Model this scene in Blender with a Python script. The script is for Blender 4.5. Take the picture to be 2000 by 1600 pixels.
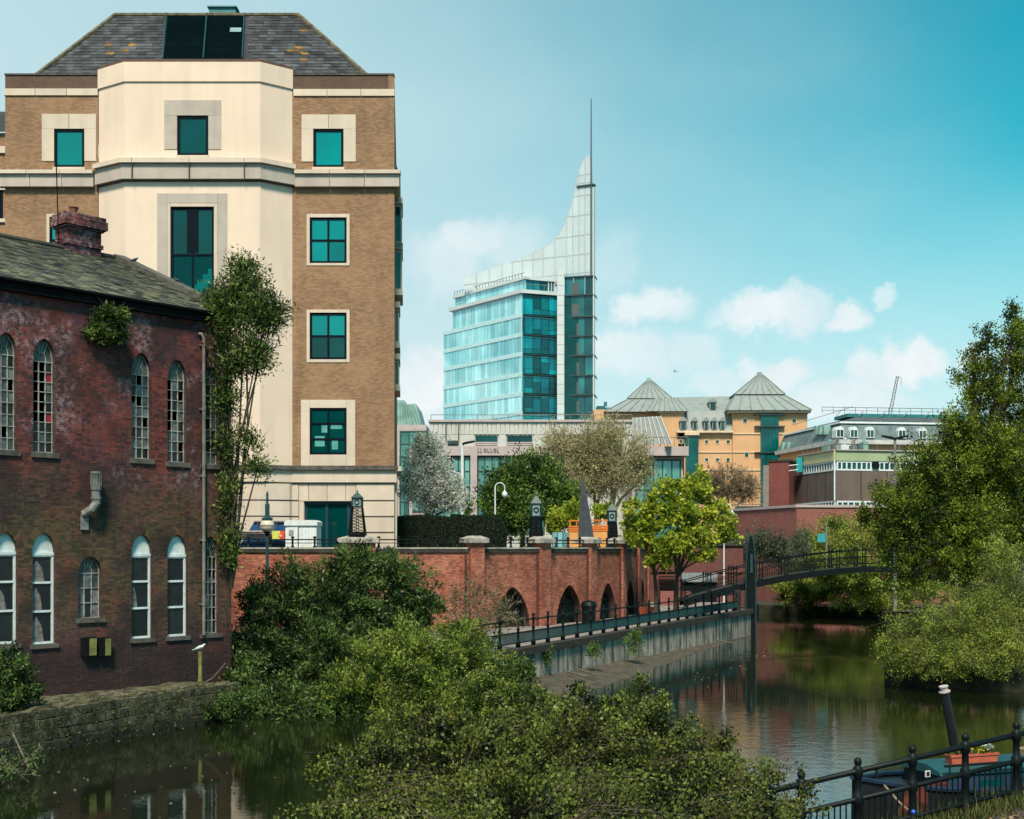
import bpy, math, random
import numpy as np
from mathutils import Vector, Matrix

R = math.radians
rnd = random.Random(11)
rng = np.random.default_rng(11)
sc = bpy.context.scene
col = sc.collection
for o in list(bpy.data.objects):
    bpy.data.objects.remove(o)

# ------------------------------------------------------------------ camera, sky, sun, exposure
FOC, EYE, HZ = 2400.0, 5.5, 1070.0          # focal length and horizon of the photograph in its own pixels, eye height in metres
cam = bpy.data.cameras.new('camera')
cam.sensor_width = 36.0
cam.lens = 36.0 * FOC / 2000.0
cam.shift_y = (HZ - 800.0) / 2000.0
cam.clip_start, cam.clip_end = 0.1, 6000.0
co = bpy.data.objects.new('camera', cam)
co.location = (0, 0, EYE)
co.rotation_euler = (R(90), 0, 0)
col.objects.link(co)
sc.camera = co
sc.view_settings.view_transform = 'Standard'
sc.view_settings.look = 'None'
sc.view_settings.exposure = 0.82
sc.view_settings.gamma = 1.0
sc.view_settings.use_curve_mapping = False
sc.cycles.max_bounces, sc.cycles.diffuse_bounces, sc.cycles.glossy_bounces, sc.cycles.transmission_bounces = 5, 2, 3, 2
sc.cycles.caustics_reflective = sc.cycles.caustics_refractive = False

TO_SUN = Vector((-0.04, -0.60, 0.80)).normalized()
sl = bpy.data.lights.new('sun', 'SUN')
sl.energy, sl.angle, sl.color = 3.5, R(12.0), (1.0, 0.84, 0.68)
so = bpy.data.objects.new('sun', sl)
so.rotation_euler = (-TO_SUN).to_track_quat('-Z', 'Y').to_euler()
so.location = (-40, -30, 80)
col.objects.link(so)

SKY_TINT = (0.06, 0.92, 0.74, 1)
CLOUD = (5.3, 5.5, 5.55, 1)
def dirpx(px, py):
    return Vector(((px - 1000) / FOC, 1.0, (HZ - py) / FOC)).normalized()

def make_world():
    w = bpy.data.worlds.new('World')
    sc.world = w
    w.use_nodes = True
    nt = w.node_tree
    nt.nodes.clear()
    N, L = nt.nodes.new, nt.links.new
    def math_(op, a, b=None, clamp=False):
        n = N('ShaderNodeMath'); n.operation = op; n.use_clamp = clamp
        for i, x in enumerate((a, b)):
            if x is None: continue
            if isinstance(x, (int, float)): n.inputs[i].default_value = x
            else: L(x, n.inputs[i])
        return n.outputs[0]
    def vec_(op, a, b):
        n = N('ShaderNodeVectorMath'); n.operation = op
        for i, x in enumerate((a, b)):
            if isinstance(x, (tuple, Vector)): n.inputs[i].default_value = x
            else: L(x, n.inputs[i])
        return n
    def ramp(x, lo, hi):
        n = N('ShaderNodeMapRange'); n.interpolation_type = 'SMOOTHSTEP'
        L(x, n.inputs[0]); n.inputs[1].default_value = lo; n.inputs[2].default_value = hi
        return n.outputs[0]
    tc = N('ShaderNodeTexCoord').outputs['Generated']
    sky = N('ShaderNodeTexSky')
    sky.sky_type = 'NISHITA'; sky.sun_disc = False
    sky.sun_elevation = math.asin(TO_SUN.z)
    sky.sun_rotation = math.atan2(TO_SUN.x, TO_SUN.y)
    sky.air_density, sky.dust_density, sky.ozone_density = 1.0, 0.6, 2.0
    tint = N('ShaderNodeMix'); tint.data_type = 'RGBA'; tint.blend_type = 'MULTIPLY'; tint.inputs[0].default_value = 1
    L(sky.outputs[0], tint.inputs[6]); tint.inputs[7].default_value = SKY_TINT
    # thin cloud veil: thicker towards one side of the sky and the horizon, clearer towards the other
    nz = N('ShaderNodeTexNoise'); nz.inputs['Scale'].default_value = 2.2; nz.inputs['Detail'].default_value = 5; nz.inputs['Roughness'].default_value = 0.5
    L(vec_('MULTIPLY', tc, (1, 1, 2.0)).outputs[0], nz.inputs['Vector'])
    d = vec_('DOT_PRODUCT', tc, Vector((-0.78, 0.12, -0.62)).normalized()).outputs['Value']
    veil = math_('ADD', math_('MULTIPLY', d, 1.25), math_('MULTIPLY', math_('SUBTRACT', nz.outputs[0], 0.5), 0.55))
    veil = math_('MULTIPLY', ramp(veil, -0.60, 0.20), 0.97)
    # haze whitening at the horizon
    sep = N('ShaderNodeSeparateXYZ'); L(tc, sep.inputs[0])
    hzw = math_('MULTIPLY', math_('SUBTRACT', 1.0, ramp(math_('ABSOLUTE', sep.outputs[2]), 0.03, 0.30)), 0.85)
    # cumulus: soft heaps in a belt above the horizon
    nd = N('ShaderNodeTexNoise'); nd.inputs['Scale'].default_value = 14; nd.inputs['Detail'].default_value = 9; nd.inputs['Roughness'].default_value = 0.64
    L(tc, nd.inputs['Vector'])
    off = vec_('MULTIPLY', vec_('SUBTRACT', nd.outputs['Color'], (0.5, 0.5, 0.5)).outputs[0], (0.075, 0.075, 0.075)).outputs[0]
    wd = vec_('ADD', tc, off).outputs[0]
    blobs = [(1290, 600, 62, 30, .8), (1245, 612, 40, 34, .8), (1490, 628, 95, 36, .85), (1560, 610, 45, 30, .6), (1645, 634, 50, 30, .95), (1735, 590, 26, 20, .6),
             (1800, 690, 42, 38, 1.), (1755, 715, 50, 40, 1.), (1695, 745, 62, 38, .85), (1500, 735, 72, 36, .95), (1225, 700, 75, 45, .7), (1335, 690, 60, 35, .6),
             (935, 468, 75, 45, .6), (870, 520, 85, 60, .5), (1010, 490, 60, 50, .35), (825, 745, 75, 62, .95), (1190, 520, 55, 60, .25), (1600, 800, 160, 40, .8), (1900, 692, 26, 20, .8),
             (1380, 745, 60, 30, .6), (2150, 640, 120, 60, .8), (2400, 720, 160, 50, .9), (-200, 600, 200, 80, .7), (-500, 700, 220, 70, .9)]
    acc = None
    for (px, py, rx, ry, s) in blobs:
        c = dirpx(px, py)
        ax, ay = FOC / rx * 0.86, FOC / ry * 0.86
        dv = vec_('SUBTRACT', wd, c).outputs[0]
        ln = N('ShaderNodeVectorMath'); ln.operation = 'LENGTH'
        L(vec_('MULTIPLY', dv, (ax, ax * .4, ay)).outputs[0], ln.inputs[0])
        m = math_('MULTIPLY', ramp(ln.outputs['Value'], 1.12, 0.45), s)
        acc = m if acc is None else math_('MAXIMUM', acc, m)
    nb = N('ShaderNodeTexNoise'); nb.inputs['Scale'].default_value = 7; nb.inputs['Detail'].default_value = 6
    L(vec_('MULTIPLY', tc, (1, 1, 2.4)).outputs[0], nb.inputs['Vector'])
    belt = math_('MULTIPLY', math_('SUBTRACT', 1.0, ramp(sep.outputs[2], 0.10, 0.26)), ramp(nb.outputs[0], 0.56, 0.74))
    acc = math_('MAXIMUM', acc, math_('MULTIPLY', belt, 0.55))
    vm = N('ShaderNodeMix'); vm.data_type = 'RGBA'
    L(veil, vm.inputs[0]); L(tint.outputs[2], vm.inputs[6]); vm.inputs[7].default_value = (3.1, 4.3, 4.6, 1)
    cm = N('ShaderNodeMix'); cm.data_type = 'RGBA'
    acc = math_('MULTIPLY', acc, math_('ADD', 0.55, math_('MULTIPLY', nb.outputs[0], 0.75)), True); hm = N('ShaderNodeMix'); hm.data_type = 'RGBA'; L(hzw, hm.inputs[0]); L(vm.outputs[2], hm.inputs[6]); hm.inputs[7].default_value = (4.2, 5.0, 5.2, 1)
    L(acc, cm.inputs[0]); L(hm.outputs[2], cm.inputs[6]); ccm = N('ShaderNodeMix'); ccm.data_type = 'RGBA'; L(ramp(nd.outputs[0], .35, .62), ccm.inputs[0]); ccm.inputs[6].default_value = (4.5, 5.0, 5.2, 1); ccm.inputs[7].default_value = CLOUD; L(ccm.outputs[2], cm.inputs[7])
    bg = N('ShaderNodeBackground'); bg.inputs['Strength'].default_value = 0.1
    L(cm.outputs[2], bg.inputs['Color'])
    out = N('ShaderNodeOutputWorld'); L(bg.outputs[0], out.inputs['Surface'])
make_world()

# ------------------------------------------------------------------ helpers
def P(px, py, d):
    return Vector(((px - 1000) * d / FOC, d, EYE - (py - HZ) * d / FOC))
def PZ(px, d, z):
    return Vector(((px - 1000) * d / FOC, d, z))

class Frame:
    """A plane: u runs along it, v up, w out of it."""
    def __init__(s, o, u, w, v=(0, 0, 1)):
        s.o, s.u, s.v, s.w = Vector(o), Vector(u).normalized(), Vector(v).normalized(), Vector(w).normalized()
    def at(s, u, v, w=0.0):
        return s.o + s.u * u + s.v * v + s.w * w
    def hit(s, px, py, w=0.0):
        e = Vector((0, 0, EYE)); d = Vector(((px - 1000) / FOC, 1, (HZ - py) / FOC))
        o = s.o + s.w * w
        t = (o - e).dot(s.w) / d.dot(s.w)
        q = e + d * t - o
        return q.dot(s.u), q.dot(s.v)
    def rect(s, x0, y0, x1, y1, w=0.0):
        a, b = s.hit(x0, y1, w); c, _ = s.hit(x1, y1, w); _, d = s.hit((x0 + x1) / 2, y0, w); _, b = s.hit((x0 + x1) / 2, y1, w)
        return a, c, b, d
    def off(s, w):
        return Frame(s.o + s.w * w, s.u, s.w, s.v)
def frame2(a, b):
    """Upright plane through two ground points, facing the side that lies to the right of b seen from a turned back (the viewer)."""
    a = Vector((a[0], a[1], 0)); b = Vector((b[0], b[1], 0))
    u = (b - a).normalized()
    w = Vector((u.y, -u.x, 0))
    return Frame(a, u, w)
def framepx(x0, d0, x1, d1):
    return frame2(PZ(x0, d0, 0), PZ(x1, d1, 0))
WF = Frame((0, 0, 0), (1, 0, 0), (0, -1, 0))

class MB:
    def __init__(s):
        s.v, s.f, s.uv, s.t = [], [], [], []
    def poly(s, pts, uv=None, t=0.0):
        n = len(s.v)
        s.v += [tuple(p) for p in pts]
        s.f.append(tuple(range(n, n + len(pts))))
        s.uv.append(uv if uv is not None else [(p[0], p[2]) for p in pts])
        s.t.append(t)
    def box(s, fr, u0, u1, v0, v1, w0, w1, t=0.0, skip=''):
        A = fr.at
        if 'f' not in skip: s.poly([A(u0, v0, w1), A(u1, v0, w1), A(u1, v1, w1), A(u0, v1, w1)], [(u0, v0), (u1, v0), (u1, v1), (u0, v1)], t)
        if 'b' not in skip: s.poly([A(u1, v0, w0), A(u0, v0, w0), A(u0, v1, w0), A(u1, v1, w0)], [(u1, v0), (u0, v0), (u0, v1), (u1, v1)], t)
        if 'l' not in skip: s.poly([A(u0, v0, w0), A(u0, v0, w1), A(u0, v1, w1), A(u0, v1, w0)], [(w0, v0), (w1, v0), (w1, v1), (w0, v1)], t)
        if 'r' not in skip: s.poly([A(u1, v0, w1), A(u1, v0, w0), A(u1, v1, w0), A(u1, v1, w1)], [(w1, v0), (w0, v0), (w0, v1), (w1, v1)], t)
        if 't' not in skip: s.poly([A(u0, v1, w1), A(u1, v1, w1), A(u1, v1, w0), A(u0, v1, w0)], [(u0, w1), (u1, w1), (u1, w0), (u0, w0)], t)
        if 'd' not in skip: s.poly([A(u0, v0, w0), A(u1, v0, w0), A(u1, v0, w1), A(u0, v0, w1)], [(u0, w0), (u1, w0), (u1, w1), (u0, w1)], t)
    def prism(s, fr, pl, w0, w1, t=0.0):
        a = sum(pl[i][0] * pl[(i + 1) % len(pl)][1] - pl[(i + 1) % len(pl)][0] * pl[i][1] for i in range(len(pl)))
        if a < 0: pl = pl[::-1]
        A = fr.at
        s.poly([A(u, v, w1) for u, v in pl], [(u, v) for u, v in pl], t)
        s.poly([A(u, v, w0) for u, v in pl[::-1]], [(u, v) for u, v in pl[::-1]], t)
        for i in range(len(pl)):
            p, q = pl[i], pl[(i + 1) % len(pl)]
            s.poly([A(p[0], p[1], w0), A(q[0], q[1], w0), A(q[0], q[1], w1), A(p[0], p[1], w1)], [(w0, p[1]), (w0, q[1]), (w1, q[1]), (w1, p[1])], t)
    def slab(s, pts, z0, z1, t=0.0):
        """A flat plate: plan outline pts (x, y), from z0 to z1."""
        a = sum(pts[i][0] * pts[(i + 1) % len(pts)][1] - pts[(i + 1) % len(pts)][0] * pts[i][1] for i in range(len(pts)))
        if a < 0: pts = pts[::-1]
        s.poly([(x, y, z1) for x, y in pts], [(x, y) for x, y in pts], t)
        for i in range(len(pts)):
            p, q = pts[i], pts[(i + 1) % len(pts)]
            l = math.hypot(q[0] - p[0], q[1] - p[1])
            s.poly([(p[0], p[1], z0), (q[0], q[1], z0), (q[0], q[1], z1), (p[0], p[1], z1)], [(0, z0), (l, z0), (l, z1), (0, z1)], t)
        s.poly([(x, y, z0) for x, y in pts[::-1]], [(x, y) for x, y in pts[::-1]], t)
    def tube(s, path, r, seg=6, cap=True, t=0.0):
        path = [Vector(p) for p in path]
        rs = r if isinstance(r, (list, tuple)) else [r] * len(path)
        rings = []
        ref = None
        for i, p in enumerate(path):
            d = (path[min(i + 1, len(path) - 1)] - path[max(i - 1, 0)])
            d = d.normalized() if d.length > 1e-9 else Vector((0, 0, 1))
            if ref is None:
                ref = Vector((0, 0, 1)) if abs(d.z) < .9 else Vector((1, 0, 0))
            a = (ref - d * ref.dot(d)).normalized()
            ref = a
            b = d.cross(a)
            n = len(s.v)
            for k in range(seg):
                th = 2 * math.pi * k / seg
                s.v.append(tuple(p + (a * math.cos(th) + b * math.sin(th)) * rs[i]))
            rings.append(n)
        for i in range(len(rings) - 1):
            for k in range(seg):
                k2 = (k + 1) % seg
                s.f.append((rings[i] + k, rings[i] + k2, rings[i + 1] + k2, rings[i + 1] + k)); s.uv.append([(0, 0)] * 4); s.t.append(t)
        if cap:
            s.f.append(tuple(rings[0] + k for k in range(seg))[::-1]); s.uv.append([(0, 0)] * seg); s.t.append(t)
            s.f.append(tuple(rings[-1] + k for k in range(seg))); s.uv.append([(0, 0)] * seg); s.t.append(t)
    def lathe(s, prof, c, seg=12, t=0.0):
        c = Vector(c)
        s.tube([c + Vector((0, 0, z)) for _, z in prof], [max(r, 1e-4) for r, _ in prof], seg, True, t)
    def frustum(s, c0, h0, c1, h1, t=0.0):
        """Four-sided taper from a square of half-width h0 at c0 to h1 at c1."""
        c0, c1 = Vector(c0), Vector(c1)
        q = [(-1, -1), (1, -1), (1, 1), (-1, 1)]
        a = [c0 + Vector((x * h0, y * h0, 0)) for x, y in q]; b = [c1 + Vector((x * h1, y * h1, 0)) for x, y in q]
        for i in range(4):
            s.poly([a[i], a[(i + 1) % 4], b[(i + 1) % 4], b[i]], None, t)
        s.poly(b, None, t); s.poly(a[::-1], None, t)
    def sphere(s, c, r, seg=12, sq=(1, 1, 1), t=0.0):
        c = Vector(c); n0 = len(s.v); rows = seg // 2 + 1
        for i in range(rows):
            th = math.pi * i / (rows - 1)
            for k in range(seg):
                ph = 2 * math.pi * k / seg
                s.v.append((c.x + r * sq[0] * math.sin(th) * math.cos(ph), c.y + r * sq[1] * math.sin(th) * math.sin(ph), c.z + r * sq[2] * math.cos(th)))
        for i in range(rows - 1):
            for k in range(seg):
                k2 = (k + 1) % seg
                s.f.append((n0 + i * seg + k, n0 + (i + 1) * seg + k, n0 + (i + 1) * seg + k2, n0 + i * seg + k2)); s.uv.append([(0, 0)] * 4); s.t.append(t)
    def mesh(s, name, mat, smooth=False):
        me = bpy.data.meshes.new(name)
        me.from_pydata(s.v, [], s.f)
        uvl = me.uv_layers.new(name='UVMap')
        uvl.data.foreach_set('uv', np.array([c for f in s.uv for c in f], dtype=np.float32).ravel())
        at = me.attributes.new('tint', 'FLOAT', 'FACE')
        at.data.foreach_set('value', np.array(s.t, dtype=np.float32))
        if smooth: me.polygons.foreach_set('use_smooth', [True] * len(me.polygons))
        me.materials.append(mat)
        return me
    def build(s, name, mat, parent=None, smooth=False, kind=None, label=None):
        return link(name, s.mesh(name, mat, smooth), parent, kind, label)

def link(name, me, parent=None, kind=None, label=None):
    o = bpy.data.objects.new(name, me)
    col.objects.link(o)
    if parent is not None:
        o.parent = parent
        if parent.parent is None:
            o.matrix_parent_inverse = Matrix.Translation(-parent.location)
    if kind: o['kind'] = kind
    if label: o['label'] = label
    return o
def thing(name, label, cat, loc=(0, 0, 0), group=None):
    o = bpy.data.objects.new(name, None)
    o.empty_display_size = .3
    o.location = loc
    col.objects.link(o)
    o['label'], o['category'] = label, cat
    if group: o['group'] = group
    return o
def struct(mb, name, mat, smooth=False):
    return mb.build(name, mat, None, smooth, 'structure')
KIDS = {}
def copy_tree(o, loc, rz=0.0, scale=1.0, label=None):
    kids = {}
    for c in bpy.data.objects:
        if c.parent: kids.setdefault(c.parent.name, []).append(c)
    def rec(src, parent):
        n = src.copy(); col.objects.link(n); n.parent = parent
        for ch in kids.get(src.name, []): rec(ch, n)
        return n
    n = rec(o, None)
    n.location = loc; n.rotation_euler = (0, 0, rz); n.scale = (scale,) * 3
    if label: n['label'] = label
    return n

# ------------------------------------------------------------------ materials
def nodes(name):
    m = bpy.data.materials.new(name); m.use_nodes = True
    nt = m.node_tree
    b = nt.nodes['Principled BSDF']
    return m, nt, b
def c4(c): return (c[0], c[1], c[2], 1)
def mul(c, k): return (c[0] * k, c[1] * k, c[2] * k)
def mix(nt, fac, a, b, blend='MIX'):
    n = nt.nodes.new('ShaderNodeMix'); n.data_type = 'RGBA'; n.blend_type = blend; n.clamp_factor = True
    for i, x in ((0, fac), (6, a), (7, b)):
        if isinstance(x, (int, float)): n.inputs[i].default_value = x
        elif isinstance(x, tuple): n.inputs[i].default_value = c4(x)
        else: nt.links.new(x, n.inputs[i])
    return n.outputs[2]
def noise(nt, scale, detail=4, rough=.55, stretch=None, vec=None):
    n = nt.nodes.new('ShaderNodeTexNoise')
    n.inputs['Scale'].default_value = scale; n.inputs['Detail'].default_value = detail; n.inputs['Roughness'].default_value = rough
    if vec is None: vec = nt.nodes.new('ShaderNodeNewGeometry').outputs['Position']
    if stretch:
        v = nt.nodes.new('ShaderNodeVectorMath'); v.operation = 'MULTIPLY'; v.inputs[1].default_value = stretch
        nt.links.new(vec, v.inputs[0]); vec = v.outputs[0]
    nt.links.new(vec, n.inputs['Vector'])
    return n.outputs[0]
def rng_(nt, x, lo, hi, a=0., b=1.):
    n = nt.nodes.new('ShaderNodeMapRange'); n.interpolation_type = 'SMOOTHSTEP'
    nt.links.new(x, n.inputs[0])
    for i, q in enumerate((lo, hi, a, b)): n.inputs[i + 1].default_value = q
    return n.outputs[0]
def mth(nt, op, a, b=None):
    n = nt.nodes.new('ShaderNodeMath'); n.operation = op
    for i, x in enumerate((a, b)):
        if x is None: continue
        if isinstance(x, (int, float)): n.inputs[i].default_value = x
        else: nt.links.new(x, n.inputs[i])
    return n.outputs[0]
def bump(nt, b, h, strength=.4, dist=.02):
    n = nt.nodes.new('ShaderNodeBump'); n.inputs['Strength'].default_value = strength; n.inputs['Distance'].default_value = dist
    nt.links.new(h, n.inputs['Height']); nt.links.new(n.outputs[0], b.inputs['Normal'])
def tint_out(nt):
    a = nt.nodes.new('ShaderNodeAttribute'); a.attribute_name = 'tint'
    oi = nt.nodes.new('ShaderNodeObjectInfo')
    return a.outputs['Fac'], oi.outputs['Random']
def M(name, c, rough=.7, var=.25, scale=2.0, c2=None, streak=0.0, bmp=0.0, bscale=30, metal=0.0, spec=.5, tintk=0.0, rndk=0.0):
    m, nt, b = nodes(name)
    x = mix(nt, rng_(nt, noise(nt, scale), .3, .7), mul(c, 1 - var), c2 if c2 else mul(c, 1 + var))
    if streak:
        s = rng_(nt, noise(nt, 1.6, 4, .6, (1, 1, .09)), .45, .72, 0, streak)
        x = mix(nt, s, x, mul(c, .25))
    ta, oi = tint_out(nt)
    if tintk or rndk:
        k = mth(nt, 'ADD', mth(nt, 'MULTIPLY', mth(nt, 'SUBTRACT', ta, .5), tintk * 2), mth(nt, 'MULTIPLY', mth(nt, 'SUBTRACT', oi, .5), rndk * 2))
        k = mth(nt, 'ADD', k, 1.0)
        cc = nt.nodes.new('ShaderNodeCombineColor')
        for i in range(3): nt.links.new(k, cc.inputs[i])
        x = mix(nt, 1.0, x, cc.outputs[0], 'MULTIPLY')
    nt.links.new(x, b.inputs['Base Color'])
    b.inputs['Roughness'].default_value = rough
    b.inputs['Metallic'].default_value = metal
    b.inputs['Specular IOR Level'].default_value = spec
    if bmp: bump(nt, b, noise(nt, bscale, 5, .6), bmp, .02)
    return m
def glass(name, c, rough=.06, var=.3, rndk=.5, metal=.35, spec=.8, c2=None, scale=.4):
    m = M(name, c, rough, var, scale, c2, 0, 0, 30, metal, spec, 0, rndk)
    nt = m.node_tree; bump(nt, nt.nodes['Principled BSDF'], noise(nt, .7, 2), .03, .05)
    return m
def brick_tex(name, c1, c2, mortar, bw=.225, rh=.075, var=.5, streak=.3):
    m, nt, b = nodes(name)
    uv = nt.nodes.new('ShaderNodeUVMap').outputs[0]
    t = nt.nodes.new('ShaderNodeTexBrick')
    nt.links.new(uv, t.inputs['Vector'])
    for k, v in (('Scale', 1.0), ('Mortar Size', .006), ('Mortar Smooth', .3), ('Bias', -.1), ('Brick Width', bw), ('Row Height', rh)): t.inputs[k].default_value = v
    t.inputs['Color1'].default_value = c4(c1); t.inputs['Color2'].default_value = c4(c2); t.inputs['Mortar'].default_value = c4(mortar)
    x = mix(nt, rng_(nt, noise(nt, 9, 3, .6, (1, 1, 3)), .5, .8, 0, var), t.outputs[0], mul(c1, .45))
    x = mix(nt, rng_(nt, noise(nt, .7, 4), .35, .75, 0, .4), x, mul(c2, 1.15))
    x = mix(nt, rng_(nt, noise(nt, 1.3, 4, .6, (1, 1, .1)), .5, .75, 0, streak), x, mul(c1, .4))
    nt.links.new(x, b.inputs['Base Color']); b.inputs['Roughness'].default_value = .85
    bump(nt, b, mth(nt, 'SUBTRACT', noise(nt, 40, 3), t.outputs['Fac']), .5, .01)
    return m
def leafmat(name, dark, light, trans=.35, rough=.45, warm=None):
    dark = (dark[0] * .9, dark[1], dark[2] * .9)
    m, nt, b = nodes(name)
    ta, _ = tint_out(nt)
    x = mix(nt, rng_(nt, ta, 0, 1), dark, light)
    if warm: x = mix(nt, rng_(nt, noise(nt, 1.1, 2), .55, .75, 0, .6), x, warm)
    nt.links.new(x, b.inputs['Base Color']); b.inputs['Roughness'].default_value = rough; b.inputs['Specular IOR Level'].default_value = .2
    tr = nt.nodes.new('ShaderNodeBsdfTranslucent'); nt.links.new(x, tr.inputs[0])
    ms = nt.nodes.new('ShaderNodeMixShader'); ms.inputs[0].default_value = trans
    nt.links.new(b.outputs[0], ms.inputs[1]); nt.links.new(tr.outputs[0], ms.inputs[2])
    nt.links.new(ms.outputs[0], nt.nodes['Material Output'].inputs['Surface'])
    return m
def old_brick():
    """Sooty red brick: purple upper wall, mossy band lower down, black foot, pale salt bloom."""
    m, nt, b = nodes('old_brick')
    ta, oi = tint_out(nt)
    r = mth(nt, 'FRACT', mth(nt, 'ADD', ta, oi))
    x = mix(nt, rng_(nt, r, .0, .6), (.040, .014, .017), (.160, .033, .026))
    x = mix(nt, rng_(nt, r, .8, 1.0), x, (.165, .048, .030))
    x = mix(nt, rng_(nt, noise(nt, .55, 4), .48, .66, 0, .75), x, (.080, .024, .042))
    x = mix(nt, rng_(nt, noise(nt, .9, 3, .5, (1, 1, .6)), .53, .68, 0, .65), x, (.23, .042, .024))
    pos = nt.nodes.new('ShaderNodeSeparateXYZ'); nt.links.new(nt.nodes.new('ShaderNodeNewGeometry').outputs['Position'], pos.inputs[0])
    z = pos.outputs[2]
    band = mth(nt, 'MULTIPLY', rng_(nt, z, 1.8, 3.6), rng_(nt, mth(nt, 'ADD', z, mth(nt, 'MULTIPLY', noise(nt, .8, 4), 2.4)), 10.0, 7.4))
    x = mix(nt, mth(nt, 'MULTIPLY', band, rng_(nt, noise(nt, 1.7, 5, .65), .32, .60, .40, .95)), x, mix(nt, rng_(nt, r, .1, .9), (.034, .030, .013), (.085, .064, .028)))
    foot = mth(nt, 'MULTIPLY', rng_(nt, mth(nt, 'ADD', z, noise(nt, 1.2, 4)), 3.6, 2.4), .85)
    x = mix(nt, foot, x, (.009, .007, .008))
    x = mix(nt, rng_(nt, noise(nt, .42, 5, .65), .46, .60, 0, .72), x, (.013, .008, .010))
    x = mix(nt, rng_(nt, noise(nt, 1.9, 5, .7, (1, 1, .16)), .53, .68, 0, .6), x, (.010, .008, .008))
    sp = mth(nt, 'MULTIPLY', rng_(nt, noise(nt, .5, 5, .7), .48, .62), rng_(nt, noise(nt, 6, 4, .6), .40, .65))
    up = rng_(nt, z, 6.5, 8.5)
    x = mix(nt, mth(nt, 'MULTIPLY', mth(nt, 'MULTIPLY', sp, up), .7), x, (.34, .24, .27))
    nt.links.new(x, b.inputs['Base Color']); b.inputs['Roughness'].default_value = .85
    bump(nt, b, noise(nt, 45, 4, .7), .5, .01)
    return m
# ------------------------------------------------------------------ material library
m_oldbrick = old_brick()
m_mortar = M('old_mortar', (.105, .068, .060), .95, .75, .9, streak=.8)
m_soffit = M('dark_reveal', (.055, .026, .022), .9, .4, 4)  # dark brown lining of window and arch reveals
m_dark = M('unlit_inside', (.006, .007, .008), .9, .2)  # near black puts the gloom inside openings into the colour
m_stone_dark = M('dark_stone', (.085, .080, .070), .9, .35, 4, streak=.4, bmp=.4)
m_slate_moss = M('mossy_slate', (.095, .115, .112), .75, .4, 1.9, (.185, .175, .105), bmp=.5, tintk=.55, rndk=.4)
m_slate = M('grey_slate', (.036, .042, .052), .7, .35, .8, (.056, .060, .066), streak=.5, bmp=.4, tintk=.5, rndk=.4)
m_lichen = M('lichen_slate', (.16, .085, .02), .85, .4, 4, tintk=.4)
m_fascia = M('black_gutter', (.006, .007, .008), .8, .3, spec=.1)
m_pipe = M('grey_drainpipe', (.16, .15, .13), .6, .35, 3, streak=.3)
m_upvc = M('white_plastic', (.60, .68, .68), .45, .12, 5, streak=.25)
m_oldframe = M('weathered_white_metal', (.30, .30, .28), .6, .35, 6)
m_pane_pale = M('pale_pane', (.075, .09, .085), .3, .5, 3, spec=.45, rndk=.7, streak=.3)
m_pane_dark = M('dark_pane', (.010, .015, .016), .12, .3, 3, spec=.25, rndk=.5)
m_pane_red = M('red_board', (.28, .012, .018), .5, .15)
m_pale_shard = M('pale_shard', (.16, .15, .15), .9, .4, 6)
m_moss_wall = M('mossy_stone', (.045, .046, .018), .95, .55, 2.5, (.12, .115, .06), streak=.5, bmp=.9, bscale=9)
nt = m_moss_wall.node_tree; pb_ = nt.nodes['Principled BSDF']; x_ = pb_.inputs['Base Color'].links[0].from_socket
sp_ = nt.nodes.new('ShaderNodeSeparateXYZ'); nt.links.new(nt.nodes.new('ShaderNodeNewGeometry').outputs['Position'], sp_.inputs[0])
x_ = mix(nt, rng_(nt, noise(nt, 5, 4, .7), .55, .66, 0, .8), x_, (.15, .14, .12))
nt.links.new(mix(nt, rng_(nt, mth(nt, 'ADD', sp_.outputs[2], mth(nt, 'MULTIPLY', noise(nt, 1.5, 3), .5)), .75, .40, 0, .9), x_, (.010, .010, .006)), pb_.inputs['Base Color'])
m_rust_green = M('mossy_metal', (.16, .17, .045), .8, .3, 5, streak=.3)
m_grey_metal = M('dull_grey_metal', (.17, .18, .17), .6, .35, 5, streak=.4)
m_cream = M('cream_render', (.70, .565, .455), .85, .04, .5, streak=.10, bmp=.08, bscale=60)
m_stone = M('pale_stone', (.56, .475, .385), .8, .05, 1.5, streak=.14, rndk=.06, bmp=.1)
m_stone_grey = M('grey_stone', (.42, .37, .325), .8, .06, 1.5, streak=.15, rndk=.06, bmp=.1)
m_buff = brick_tex('buff_brick', (.20, .108, .055), (.33, .198, .112), (.19, .125, .08), var=.85)
m_dkbrick = brick_tex('dark_parapet_brick', (.085, .050, .036), (.12, .07, .045), (.07, .05, .04), var=.5)
m_teal_glass = glass('teal_glass', (.0, .20, .20), .08, .12, .25, .15, .5)  # teal of the reflected sky is part of the base colour
m_dteal_glass = glass('dark_teal_glass', (.0, .055, .055), .08, .2, .3, .15, .5)
m_navy_frame = M('navy_frame', (.002, .007, .013), .7, .2, spec=.08)
m_louvre = M('dark_teal_louvre', (.008, .040, .048), .6, .2, rndk=.25)
m_teal_metal = M('teal_metal', (.02, .16, .17), .5, .2)
m_stair = M('pale_teal_stair', (.08, .50, .45), .7, .05)
m_backroom = M('teal_room', (.0, .035, .045), .8, .1)
m_red_brick = M('red_brick', (.315, .092, .055), .85, .18, 1.1, (.37, .14, .09), streak=.28, bmp=.4, bscale=40, tintk=.38)
m_red_mortar = M('red_wall_mortar', (.16, .062, .045), .95, .3, 3)
m_redflat = brick_tex('distant_red_brick', (.21, .065, .055), (.27, .10, .08), (.22, .11, .095), var=.3, streak=.25)
m_coping = M('coping_stone', (.30, .285, .25), .85, .3, 3, streak=.35, bmp=.3)
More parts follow.
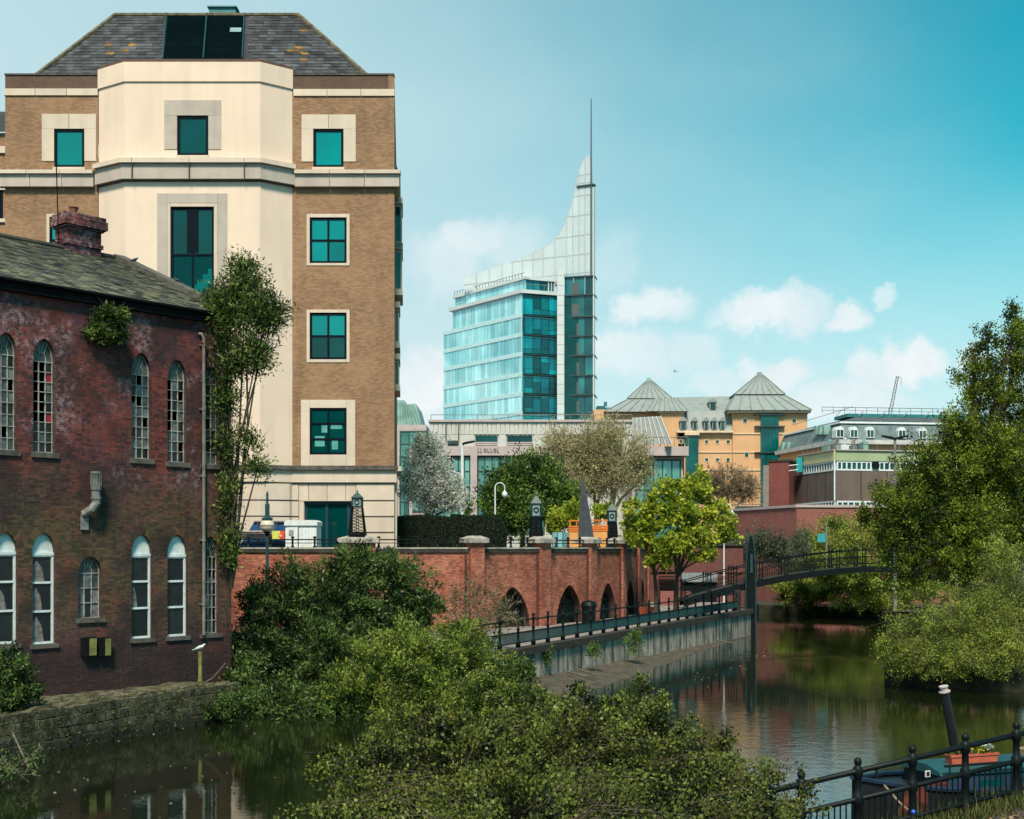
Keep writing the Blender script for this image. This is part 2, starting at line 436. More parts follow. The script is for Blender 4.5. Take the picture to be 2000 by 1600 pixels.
m_coping_dk = M('dark_coping_edge', (.030, .030, .024), .9, .4, 3)  # near-black tone for coping edges and caps
m_iron = M('dark_green_iron', (.003, .0062, .007), .5, .3, 6, spec=.18)
m_iron_teal = M('teal_iron', (.008, .050, .058), .5, .25, 6)
m_concrete = M('stained_concrete', (.35, .32, .27), .85, .3, 1.5, streak=.9, bmp=.35)
nt = m_concrete.node_tree; pb_ = nt.nodes['Principled BSDF']; x_ = pb_.inputs['Base Color'].links[0].from_socket
nt.links.new(mix(nt, rng_(nt, noise(nt, 3.2, 4, .65, (1, 1, .10)), .46, .64, 0, .85), x_, (.035, .035, .030)), pb_.inputs['Base Color'])
m_conc_edge = M('dark_concrete_edge', (.022, .021, .017), .9, .35, 3, bmp=.4)
m_path = M('path_paving', (.20, .18, .165), .9, .2, 1.2, bmp=.3, rndk=.1)
m_mud = M('mud', (.060, .050, .034), .9, .35, 2.5, bmp=.8, bscale=8)
m_land = M('paving_land', (.12, .115, .105), .9, .3, .3)
m_bankearth = M('bank_earth', (.022, .024, .012), .95, .5, 1.5, bmp=.9, bscale=6)
m_white = M('white_paint', (.62, .68, .70), .5, .1, 3)
m_wood_dk = M('bark', (.055, .042, .030), .9, .35, 5, bmp=.6)
m_bark_grey = M('grey_bark', (.12, .105, .08), .9, .35, 5, bmp=.6)
m_twig = M('pale_twig', (.19, .155, .10), .9, .3, 5)

# ------------------------------------------------------------------ the ground, the river, the quay path
WATER = 0.0
def make_water():
    m, nt, b = nodes('river_water')
    b.inputs['Base Color'].default_value = (.007, .011, .004, 1)
    b.inputs['Roughness'].default_value = .03
    b.inputs['IOR'].default_value = 1.75
    n1 = noise(nt, 1.5, 3, .55, (1, 1.6, 1)); n2 = noise(nt, 7.0, 2, .5, (1, 1.8, 1))
    patch = rng_(nt, noise(nt, .07, 2, .5), .42, .62, .25, 1.0)
    sp = nt.nodes.new('ShaderNodeSeparateXYZ'); nt.links.new(nt.nodes.new('ShaderNodeNewGeometry').outputs['Position'], sp.inputs[0])
    wake = mth(nt, 'MULTIPLY', mth(nt, 'MULTIPLY', rng_(nt, sp.outputs[1], 58.5, 60.5), rng_(nt, sp.outputs[1], 64.5, 62.0)), rng_(nt, noise(nt, .35, 3), .42, .6))
    near = rng_(nt, sp.outputs[1], 46, 30, 0, .8)
    right = rng_(nt, sp.outputs[0], 0, 3)
    patch = mth(nt, 'ADD', patch, mth(nt, 'MULTIPLY', near, right)); patch = mth(nt, 'ADD', patch, mth(nt, 'MULTIPLY', wake, 2.2))
    h = mth(nt, 'MULTIPLY', mth(nt, 'ADD', n1, mth(nt, 'MULTIPLY', n2, .38)), patch)
    bump(nt, b, h, .11, .06)
    mb = MB()
    mb.poly([(-400, -60, WATER), (400, -60, WATER), (400, 112, WATER), (-400, 112, WATER)])
    struct(mb, 'water', m)
make_water()
mb = MB(); mb.poly([(-900, -300, -.9), (900, -300, -.9), (900, 200, -.9), (-900, 200, -.9)]); struct(mb, 'river_bed', m_bankearth)

QZ = 1.6                                        # quay path height
qa, qb = PZ(1070, 50.0, 0), PZ(1431, 74.6, 0)     # railing line along the quay edge
qd = (qb - qa).normalized()
def Q(t): return qa + qd * t                    # point on the railing line, t metres from the second post
AW = [PZ(440, 57.2, 0), PZ(700, 57.3, 0), PZ(930, 58.3, 0), PZ(1062, 61.5, 0), PZ(1155, 65.0, 0), PZ(1215, 69.0, 0), PZ(1245, 73.0, 0), PZ(1263, 77.0, 0)]   # foot of the arcade wall, pier by pier
qn = Vector((qd.y, -qd.x, 0))
edge = [Q(t) + qn * .25 for t in (-9, 30.5)]
path_poly = [(edge[0].x, edge[0].y), (edge[1].x, edge[1].y), (15.6, 86), (19, 105), (12, 105), (9, 82)] + [(p.x, p.y + .5) for p in AW[::-1]]
mb = MB(); mb.slab(path_poly, -.5, QZ); struct(mb, 'quay_path', m_path)
TZ = 4.7                                        # street level behind the arcade wall
land = [(-14.5, 60)] + [(p.x - .3, p.y + 1.2) for p in AW[1:]] + [(8.9, 96), (14, 122), (400, 122), (3000, 300), (3000, 5500), (-3000, 5500), (-3000, 60)]
mb = MB(); mb.slab(land, -.5, TZ); struct(mb, 'street_ground', m_land)
mb = MB(); mb.slab([(15.0, 49.5), (19.5, 46.5), (60, 42), (300, 40), (300, 110), (21.5, 110), (20.5, 102), (27, 98), (31, 80), (23, 62), (17, 55)], -.5, .75); struct(mb, 'river_bank', m_bankearth)
mb = MB()                                       # steep bank the bushes by the old building grow from
for x, y, r, h in ((-6.5, 45.5, 4.0, 1.2), (-2.6, 44.2, 2.4, .7), (-8.5, 48.5, 4.5, 1.6), (-3.0, 48, 3.6, 1.2), (-10, 53, 5, 2.0), (-4, 52.5, 4.5, 1.6)):
    mb.sphere((x, y, 0), r, 14, (1, 1, h / r))
struct(mb, 'earth_bank', m_bankearth, True)

# ------------------------------------------------------------------ brickwork
def spans(a, b, cuts):
    out = [(a, b)]
    for c0, c1 in cuts:
        nxt = []
        for s0, s1 in out:
            if c1 <= s0 or c0 >= s1: nxt.append((s0, s1)); continue
            if c0 > s0: nxt.append((s0, c0))
            if c1 < s1: nxt.append((c1, s1))
        out = nxt
    return out
def brick_rows(fr, u0, u1, v0, v1, ops, mbb, mbm, solo=None, rand=rnd, proud=.005):
    """Flemish bond laid course by course round the openings; full bricks may be handed to solo instead."""
    n = int((v1 - v0) / .075)
    for k in range(n):
        v = v0 + k * .075
        cuts = []
        for op in ops:
            q = op(v + .0375)
            if q: cuts.append(q)
        for s0, s1 in spans(u0, u1, sorted(cuts)):
            mbm.poly([fr.at(s0, v, -proud), fr.at(s1, v, -proud), fr.at(s1, v + .075, -proud), fr.at(s0, v + .075, -proud)], [(s0, v), (s1, v), (s1, v + .075), (s0, v + .075)])
            u = math.floor((s0 - (k % 2) * .169) / .3375) * .3375 + (k % 2) * .169
            i = 0
            while u < s1:
                ln = .225 if i % 2 == 0 else .1125
                a, b = max(u, s0), min(u + ln - .01, s1)
                if b - a > .03:
                    full = (b - a) > ln - .012
                    if solo is not None and full and solo(u, v, ln): pass
                    else:
                        j = rand.uniform(-.004, .003)
                        mbb.box(fr, a, b, v + .005, v + .070, -.03, j, rand.random(), 'b')
                u += ln; i += 1
def arch_op(uc, a, v0, vs, va):
    def f(v):
        if v < v0 or v > va: return None
        h = a if v < vs else a * math.sqrt(max(0, 1 - ((v - vs) / (va - vs)) ** 2))
        return (uc - h, uc + h)
    return f
def arch_outline(uc, a, v0, vs, va, n=14):
    pts = [(uc - a, v0)]
    for i in range(n + 1):
        th = math.pi * (1 - i / n)
        pts.append((uc + a * math.cos(th), vs + (va - vs) * math.sin(th)))
    return pts + [(uc + a, v0)]
def reveal(mb, fr, pts, w0, w1):
    for p, q in zip(pts[:-1], pts[1:]):
        mb.poly([fr.at(p[0], p[1], w1), fr.at(q[0], q[1], w1), fr.at(q[0], q[1], w0), fr.at(p[0], p[1], w0)])
def voussoirs(mb, fr, uc, a, vs, va, thick, n, proud=.006, rand=rnd):
    for i in range(n):
        t0, t1 = math.pi * (i + .06) / n, math.pi * (i + .94) / n
        q = []
        for th, k in ((t0, 0), (t0, thick), (t1, thick), (t1, 0)):
            q.append((uc + (a + k) * math.cos(th), vs + (va - vs + k) * math.sin(th)))
        mb.prism(fr, q, -.05, proud, rand.random())

# ------------------------------------------------------------------ the derelict brick building
LF = framepx(0, 36.0, 400, 41.2)
LB = thing('brick_building', 'derelict old red brick building with arched broken windows and mossy slate roof', 'building', LF.at(4, .9))
uL, uR = LF.hit(-30, 900)[0], LF.hit(452, 900)[0]
vbase, veave = .85, LF.hit(200, 578)[1]
WIN = {  # x0, x1, apex, spring, sill in the photograph
    'a': (-8, 33, 650, 692, 879), 'b': (65, 108, 662, 706, 884), 'c': (257, 296, 690, 732, 896), 'd': (327, 365, 703, 742, 903), 'e': (394, 428, 716, 750, 907),
    'f': (-12, 34, 1040, 1080, 1258), 'g': (63, 108, 1041, 1082, 1258), 'h': (153, 199, 1087, 1120, 1208), 'i': (257, 297, 1044, 1084, 1247), 'j': (327, 366, 1045, 1085, 1243), 'k': (394, 428, 1048, 1088, 1238)}
OP = {}
for k, (x0, x1, ya, ys, yb) in WIN.items():
    ym = (ys + yb) / 2; xm = (x0 + x1) / 2
    a, b = LF.hit(x0, ym)[0], LF.hit(x1, ym)[0]
    OP[k] = ((a + b) / 2, (b - a) / 2, LF.hit(xm, yb)[1], LF.hit(xm, ys)[1], LF.hit(xm, ya)[1])
cand = []
def solo_collect(u, v, ln):
    p = LF.at(u + ln / 2, v + .037)
    px = 1000 + p.x / p.y * FOC
    if px < 2 or ln < .2 or v < 3.0: return False
    cand.append((p.length_squared, u, v, ln)); return False
tmpb, tmpm = MB(), MB()
brick_rows(LF, uL, uR, vbase, veave, [arch_op(*q) for q in OP.values()], tmpb, tmpm, solo_collect, random.Random(3))
# the 300 that show largest: nearest the camera
chosen = set((round(u, 3), round(v, 3)) for _, u, v, ln in sorted(cand)[:300])
mbb, mbm = MB(), MB()
brick_rows(LF, uL, uR, vbase, veave, [arch_op(*q) for q in OP.values()], mbb, mbm, lambda u, v, ln: ln > .2 and (round(u, 3), round(v, 3)) in chosen, random.Random(3))
mbm.build('wall', m_mortar, LB)
mb1 = MB(); BF = Frame((0, 0, 0), (1, 0, 0), (0, -1, 0)); mb1.box(BF, -.1075, .1075, -.0325, .0325, -.03, 0, 0, 'b')
brick_me = mb1.mesh('brick', m_oldbrick)
rotB = Matrix((LF.u, -LF.w, LF.v)).transposed().to_4x4()
for (u, v) in sorted(chosen):
    o = link('brick', brick_me, LB)
    o.matrix_basis = Matrix.Translation(LF.at(u + .1075, v + .0375, rnd.uniform(-.004, .003))) @ rotB
for k, q in OP.items():
    voussoirs(mbb, LF, q[0], q[1], q[3], q[4], .215, 15)
mbb.build('brickwork', m_oldbrick, LB, kind='stuff')
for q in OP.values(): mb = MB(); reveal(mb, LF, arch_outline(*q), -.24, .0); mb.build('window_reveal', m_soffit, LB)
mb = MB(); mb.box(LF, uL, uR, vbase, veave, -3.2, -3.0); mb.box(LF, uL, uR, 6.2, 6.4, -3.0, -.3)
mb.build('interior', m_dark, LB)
# gable end, back wall
mb = MB()
gw = -7.2; zr = LF.hit(190, 500, gw)[1]
GF = Frame(LF.at(uR, 0, 0), -LF.w, LF.u)
mb.prism(GF, [(0.03, vbase), (14.4, vbase), (14.4, veave), (7.2, zr), (0.03, veave)], -.3, .0)
mb.box(LF, uL - 12, uR - .3, vbase, veave, -14.4, -14.1)
mb.box(LF, uL - 12, uL, vbase, veave, -.25, -.03)
mb.build('gable_wall', brick_tex('gable_brick', (.10, .035, .03), (.15, .05, .04), (.10, .075, .07)), LB)

def arch_pane(fr, uc, a, vs, va, w, name, mat, parent, n=10):
    mb = MB(); pts = [(uc + a * math.cos(math.pi * i / n), vs + (va - vs) * math.sin(math.pi * i / n)) for i in range(n + 1)]
    mb.prism(fr, pts, w - .012, w); return mb.build(name, mat, parent)
def old_window(q, cols, rows, seed, mats):
    uc, a, v0, vs, va = q
    rr = random.Random(seed); w = -.17; b = .012
    mb = MB()
    for i in range(cols + 1):
        u = uc - a + .03 + (2 * a - .06) * i / cols
        mb.box(LF, u - b, u + b, v0, vs, w - .02, w + .03)
    for j in range(rows + 1):
        v = v0 + .02 + (vs - v0 - .02) * j / rows
        mb.box(LF, uc - a, uc + a, v - b, v + b, w - .021, w + .031)
    for p, r in zip(arch_outline(uc, a - .02, vs, vs, va - .02, 12)[1:-2], arch_outline(uc, a - .02, vs, vs, va - .02, 12)[2:-1]):
        mb.tube([LF.at(p[0], p[1], w), LF.at(r[0], r[1], w)], .022, 4)
    for th in (.33, .5, .67):
        c, s = math.cos(math.pi * th), math.sin(math.pi * th)
        mb.tube([LF.at(uc + c * a * .35, vs + s * (va - vs) * .4, w), LF.at(uc + c * a, vs + s * (va - vs), w)], .014, 4)
    for i in range(8):
        t0, t1 = math.pi * i / 8, math.pi * (i + 1) / 8
        mb.tube([LF.at(uc + math.cos(t) * a * .38, vs + math.sin(t) * (va - vs) * .42, w) for t in (t0, t1)], .014, 4)
    win = mb.build('window', m_oldframe, LB)
    arch_pane(LF, uc, a - .03, vs, va - .03, w - .015, 'pane', m_pane_pale, win)
    for i in range(cols):
        for j in range(rows):
            mname = mats(i, j, rr)
            if mname is None: continue
            u0 = uc - a + .03 + (2 * a - .06) * i / cols + b + .003; u1 = uc - a + .03 + (2 * a - .06) * (i + 1) / cols - b - .003
            z0 = v0 + .02 + (vs - v0 - .02) * j / rows + b + .003; z1 = v0 + .02 + (vs - v0 - .02) * (j + 1) / rows - b - .003
            pm = MB()
            if mname == 'torn':       # broken: a jagged remnant
                zc = z0 + (z1 - z0) * rr.uniform(.3, .6)
                pm.prism(LF, [(u0, z0), (u1, z0), (u1, zc), ((u0 + u1) / 2, zc * .6 + z0 * .4), (u0, zc + .05)], w - .015, w - .003)
                pm.build('pane', m_pane_pale, win); continue
            pm.box(LF, u0, u1, z0, z1, w - .015, w - .003, rr.random())
            pm.build('pane', mname, win)
    return win
PP, PD, PR = m_pane_pale, m_pane_dark, m_pane_red
def mixed(p):
    def f(i, j, rr):
        x = rr.random()
        return PP if x < p else (PD if x < .85 else (None if x < .93 else 'torn'))
    return f
def with_red(i, j, rr):
    if i == 2 and j in (1, 5): return PP
    if i == 2 and j in (3, 7): return PR
    if i < 2 and j > 2: return None
    return rr.choice([PP, PD, PD])
old_window(OP['a'], 3, 8, 1, mixed(.5)); old_window(OP['b'], 3, 9, 2, with_red)
old_window(OP['c'], 3, 8, 3, mixed(.6)); old_window(OP['d'], 3, 8, 4, lambda i, j, rr: None if (i == 0 and j > 3) else mixed(.45)(i, j, rr)); old_window(OP['e'], 3, 7, 5, mixed(.55))
old_window(OP['k'], 4, 6, 6, mixed(.2)); old_window(OP['h'], 3, 3, 7, lambda i, j, rr: [m_pale_shard, PD, m_pale_shard][i] if j < 2 else PP)
def plastic_window(q, seed):
    uc, a, v0, vs, va = q
    rr = random.Random(seed); w = -.13; e = .055
    mb = MB()
    mb.prism(LF, [(uc + (a - .005) * math.cos(math.pi * i / 12), vs + (va - vs - .005) * math.sin(math.pi * i / 12)) for i in range(13)], w - .03, w + .005)
    mb.box(LF, uc - a + .005, uc - a + e, v0, vs, w - .03, w + .03); mb.box(LF, uc + a - e - .02, uc + a - .005, v0, vs, w - .03, w + .03)
    H = vs - v0; lv = [v0 + .03, v0 + H * .36, v0 + H * .68, vs - .06]
    for z in lv: mb.box(LF, uc - a + e, uc + a - e - .02, z - .03, z + .035, w - .028, w + .034)
    mb.box(LF, uc - a, uc + a, vs - .05, vs + .04, w - .02, w + .05)
    win = mb.build('window', m_upvc, LB)
    for z0, z1 in zip(lv[:-1], lv[1:]):
        pm = MB(); pm.box(LF, uc - a + e, uc + a - e - .02, z0 + .036, z1 - .031, w - .025, w - .01)
        pm.build('pane', PD, win)
        if rr.random() < .75:    # pale jagged shard over part of the pane
            cm = MB(); u0 = uc - a + e + .02; u1 = uc + a - e - .04; f = rr.uniform(.35, .75)
            cm.prism(LF, [(u0, z0 + .05), (u0 + (u1 - u0) * f, z0 + .05), (u0 + (u1 - u0) * f * .8, z0 + (z1 - z0) * .55), (u0 + (u1 - u0) * f * .35, z1 - .15), (u0, z1 - .3)], w - .009, w - .004)
            cm.build('pale_shard', m_pale_shard, win)
for i, k in enumerate('fgij'): plastic_window(OP[k], 20 + i)
for k, q in OP.items():        # sills
    mb = MB(); d = .16 if k in 'abcde' else .13
    mb.box(LF, q[0] - q[1] - .07, q[0] + q[1] + .09, q[2] - d, q[2] - .004, -.2, .07)
    mb.build('sill', m_stone_dark, LB)
# roof of separate slates
zr0 = zr
def roofpt(u, s, h=0.0):        # s from eave (0) to ridge (1)
    v = (veave + .02) + (zr0 - veave - .02) * s
    nrm = (LF.w * (zr0 - veave) + LF.v * 7.2).normalized()
    return LF.at(u, v, .22 + (gw - .22) * s) + nrm * h
mb = MB()
mb.poly([roofpt(uL - 12, 0), roofpt(uR + .05, 0), roofpt(uR + .05, 1), roofpt(uL - 12, 1)])
back = [LF.at(uL - 12, veave, -14.5), LF.at(uR, veave, -14.5)]
mb.poly([roofpt(uR + .05, 1), back[1], back[0], roofpt(uL - 12, 1)])
roof = mb.build('roof', m_slate_moss, LB)
rows, gau = 34, 1 / 34
sl_c = []
for r in range(rows):
    u = uL - .4 + (r % 2) * .15
    while u < uR - .1:
        c = roofpt(u + .15, (r + .5) * gau); px = 1000 + c.x / c.y * FOC
        sl_c.append((c.length_squared if px > 5 else 1e9, r, u)); u += .30
sl_c.sort()
mbs = MB()
for i, (dd, r, u) in enumerate(sl_c):
    m1 = mbs if i >= 300 else MB()
    j = rnd.uniform(0, .012); u1 = min(u + .29, uR + .02)
    A, B = roofpt(u, r * gau, .026 + j), roofpt(u1, r * gau, .026 + j); Cc, D = roofpt(u1, (r + 1.15) * gau, .006), roofpt(u, (r + 1.15) * gau, .006)
    t = rnd.random()
    m1.poly([A, B, Cc, D], None, t)
    m1.poly([roofpt(u, r * gau, .002), roofpt(u1, r * gau, .002), B, A], None, t)
    m1.poly([roofpt(u, r * gau, .002), A, D], None, t); m1.poly([B, roofpt(u1, r * gau, .002), Cc], None, t)
    if i < 300:
        m1.build('slate', m_slate_moss, roof)
mbs.build('slating', m_slate_moss, roof, kind='stuff')
mb = MB()
for i in range(40):
    u = uR + .05 - i * .46
    mb.tube([roofpt(u, 1, .05), roofpt(u - .45, 1, .05)], .11, 8)
mb.build('ridge_tiles', m_slate_moss, roof, kind='stuff')
mb = MB(); mb.box(LF, uL - 12, uR + .05, veave - .32, veave - .02, .0, .20); mb.build('fascia', m_fascia, LB)
mb = MB(); mb.tube([LF.at(uL - 12, veave - .02, .27), LF.at(uR + .1, veave - .02, .27)], .065, 8); mb.build('gutter', m_fascia, LB)
mb = MB()
seg = [roofpt(uR - .05, s, .0) for s in (0.0, .2, .4, .6, .8, 1.0)]
for a, b in zip(seg[:-1], seg[1:]):
    mb.poly([a - LF.u * .2, a + LF.u * .25, b + LF.u * .25, b - LF.u * .2]); up = Vector((0, 0, .20))
    q = [a - LF.u * .2, a + LF.u * .25, b + LF.u * .25, b - LF.u * .2]; qq = [p + up for p in q]
    mb.poly(qq)
    for i in range(4): mb.poly([q[i], q[(i + 1) % 4], qq[(i + 1) % 4], qq[i]])
mb.build('verge_coping', m_stone_dark, LB)
# chimney on the ridge, built of courses
CW = -6.9
ca, cb = LF.hit(131, 470, CW)[0], LF.hit(198, 470, CW)[0]
cz0, cz1 = LF.hit(165, 512, CW)[1], LF.hit(165, 419, CW)[1]
mb = MB(); k = 0; v = cz0 - .6; H = cz1
while v < cz1 - .07:
    f = (v - cz0) / (cz1 - cz0)
    o_ = .10 if f > .80 else (.16 if f > .72 else (.08 if f > .66 else (.06 if .30 < f < .38 else 0)))
    if f > .72: o_ = .13 if f > .9 else .18
    L_ = cb - ca + 2 * o_; n = max(4, int(L_ / .19)); 
    for i in range(n):
        u0 = ca - o_ + L_ * i / n
        mb.box(LF, u0 + .006, u0 + L_ / n - .006, v + .006, v + .072, CW - .3, CW + o_ + rnd.uniform(-.012, .008), rnd.random())
    for i in range(5):
        w0 = CW - .9 + (.9 + o_ - .01) * i / 5
        mb.box(LF, ca - o_ - .004 + rnd.uniform(0, .01), ca + .3, v + .006, v + .072, w0 + .006, w0 + (.9 + o_ - .01) / 5 - .006, rnd.random())
        mb.box(LF, cb - .3, cb + o_ + .004, v + .006, v + .072, w0 + .006, w0 + (.9 + o_ - .01) / 5 - .006, rnd.random())
    v += .078
ch = mb.build('chimney', m_oldbrick, roof)
mb = MB(); mb.box(LF, ca + .02, cb - .02, cz0 - .6, cz1 - .05, CW - .88, CW - .02); mb.build('chimney_core', m_mortar, roof)
mb = MB(); cp = LF.at(ca + .42, cz1 - .02, CW - .3); mb.lathe([(.14, 0), (.17, .05), (.12, .08), (.15, .22), (.18, .26), (.17, .3)], cp, 12)
mb.build('chimney_pot', M('terracotta', (.20, .06, .04), .8, .3, 5), roof)
# wall furniture
mb = MB(); u = LF.hit(394, 900)[0]
vt = LF.hit(394, 660)[1]
mb.tube([LF.at(u - .12, vt + .12, .02), LF.at(u - .06, vt + .1, .10), LF.at(u, vt - .05, .12), LF.at(u, LF.hit(394, 1240)[1], .12)], .055, 8)
for y in (650 + 25, 800, 930, 1055, 1180):
    z = LF.hit(394, y)[1]; mb.tube([LF.at(u, z - .05, .12), LF.at(u, z + .05, .12)], .072, 8); mb.box(LF, u - .11, u + .11, z - .02, z + .02, .0, .08)
mb.build('drainpipe', m_pipe, LB)
mb = MB(); u, v = LF.hit(178, 950)
q = lambda y: LF.hit(178, y)[1]
mb.tube([LF.at(u, q(922), .3), LF.at(u, q(926), .3)], .17, 10); mb.tube([LF.at(u, q(926), .3), LF.at(u, q(950), .3)], .13, 10)
for i in range(12):
    th = i * math.pi / 6; mb.tube([LF.at(u, q(926), .3) + Vector((math.cos(th), math.sin(th), 0)) * .155, LF.at(u, q(950), .3) + Vector((math.cos(th), math.sin(th), 0)) * .155], .018, 4)
mb.tube([LF.at(u, q(950), .3), LF.at(u, q(958), .3)], .165, 10); mb.tube([LF.at(u, q(958), .3), LF.at(u, q(984), .3), LF.at(u - .12, q(996), .25), LF.at(u - .28, q(1005), .05)], [.14, .14, .14, .13], 10)
mb.tube([LF.at(u, q(972), .3), LF.at(u, q(976), .3)], .16, 10)
mb.box(LF, u - .36, u - .12, q(1035), q(1004), .0, .07)
mb.build('flue_vent', m_grey_metal, LB)
for x0, x1 in ((164, 181), (195, 209)):
    a, b = LF.hit(x0, 1262)[0], LF.hit(x1, 1262)[0]
    mb = MB(); mb.box(LF, a - .12, b, LF.hit(x0, 1281)[1], LF.hit(x0, 1245)[1], .0, .22)
    bx = mb.build('wall_box', m_fascia, LB)
    mb = MB(); mb.box(LF, a + .06, b + .004, LF.hit(x0, 1280)[1], LF.hit(x0, 1247)[1], .222, .236); mb.build('cover', m_rust_green, bx)
# mossy plinth wall along the water
pa, pb = PZ(-40, 31.0, 0), PZ(470, 39.6, 0)
PF = frame2(pa, pb); Lp = (pb - pa).length
mb = MB(); n = 46
prev = None
grid = []
for i in range(n + 1):
    rowp = []
    for j in range(9):
        f = j / 8
        rowp.append(PF.at(Lp * i / n, -.3 + 1.42 * f + .1 * math.sin(i * .7) * f, -.30 * f - .14 + rnd.uniform(-.04, .04)))
    rowp.append(PF.at(Lp * i / n, 1.10 + rnd.uniform(-.05, .05), -1.3)); rowp.append(PF.at(Lp * i / n, .95, -6.5))
    grid.append(rowp)
for i in range(n):
    for j in range(10):
        mb.poly([grid[i][j], grid[i + 1][j], grid[i + 1][j + 1], grid[i][j + 1]], None, rnd.random())
o = mossy = mb.build('mossy_wall', m_moss_wall, None, True); o['label'] = 'low mossy rough stone footing wall between the old brick building and the dark water'; o['category'] = 'wall'
zc = -.32
for k in range(5):
    hh = (.30, .33, .28, .30, .24)[k]; u = -rnd.uniform(0, .4)
    while u < Lp:
        l = rnd.uniform(.38, .85); f = (zc + .3 + hh / 2) / 1.42; w0 = -.30 * f
        mb = MB(); q = lambda: rnd.uniform(-.02, .02)
        a, b, c, d = (u + .012 + q(), zc + .012 + q()), (u + l - .012 + q(), zc + .012 + q()), (u + l - .012 + q(), zc + hh - .012 + q()), (u + .012 + q(), zc + hh - .012 + q())
        mb.prism(PF, [a, b, c, d], w0 - .25, w0 + rnd.uniform(-.05, .03)); mb.build('stone', m_moss_wall, o)
        u += l
    zc += hh
# ------------------------------------------------------------------ the cream and buff office building
m_paper = M('teal_tinted_paper', (.07, .30, .27), .8, .2)
def wall_rect(mb, fr, u0, u1, v0, v1, holes, w=0.0, depth=.2):
    us = sorted(set([u0, u1] + [x for h in holes for x in (h[0], h[1]) if u0 < x < u1]))
    vs = sorted(set([v0, v1] + [x for h in holes for x in (h[2], h[3]) if v0 < x < v1]))
    for a, b in zip(us[:-1], us[1:]):
        for c, d in zip(vs[:-1], vs[1:]):
            if any(h[0] <= (a + b) / 2 <= h[1] and h[2] <= (c + d) / 2 <= h[3] for h in holes): continue
            mb.poly([fr.at(a, c, w), fr.at(b, c, w), fr.at(b, d, w), fr.at(a, d, w)], [(a, c), (b, c), (b, d), (a, d)])
    for a, b, c, d in holes:
        for p, q in (((a, c), (a, d)), ((a, d), (b, d)), ((b, d), (b, c)), ((b, c), (a, c))):
            mb.poly([fr.at(p[0], p[1], w), fr.at(q[0], q[1], w), fr.at(q[0], q[1], w - depth), fr.at(p[0], p[1], w - depth)], [(0, p[1]), (1, q[1]), (1, q[1]), (0, p[1])])
def rwindow(parent, fr, r, w, nx, ny, fw, bw, mf, mg, depth=.08, fx=None, fy=None):
    """A rectangular window: the frame is the part, every pane a piece of it."""
    u0, u1, v0, v1 = r
    xs = [u0 + (u1 - u0) * f for f in (fx or [i / nx for i in range(nx + 1)])]; ys = [v0 + (v1 - v0) * f for f in (fy or [i / ny for i in range(ny + 1)])]
    mb = MB()
    mb.box(fr, u0, u0 + fw, v0, v1, w - depth, w); mb.box(fr, u1 - fw, u1, v0, v1, w - depth, w)
    mb.box(fr, u0 + fw, u1 - fw, v0, v0 + fw, w - depth, w); mb.box(fr, u0 + fw, u1 - fw, v1 - fw, v1, w - depth, w)
    for x in xs[1:-1]: mb.box(fr, x - bw / 2, x + bw / 2, v0 + fw, v1 - fw, w - depth, w - .004)
    for y in ys[1:-1]: mb.box(fr, u0 + fw, u1 - fw, y - bw / 2, y + bw / 2, w - depth, w - .008)
    win = mb.build('window', mf, parent)
    for i in range(len(xs) - 1):
        for j in range(len(ys) - 1):
            a, b = xs[i] + (fw if i == 0 else bw / 2), xs[i + 1] - (fw if i == len(xs) - 2 else bw / 2)
            c, d = ys[j] + (fw if j == 0 else bw / 2), ys[j + 1] - (fw if j == len(ys) - 2 else bw / 2)
            pm = MB(); pm.box(fr, a, b, c, d, w - depth * .8, w - depth * .55)
            g = mg(i, j) if callable(mg) else mg
            pm.build('pane', g, win)
    return win
def band(mb, fr, pts, v0, v1, out, inn=.04):
    def off(d):
        res = []
        for i, p in enumerate(pts):
            ns = []
            if i > 0: a = Vector(pts[i]) - Vector(pts[i - 1]); ns.append(Vector((-a.y, a.x)).normalized())
            if i < len(pts) - 1: a = Vector(pts[i + 1]) - Vector(pts[i]); ns.append(Vector((-a.y, a.x)).normalized())
            n = sum(ns, Vector((0, 0))).normalized(); k = n.dot(ns[0])
            res.append(Vector(p) + n * d / k)
        return res
    o, i_ = off(out), off(-inn)
    for k in range(len(pts) - 1):
        a, b, c, d = o[k], o[k + 1], i_[k + 1], i_[k]
        A = lambda p, v: fr.at(p.x, v, p.y)
        mb.poly([A(a, v0), A(b, v0), A(b, v1), A(a, v1)]); mb.poly([A(a, v1), A(b, v1), A(c, v1), A(d, v1)]); mb.poly([A(d, v0), A(c, v0), A(b, v0), A(a, v0)])
        if k == 0: mb.poly([A(d, v0), A(a, v0), A(a, v1), A(d, v1)])
        if k == len(pts) - 2: mb.poly([A(b, v0), A(c, v0), A(c, v1), A(b, v1)])
D0 = 62.0
OF = Frame((0, D0, 0), (1, 0, 0), (0, -1, 0))
OB = thing('office_building', 'tall buff brick office block with a cream stair bay and teal windows', 'building', (-16, D0, TZ))
U = lambda px, w=0.0: OF.hit(px, 600, w)[0]
Vv = lambda py, w=0.0: OF.hit(500, py, w)[1]
BW = 1.0
zt = Vv(147)
R_ = lambda a, w=0.0: OF.rect(*a, w)
hl = [R_((106, 252, 165, 327)), R_((97, 424, 160, 514))]; hr = [R_((612, 252, 671, 327)), R_((605, 425, 677, 514)), R_((605, 611, 677, 702)), R_((605, 797, 677, 888))]
z_base = Vv(915)
mb = MB()
wall_rect(mb, OF, U(10), U(192), z_base, Vv(188), hl); mb.build('brick_wall', m_buff, OB)
mb = MB(); wall_rect(mb, OF, U(571), U(770), z_base, Vv(188), hr); mb.build('brick_wall', m_buff, OB)
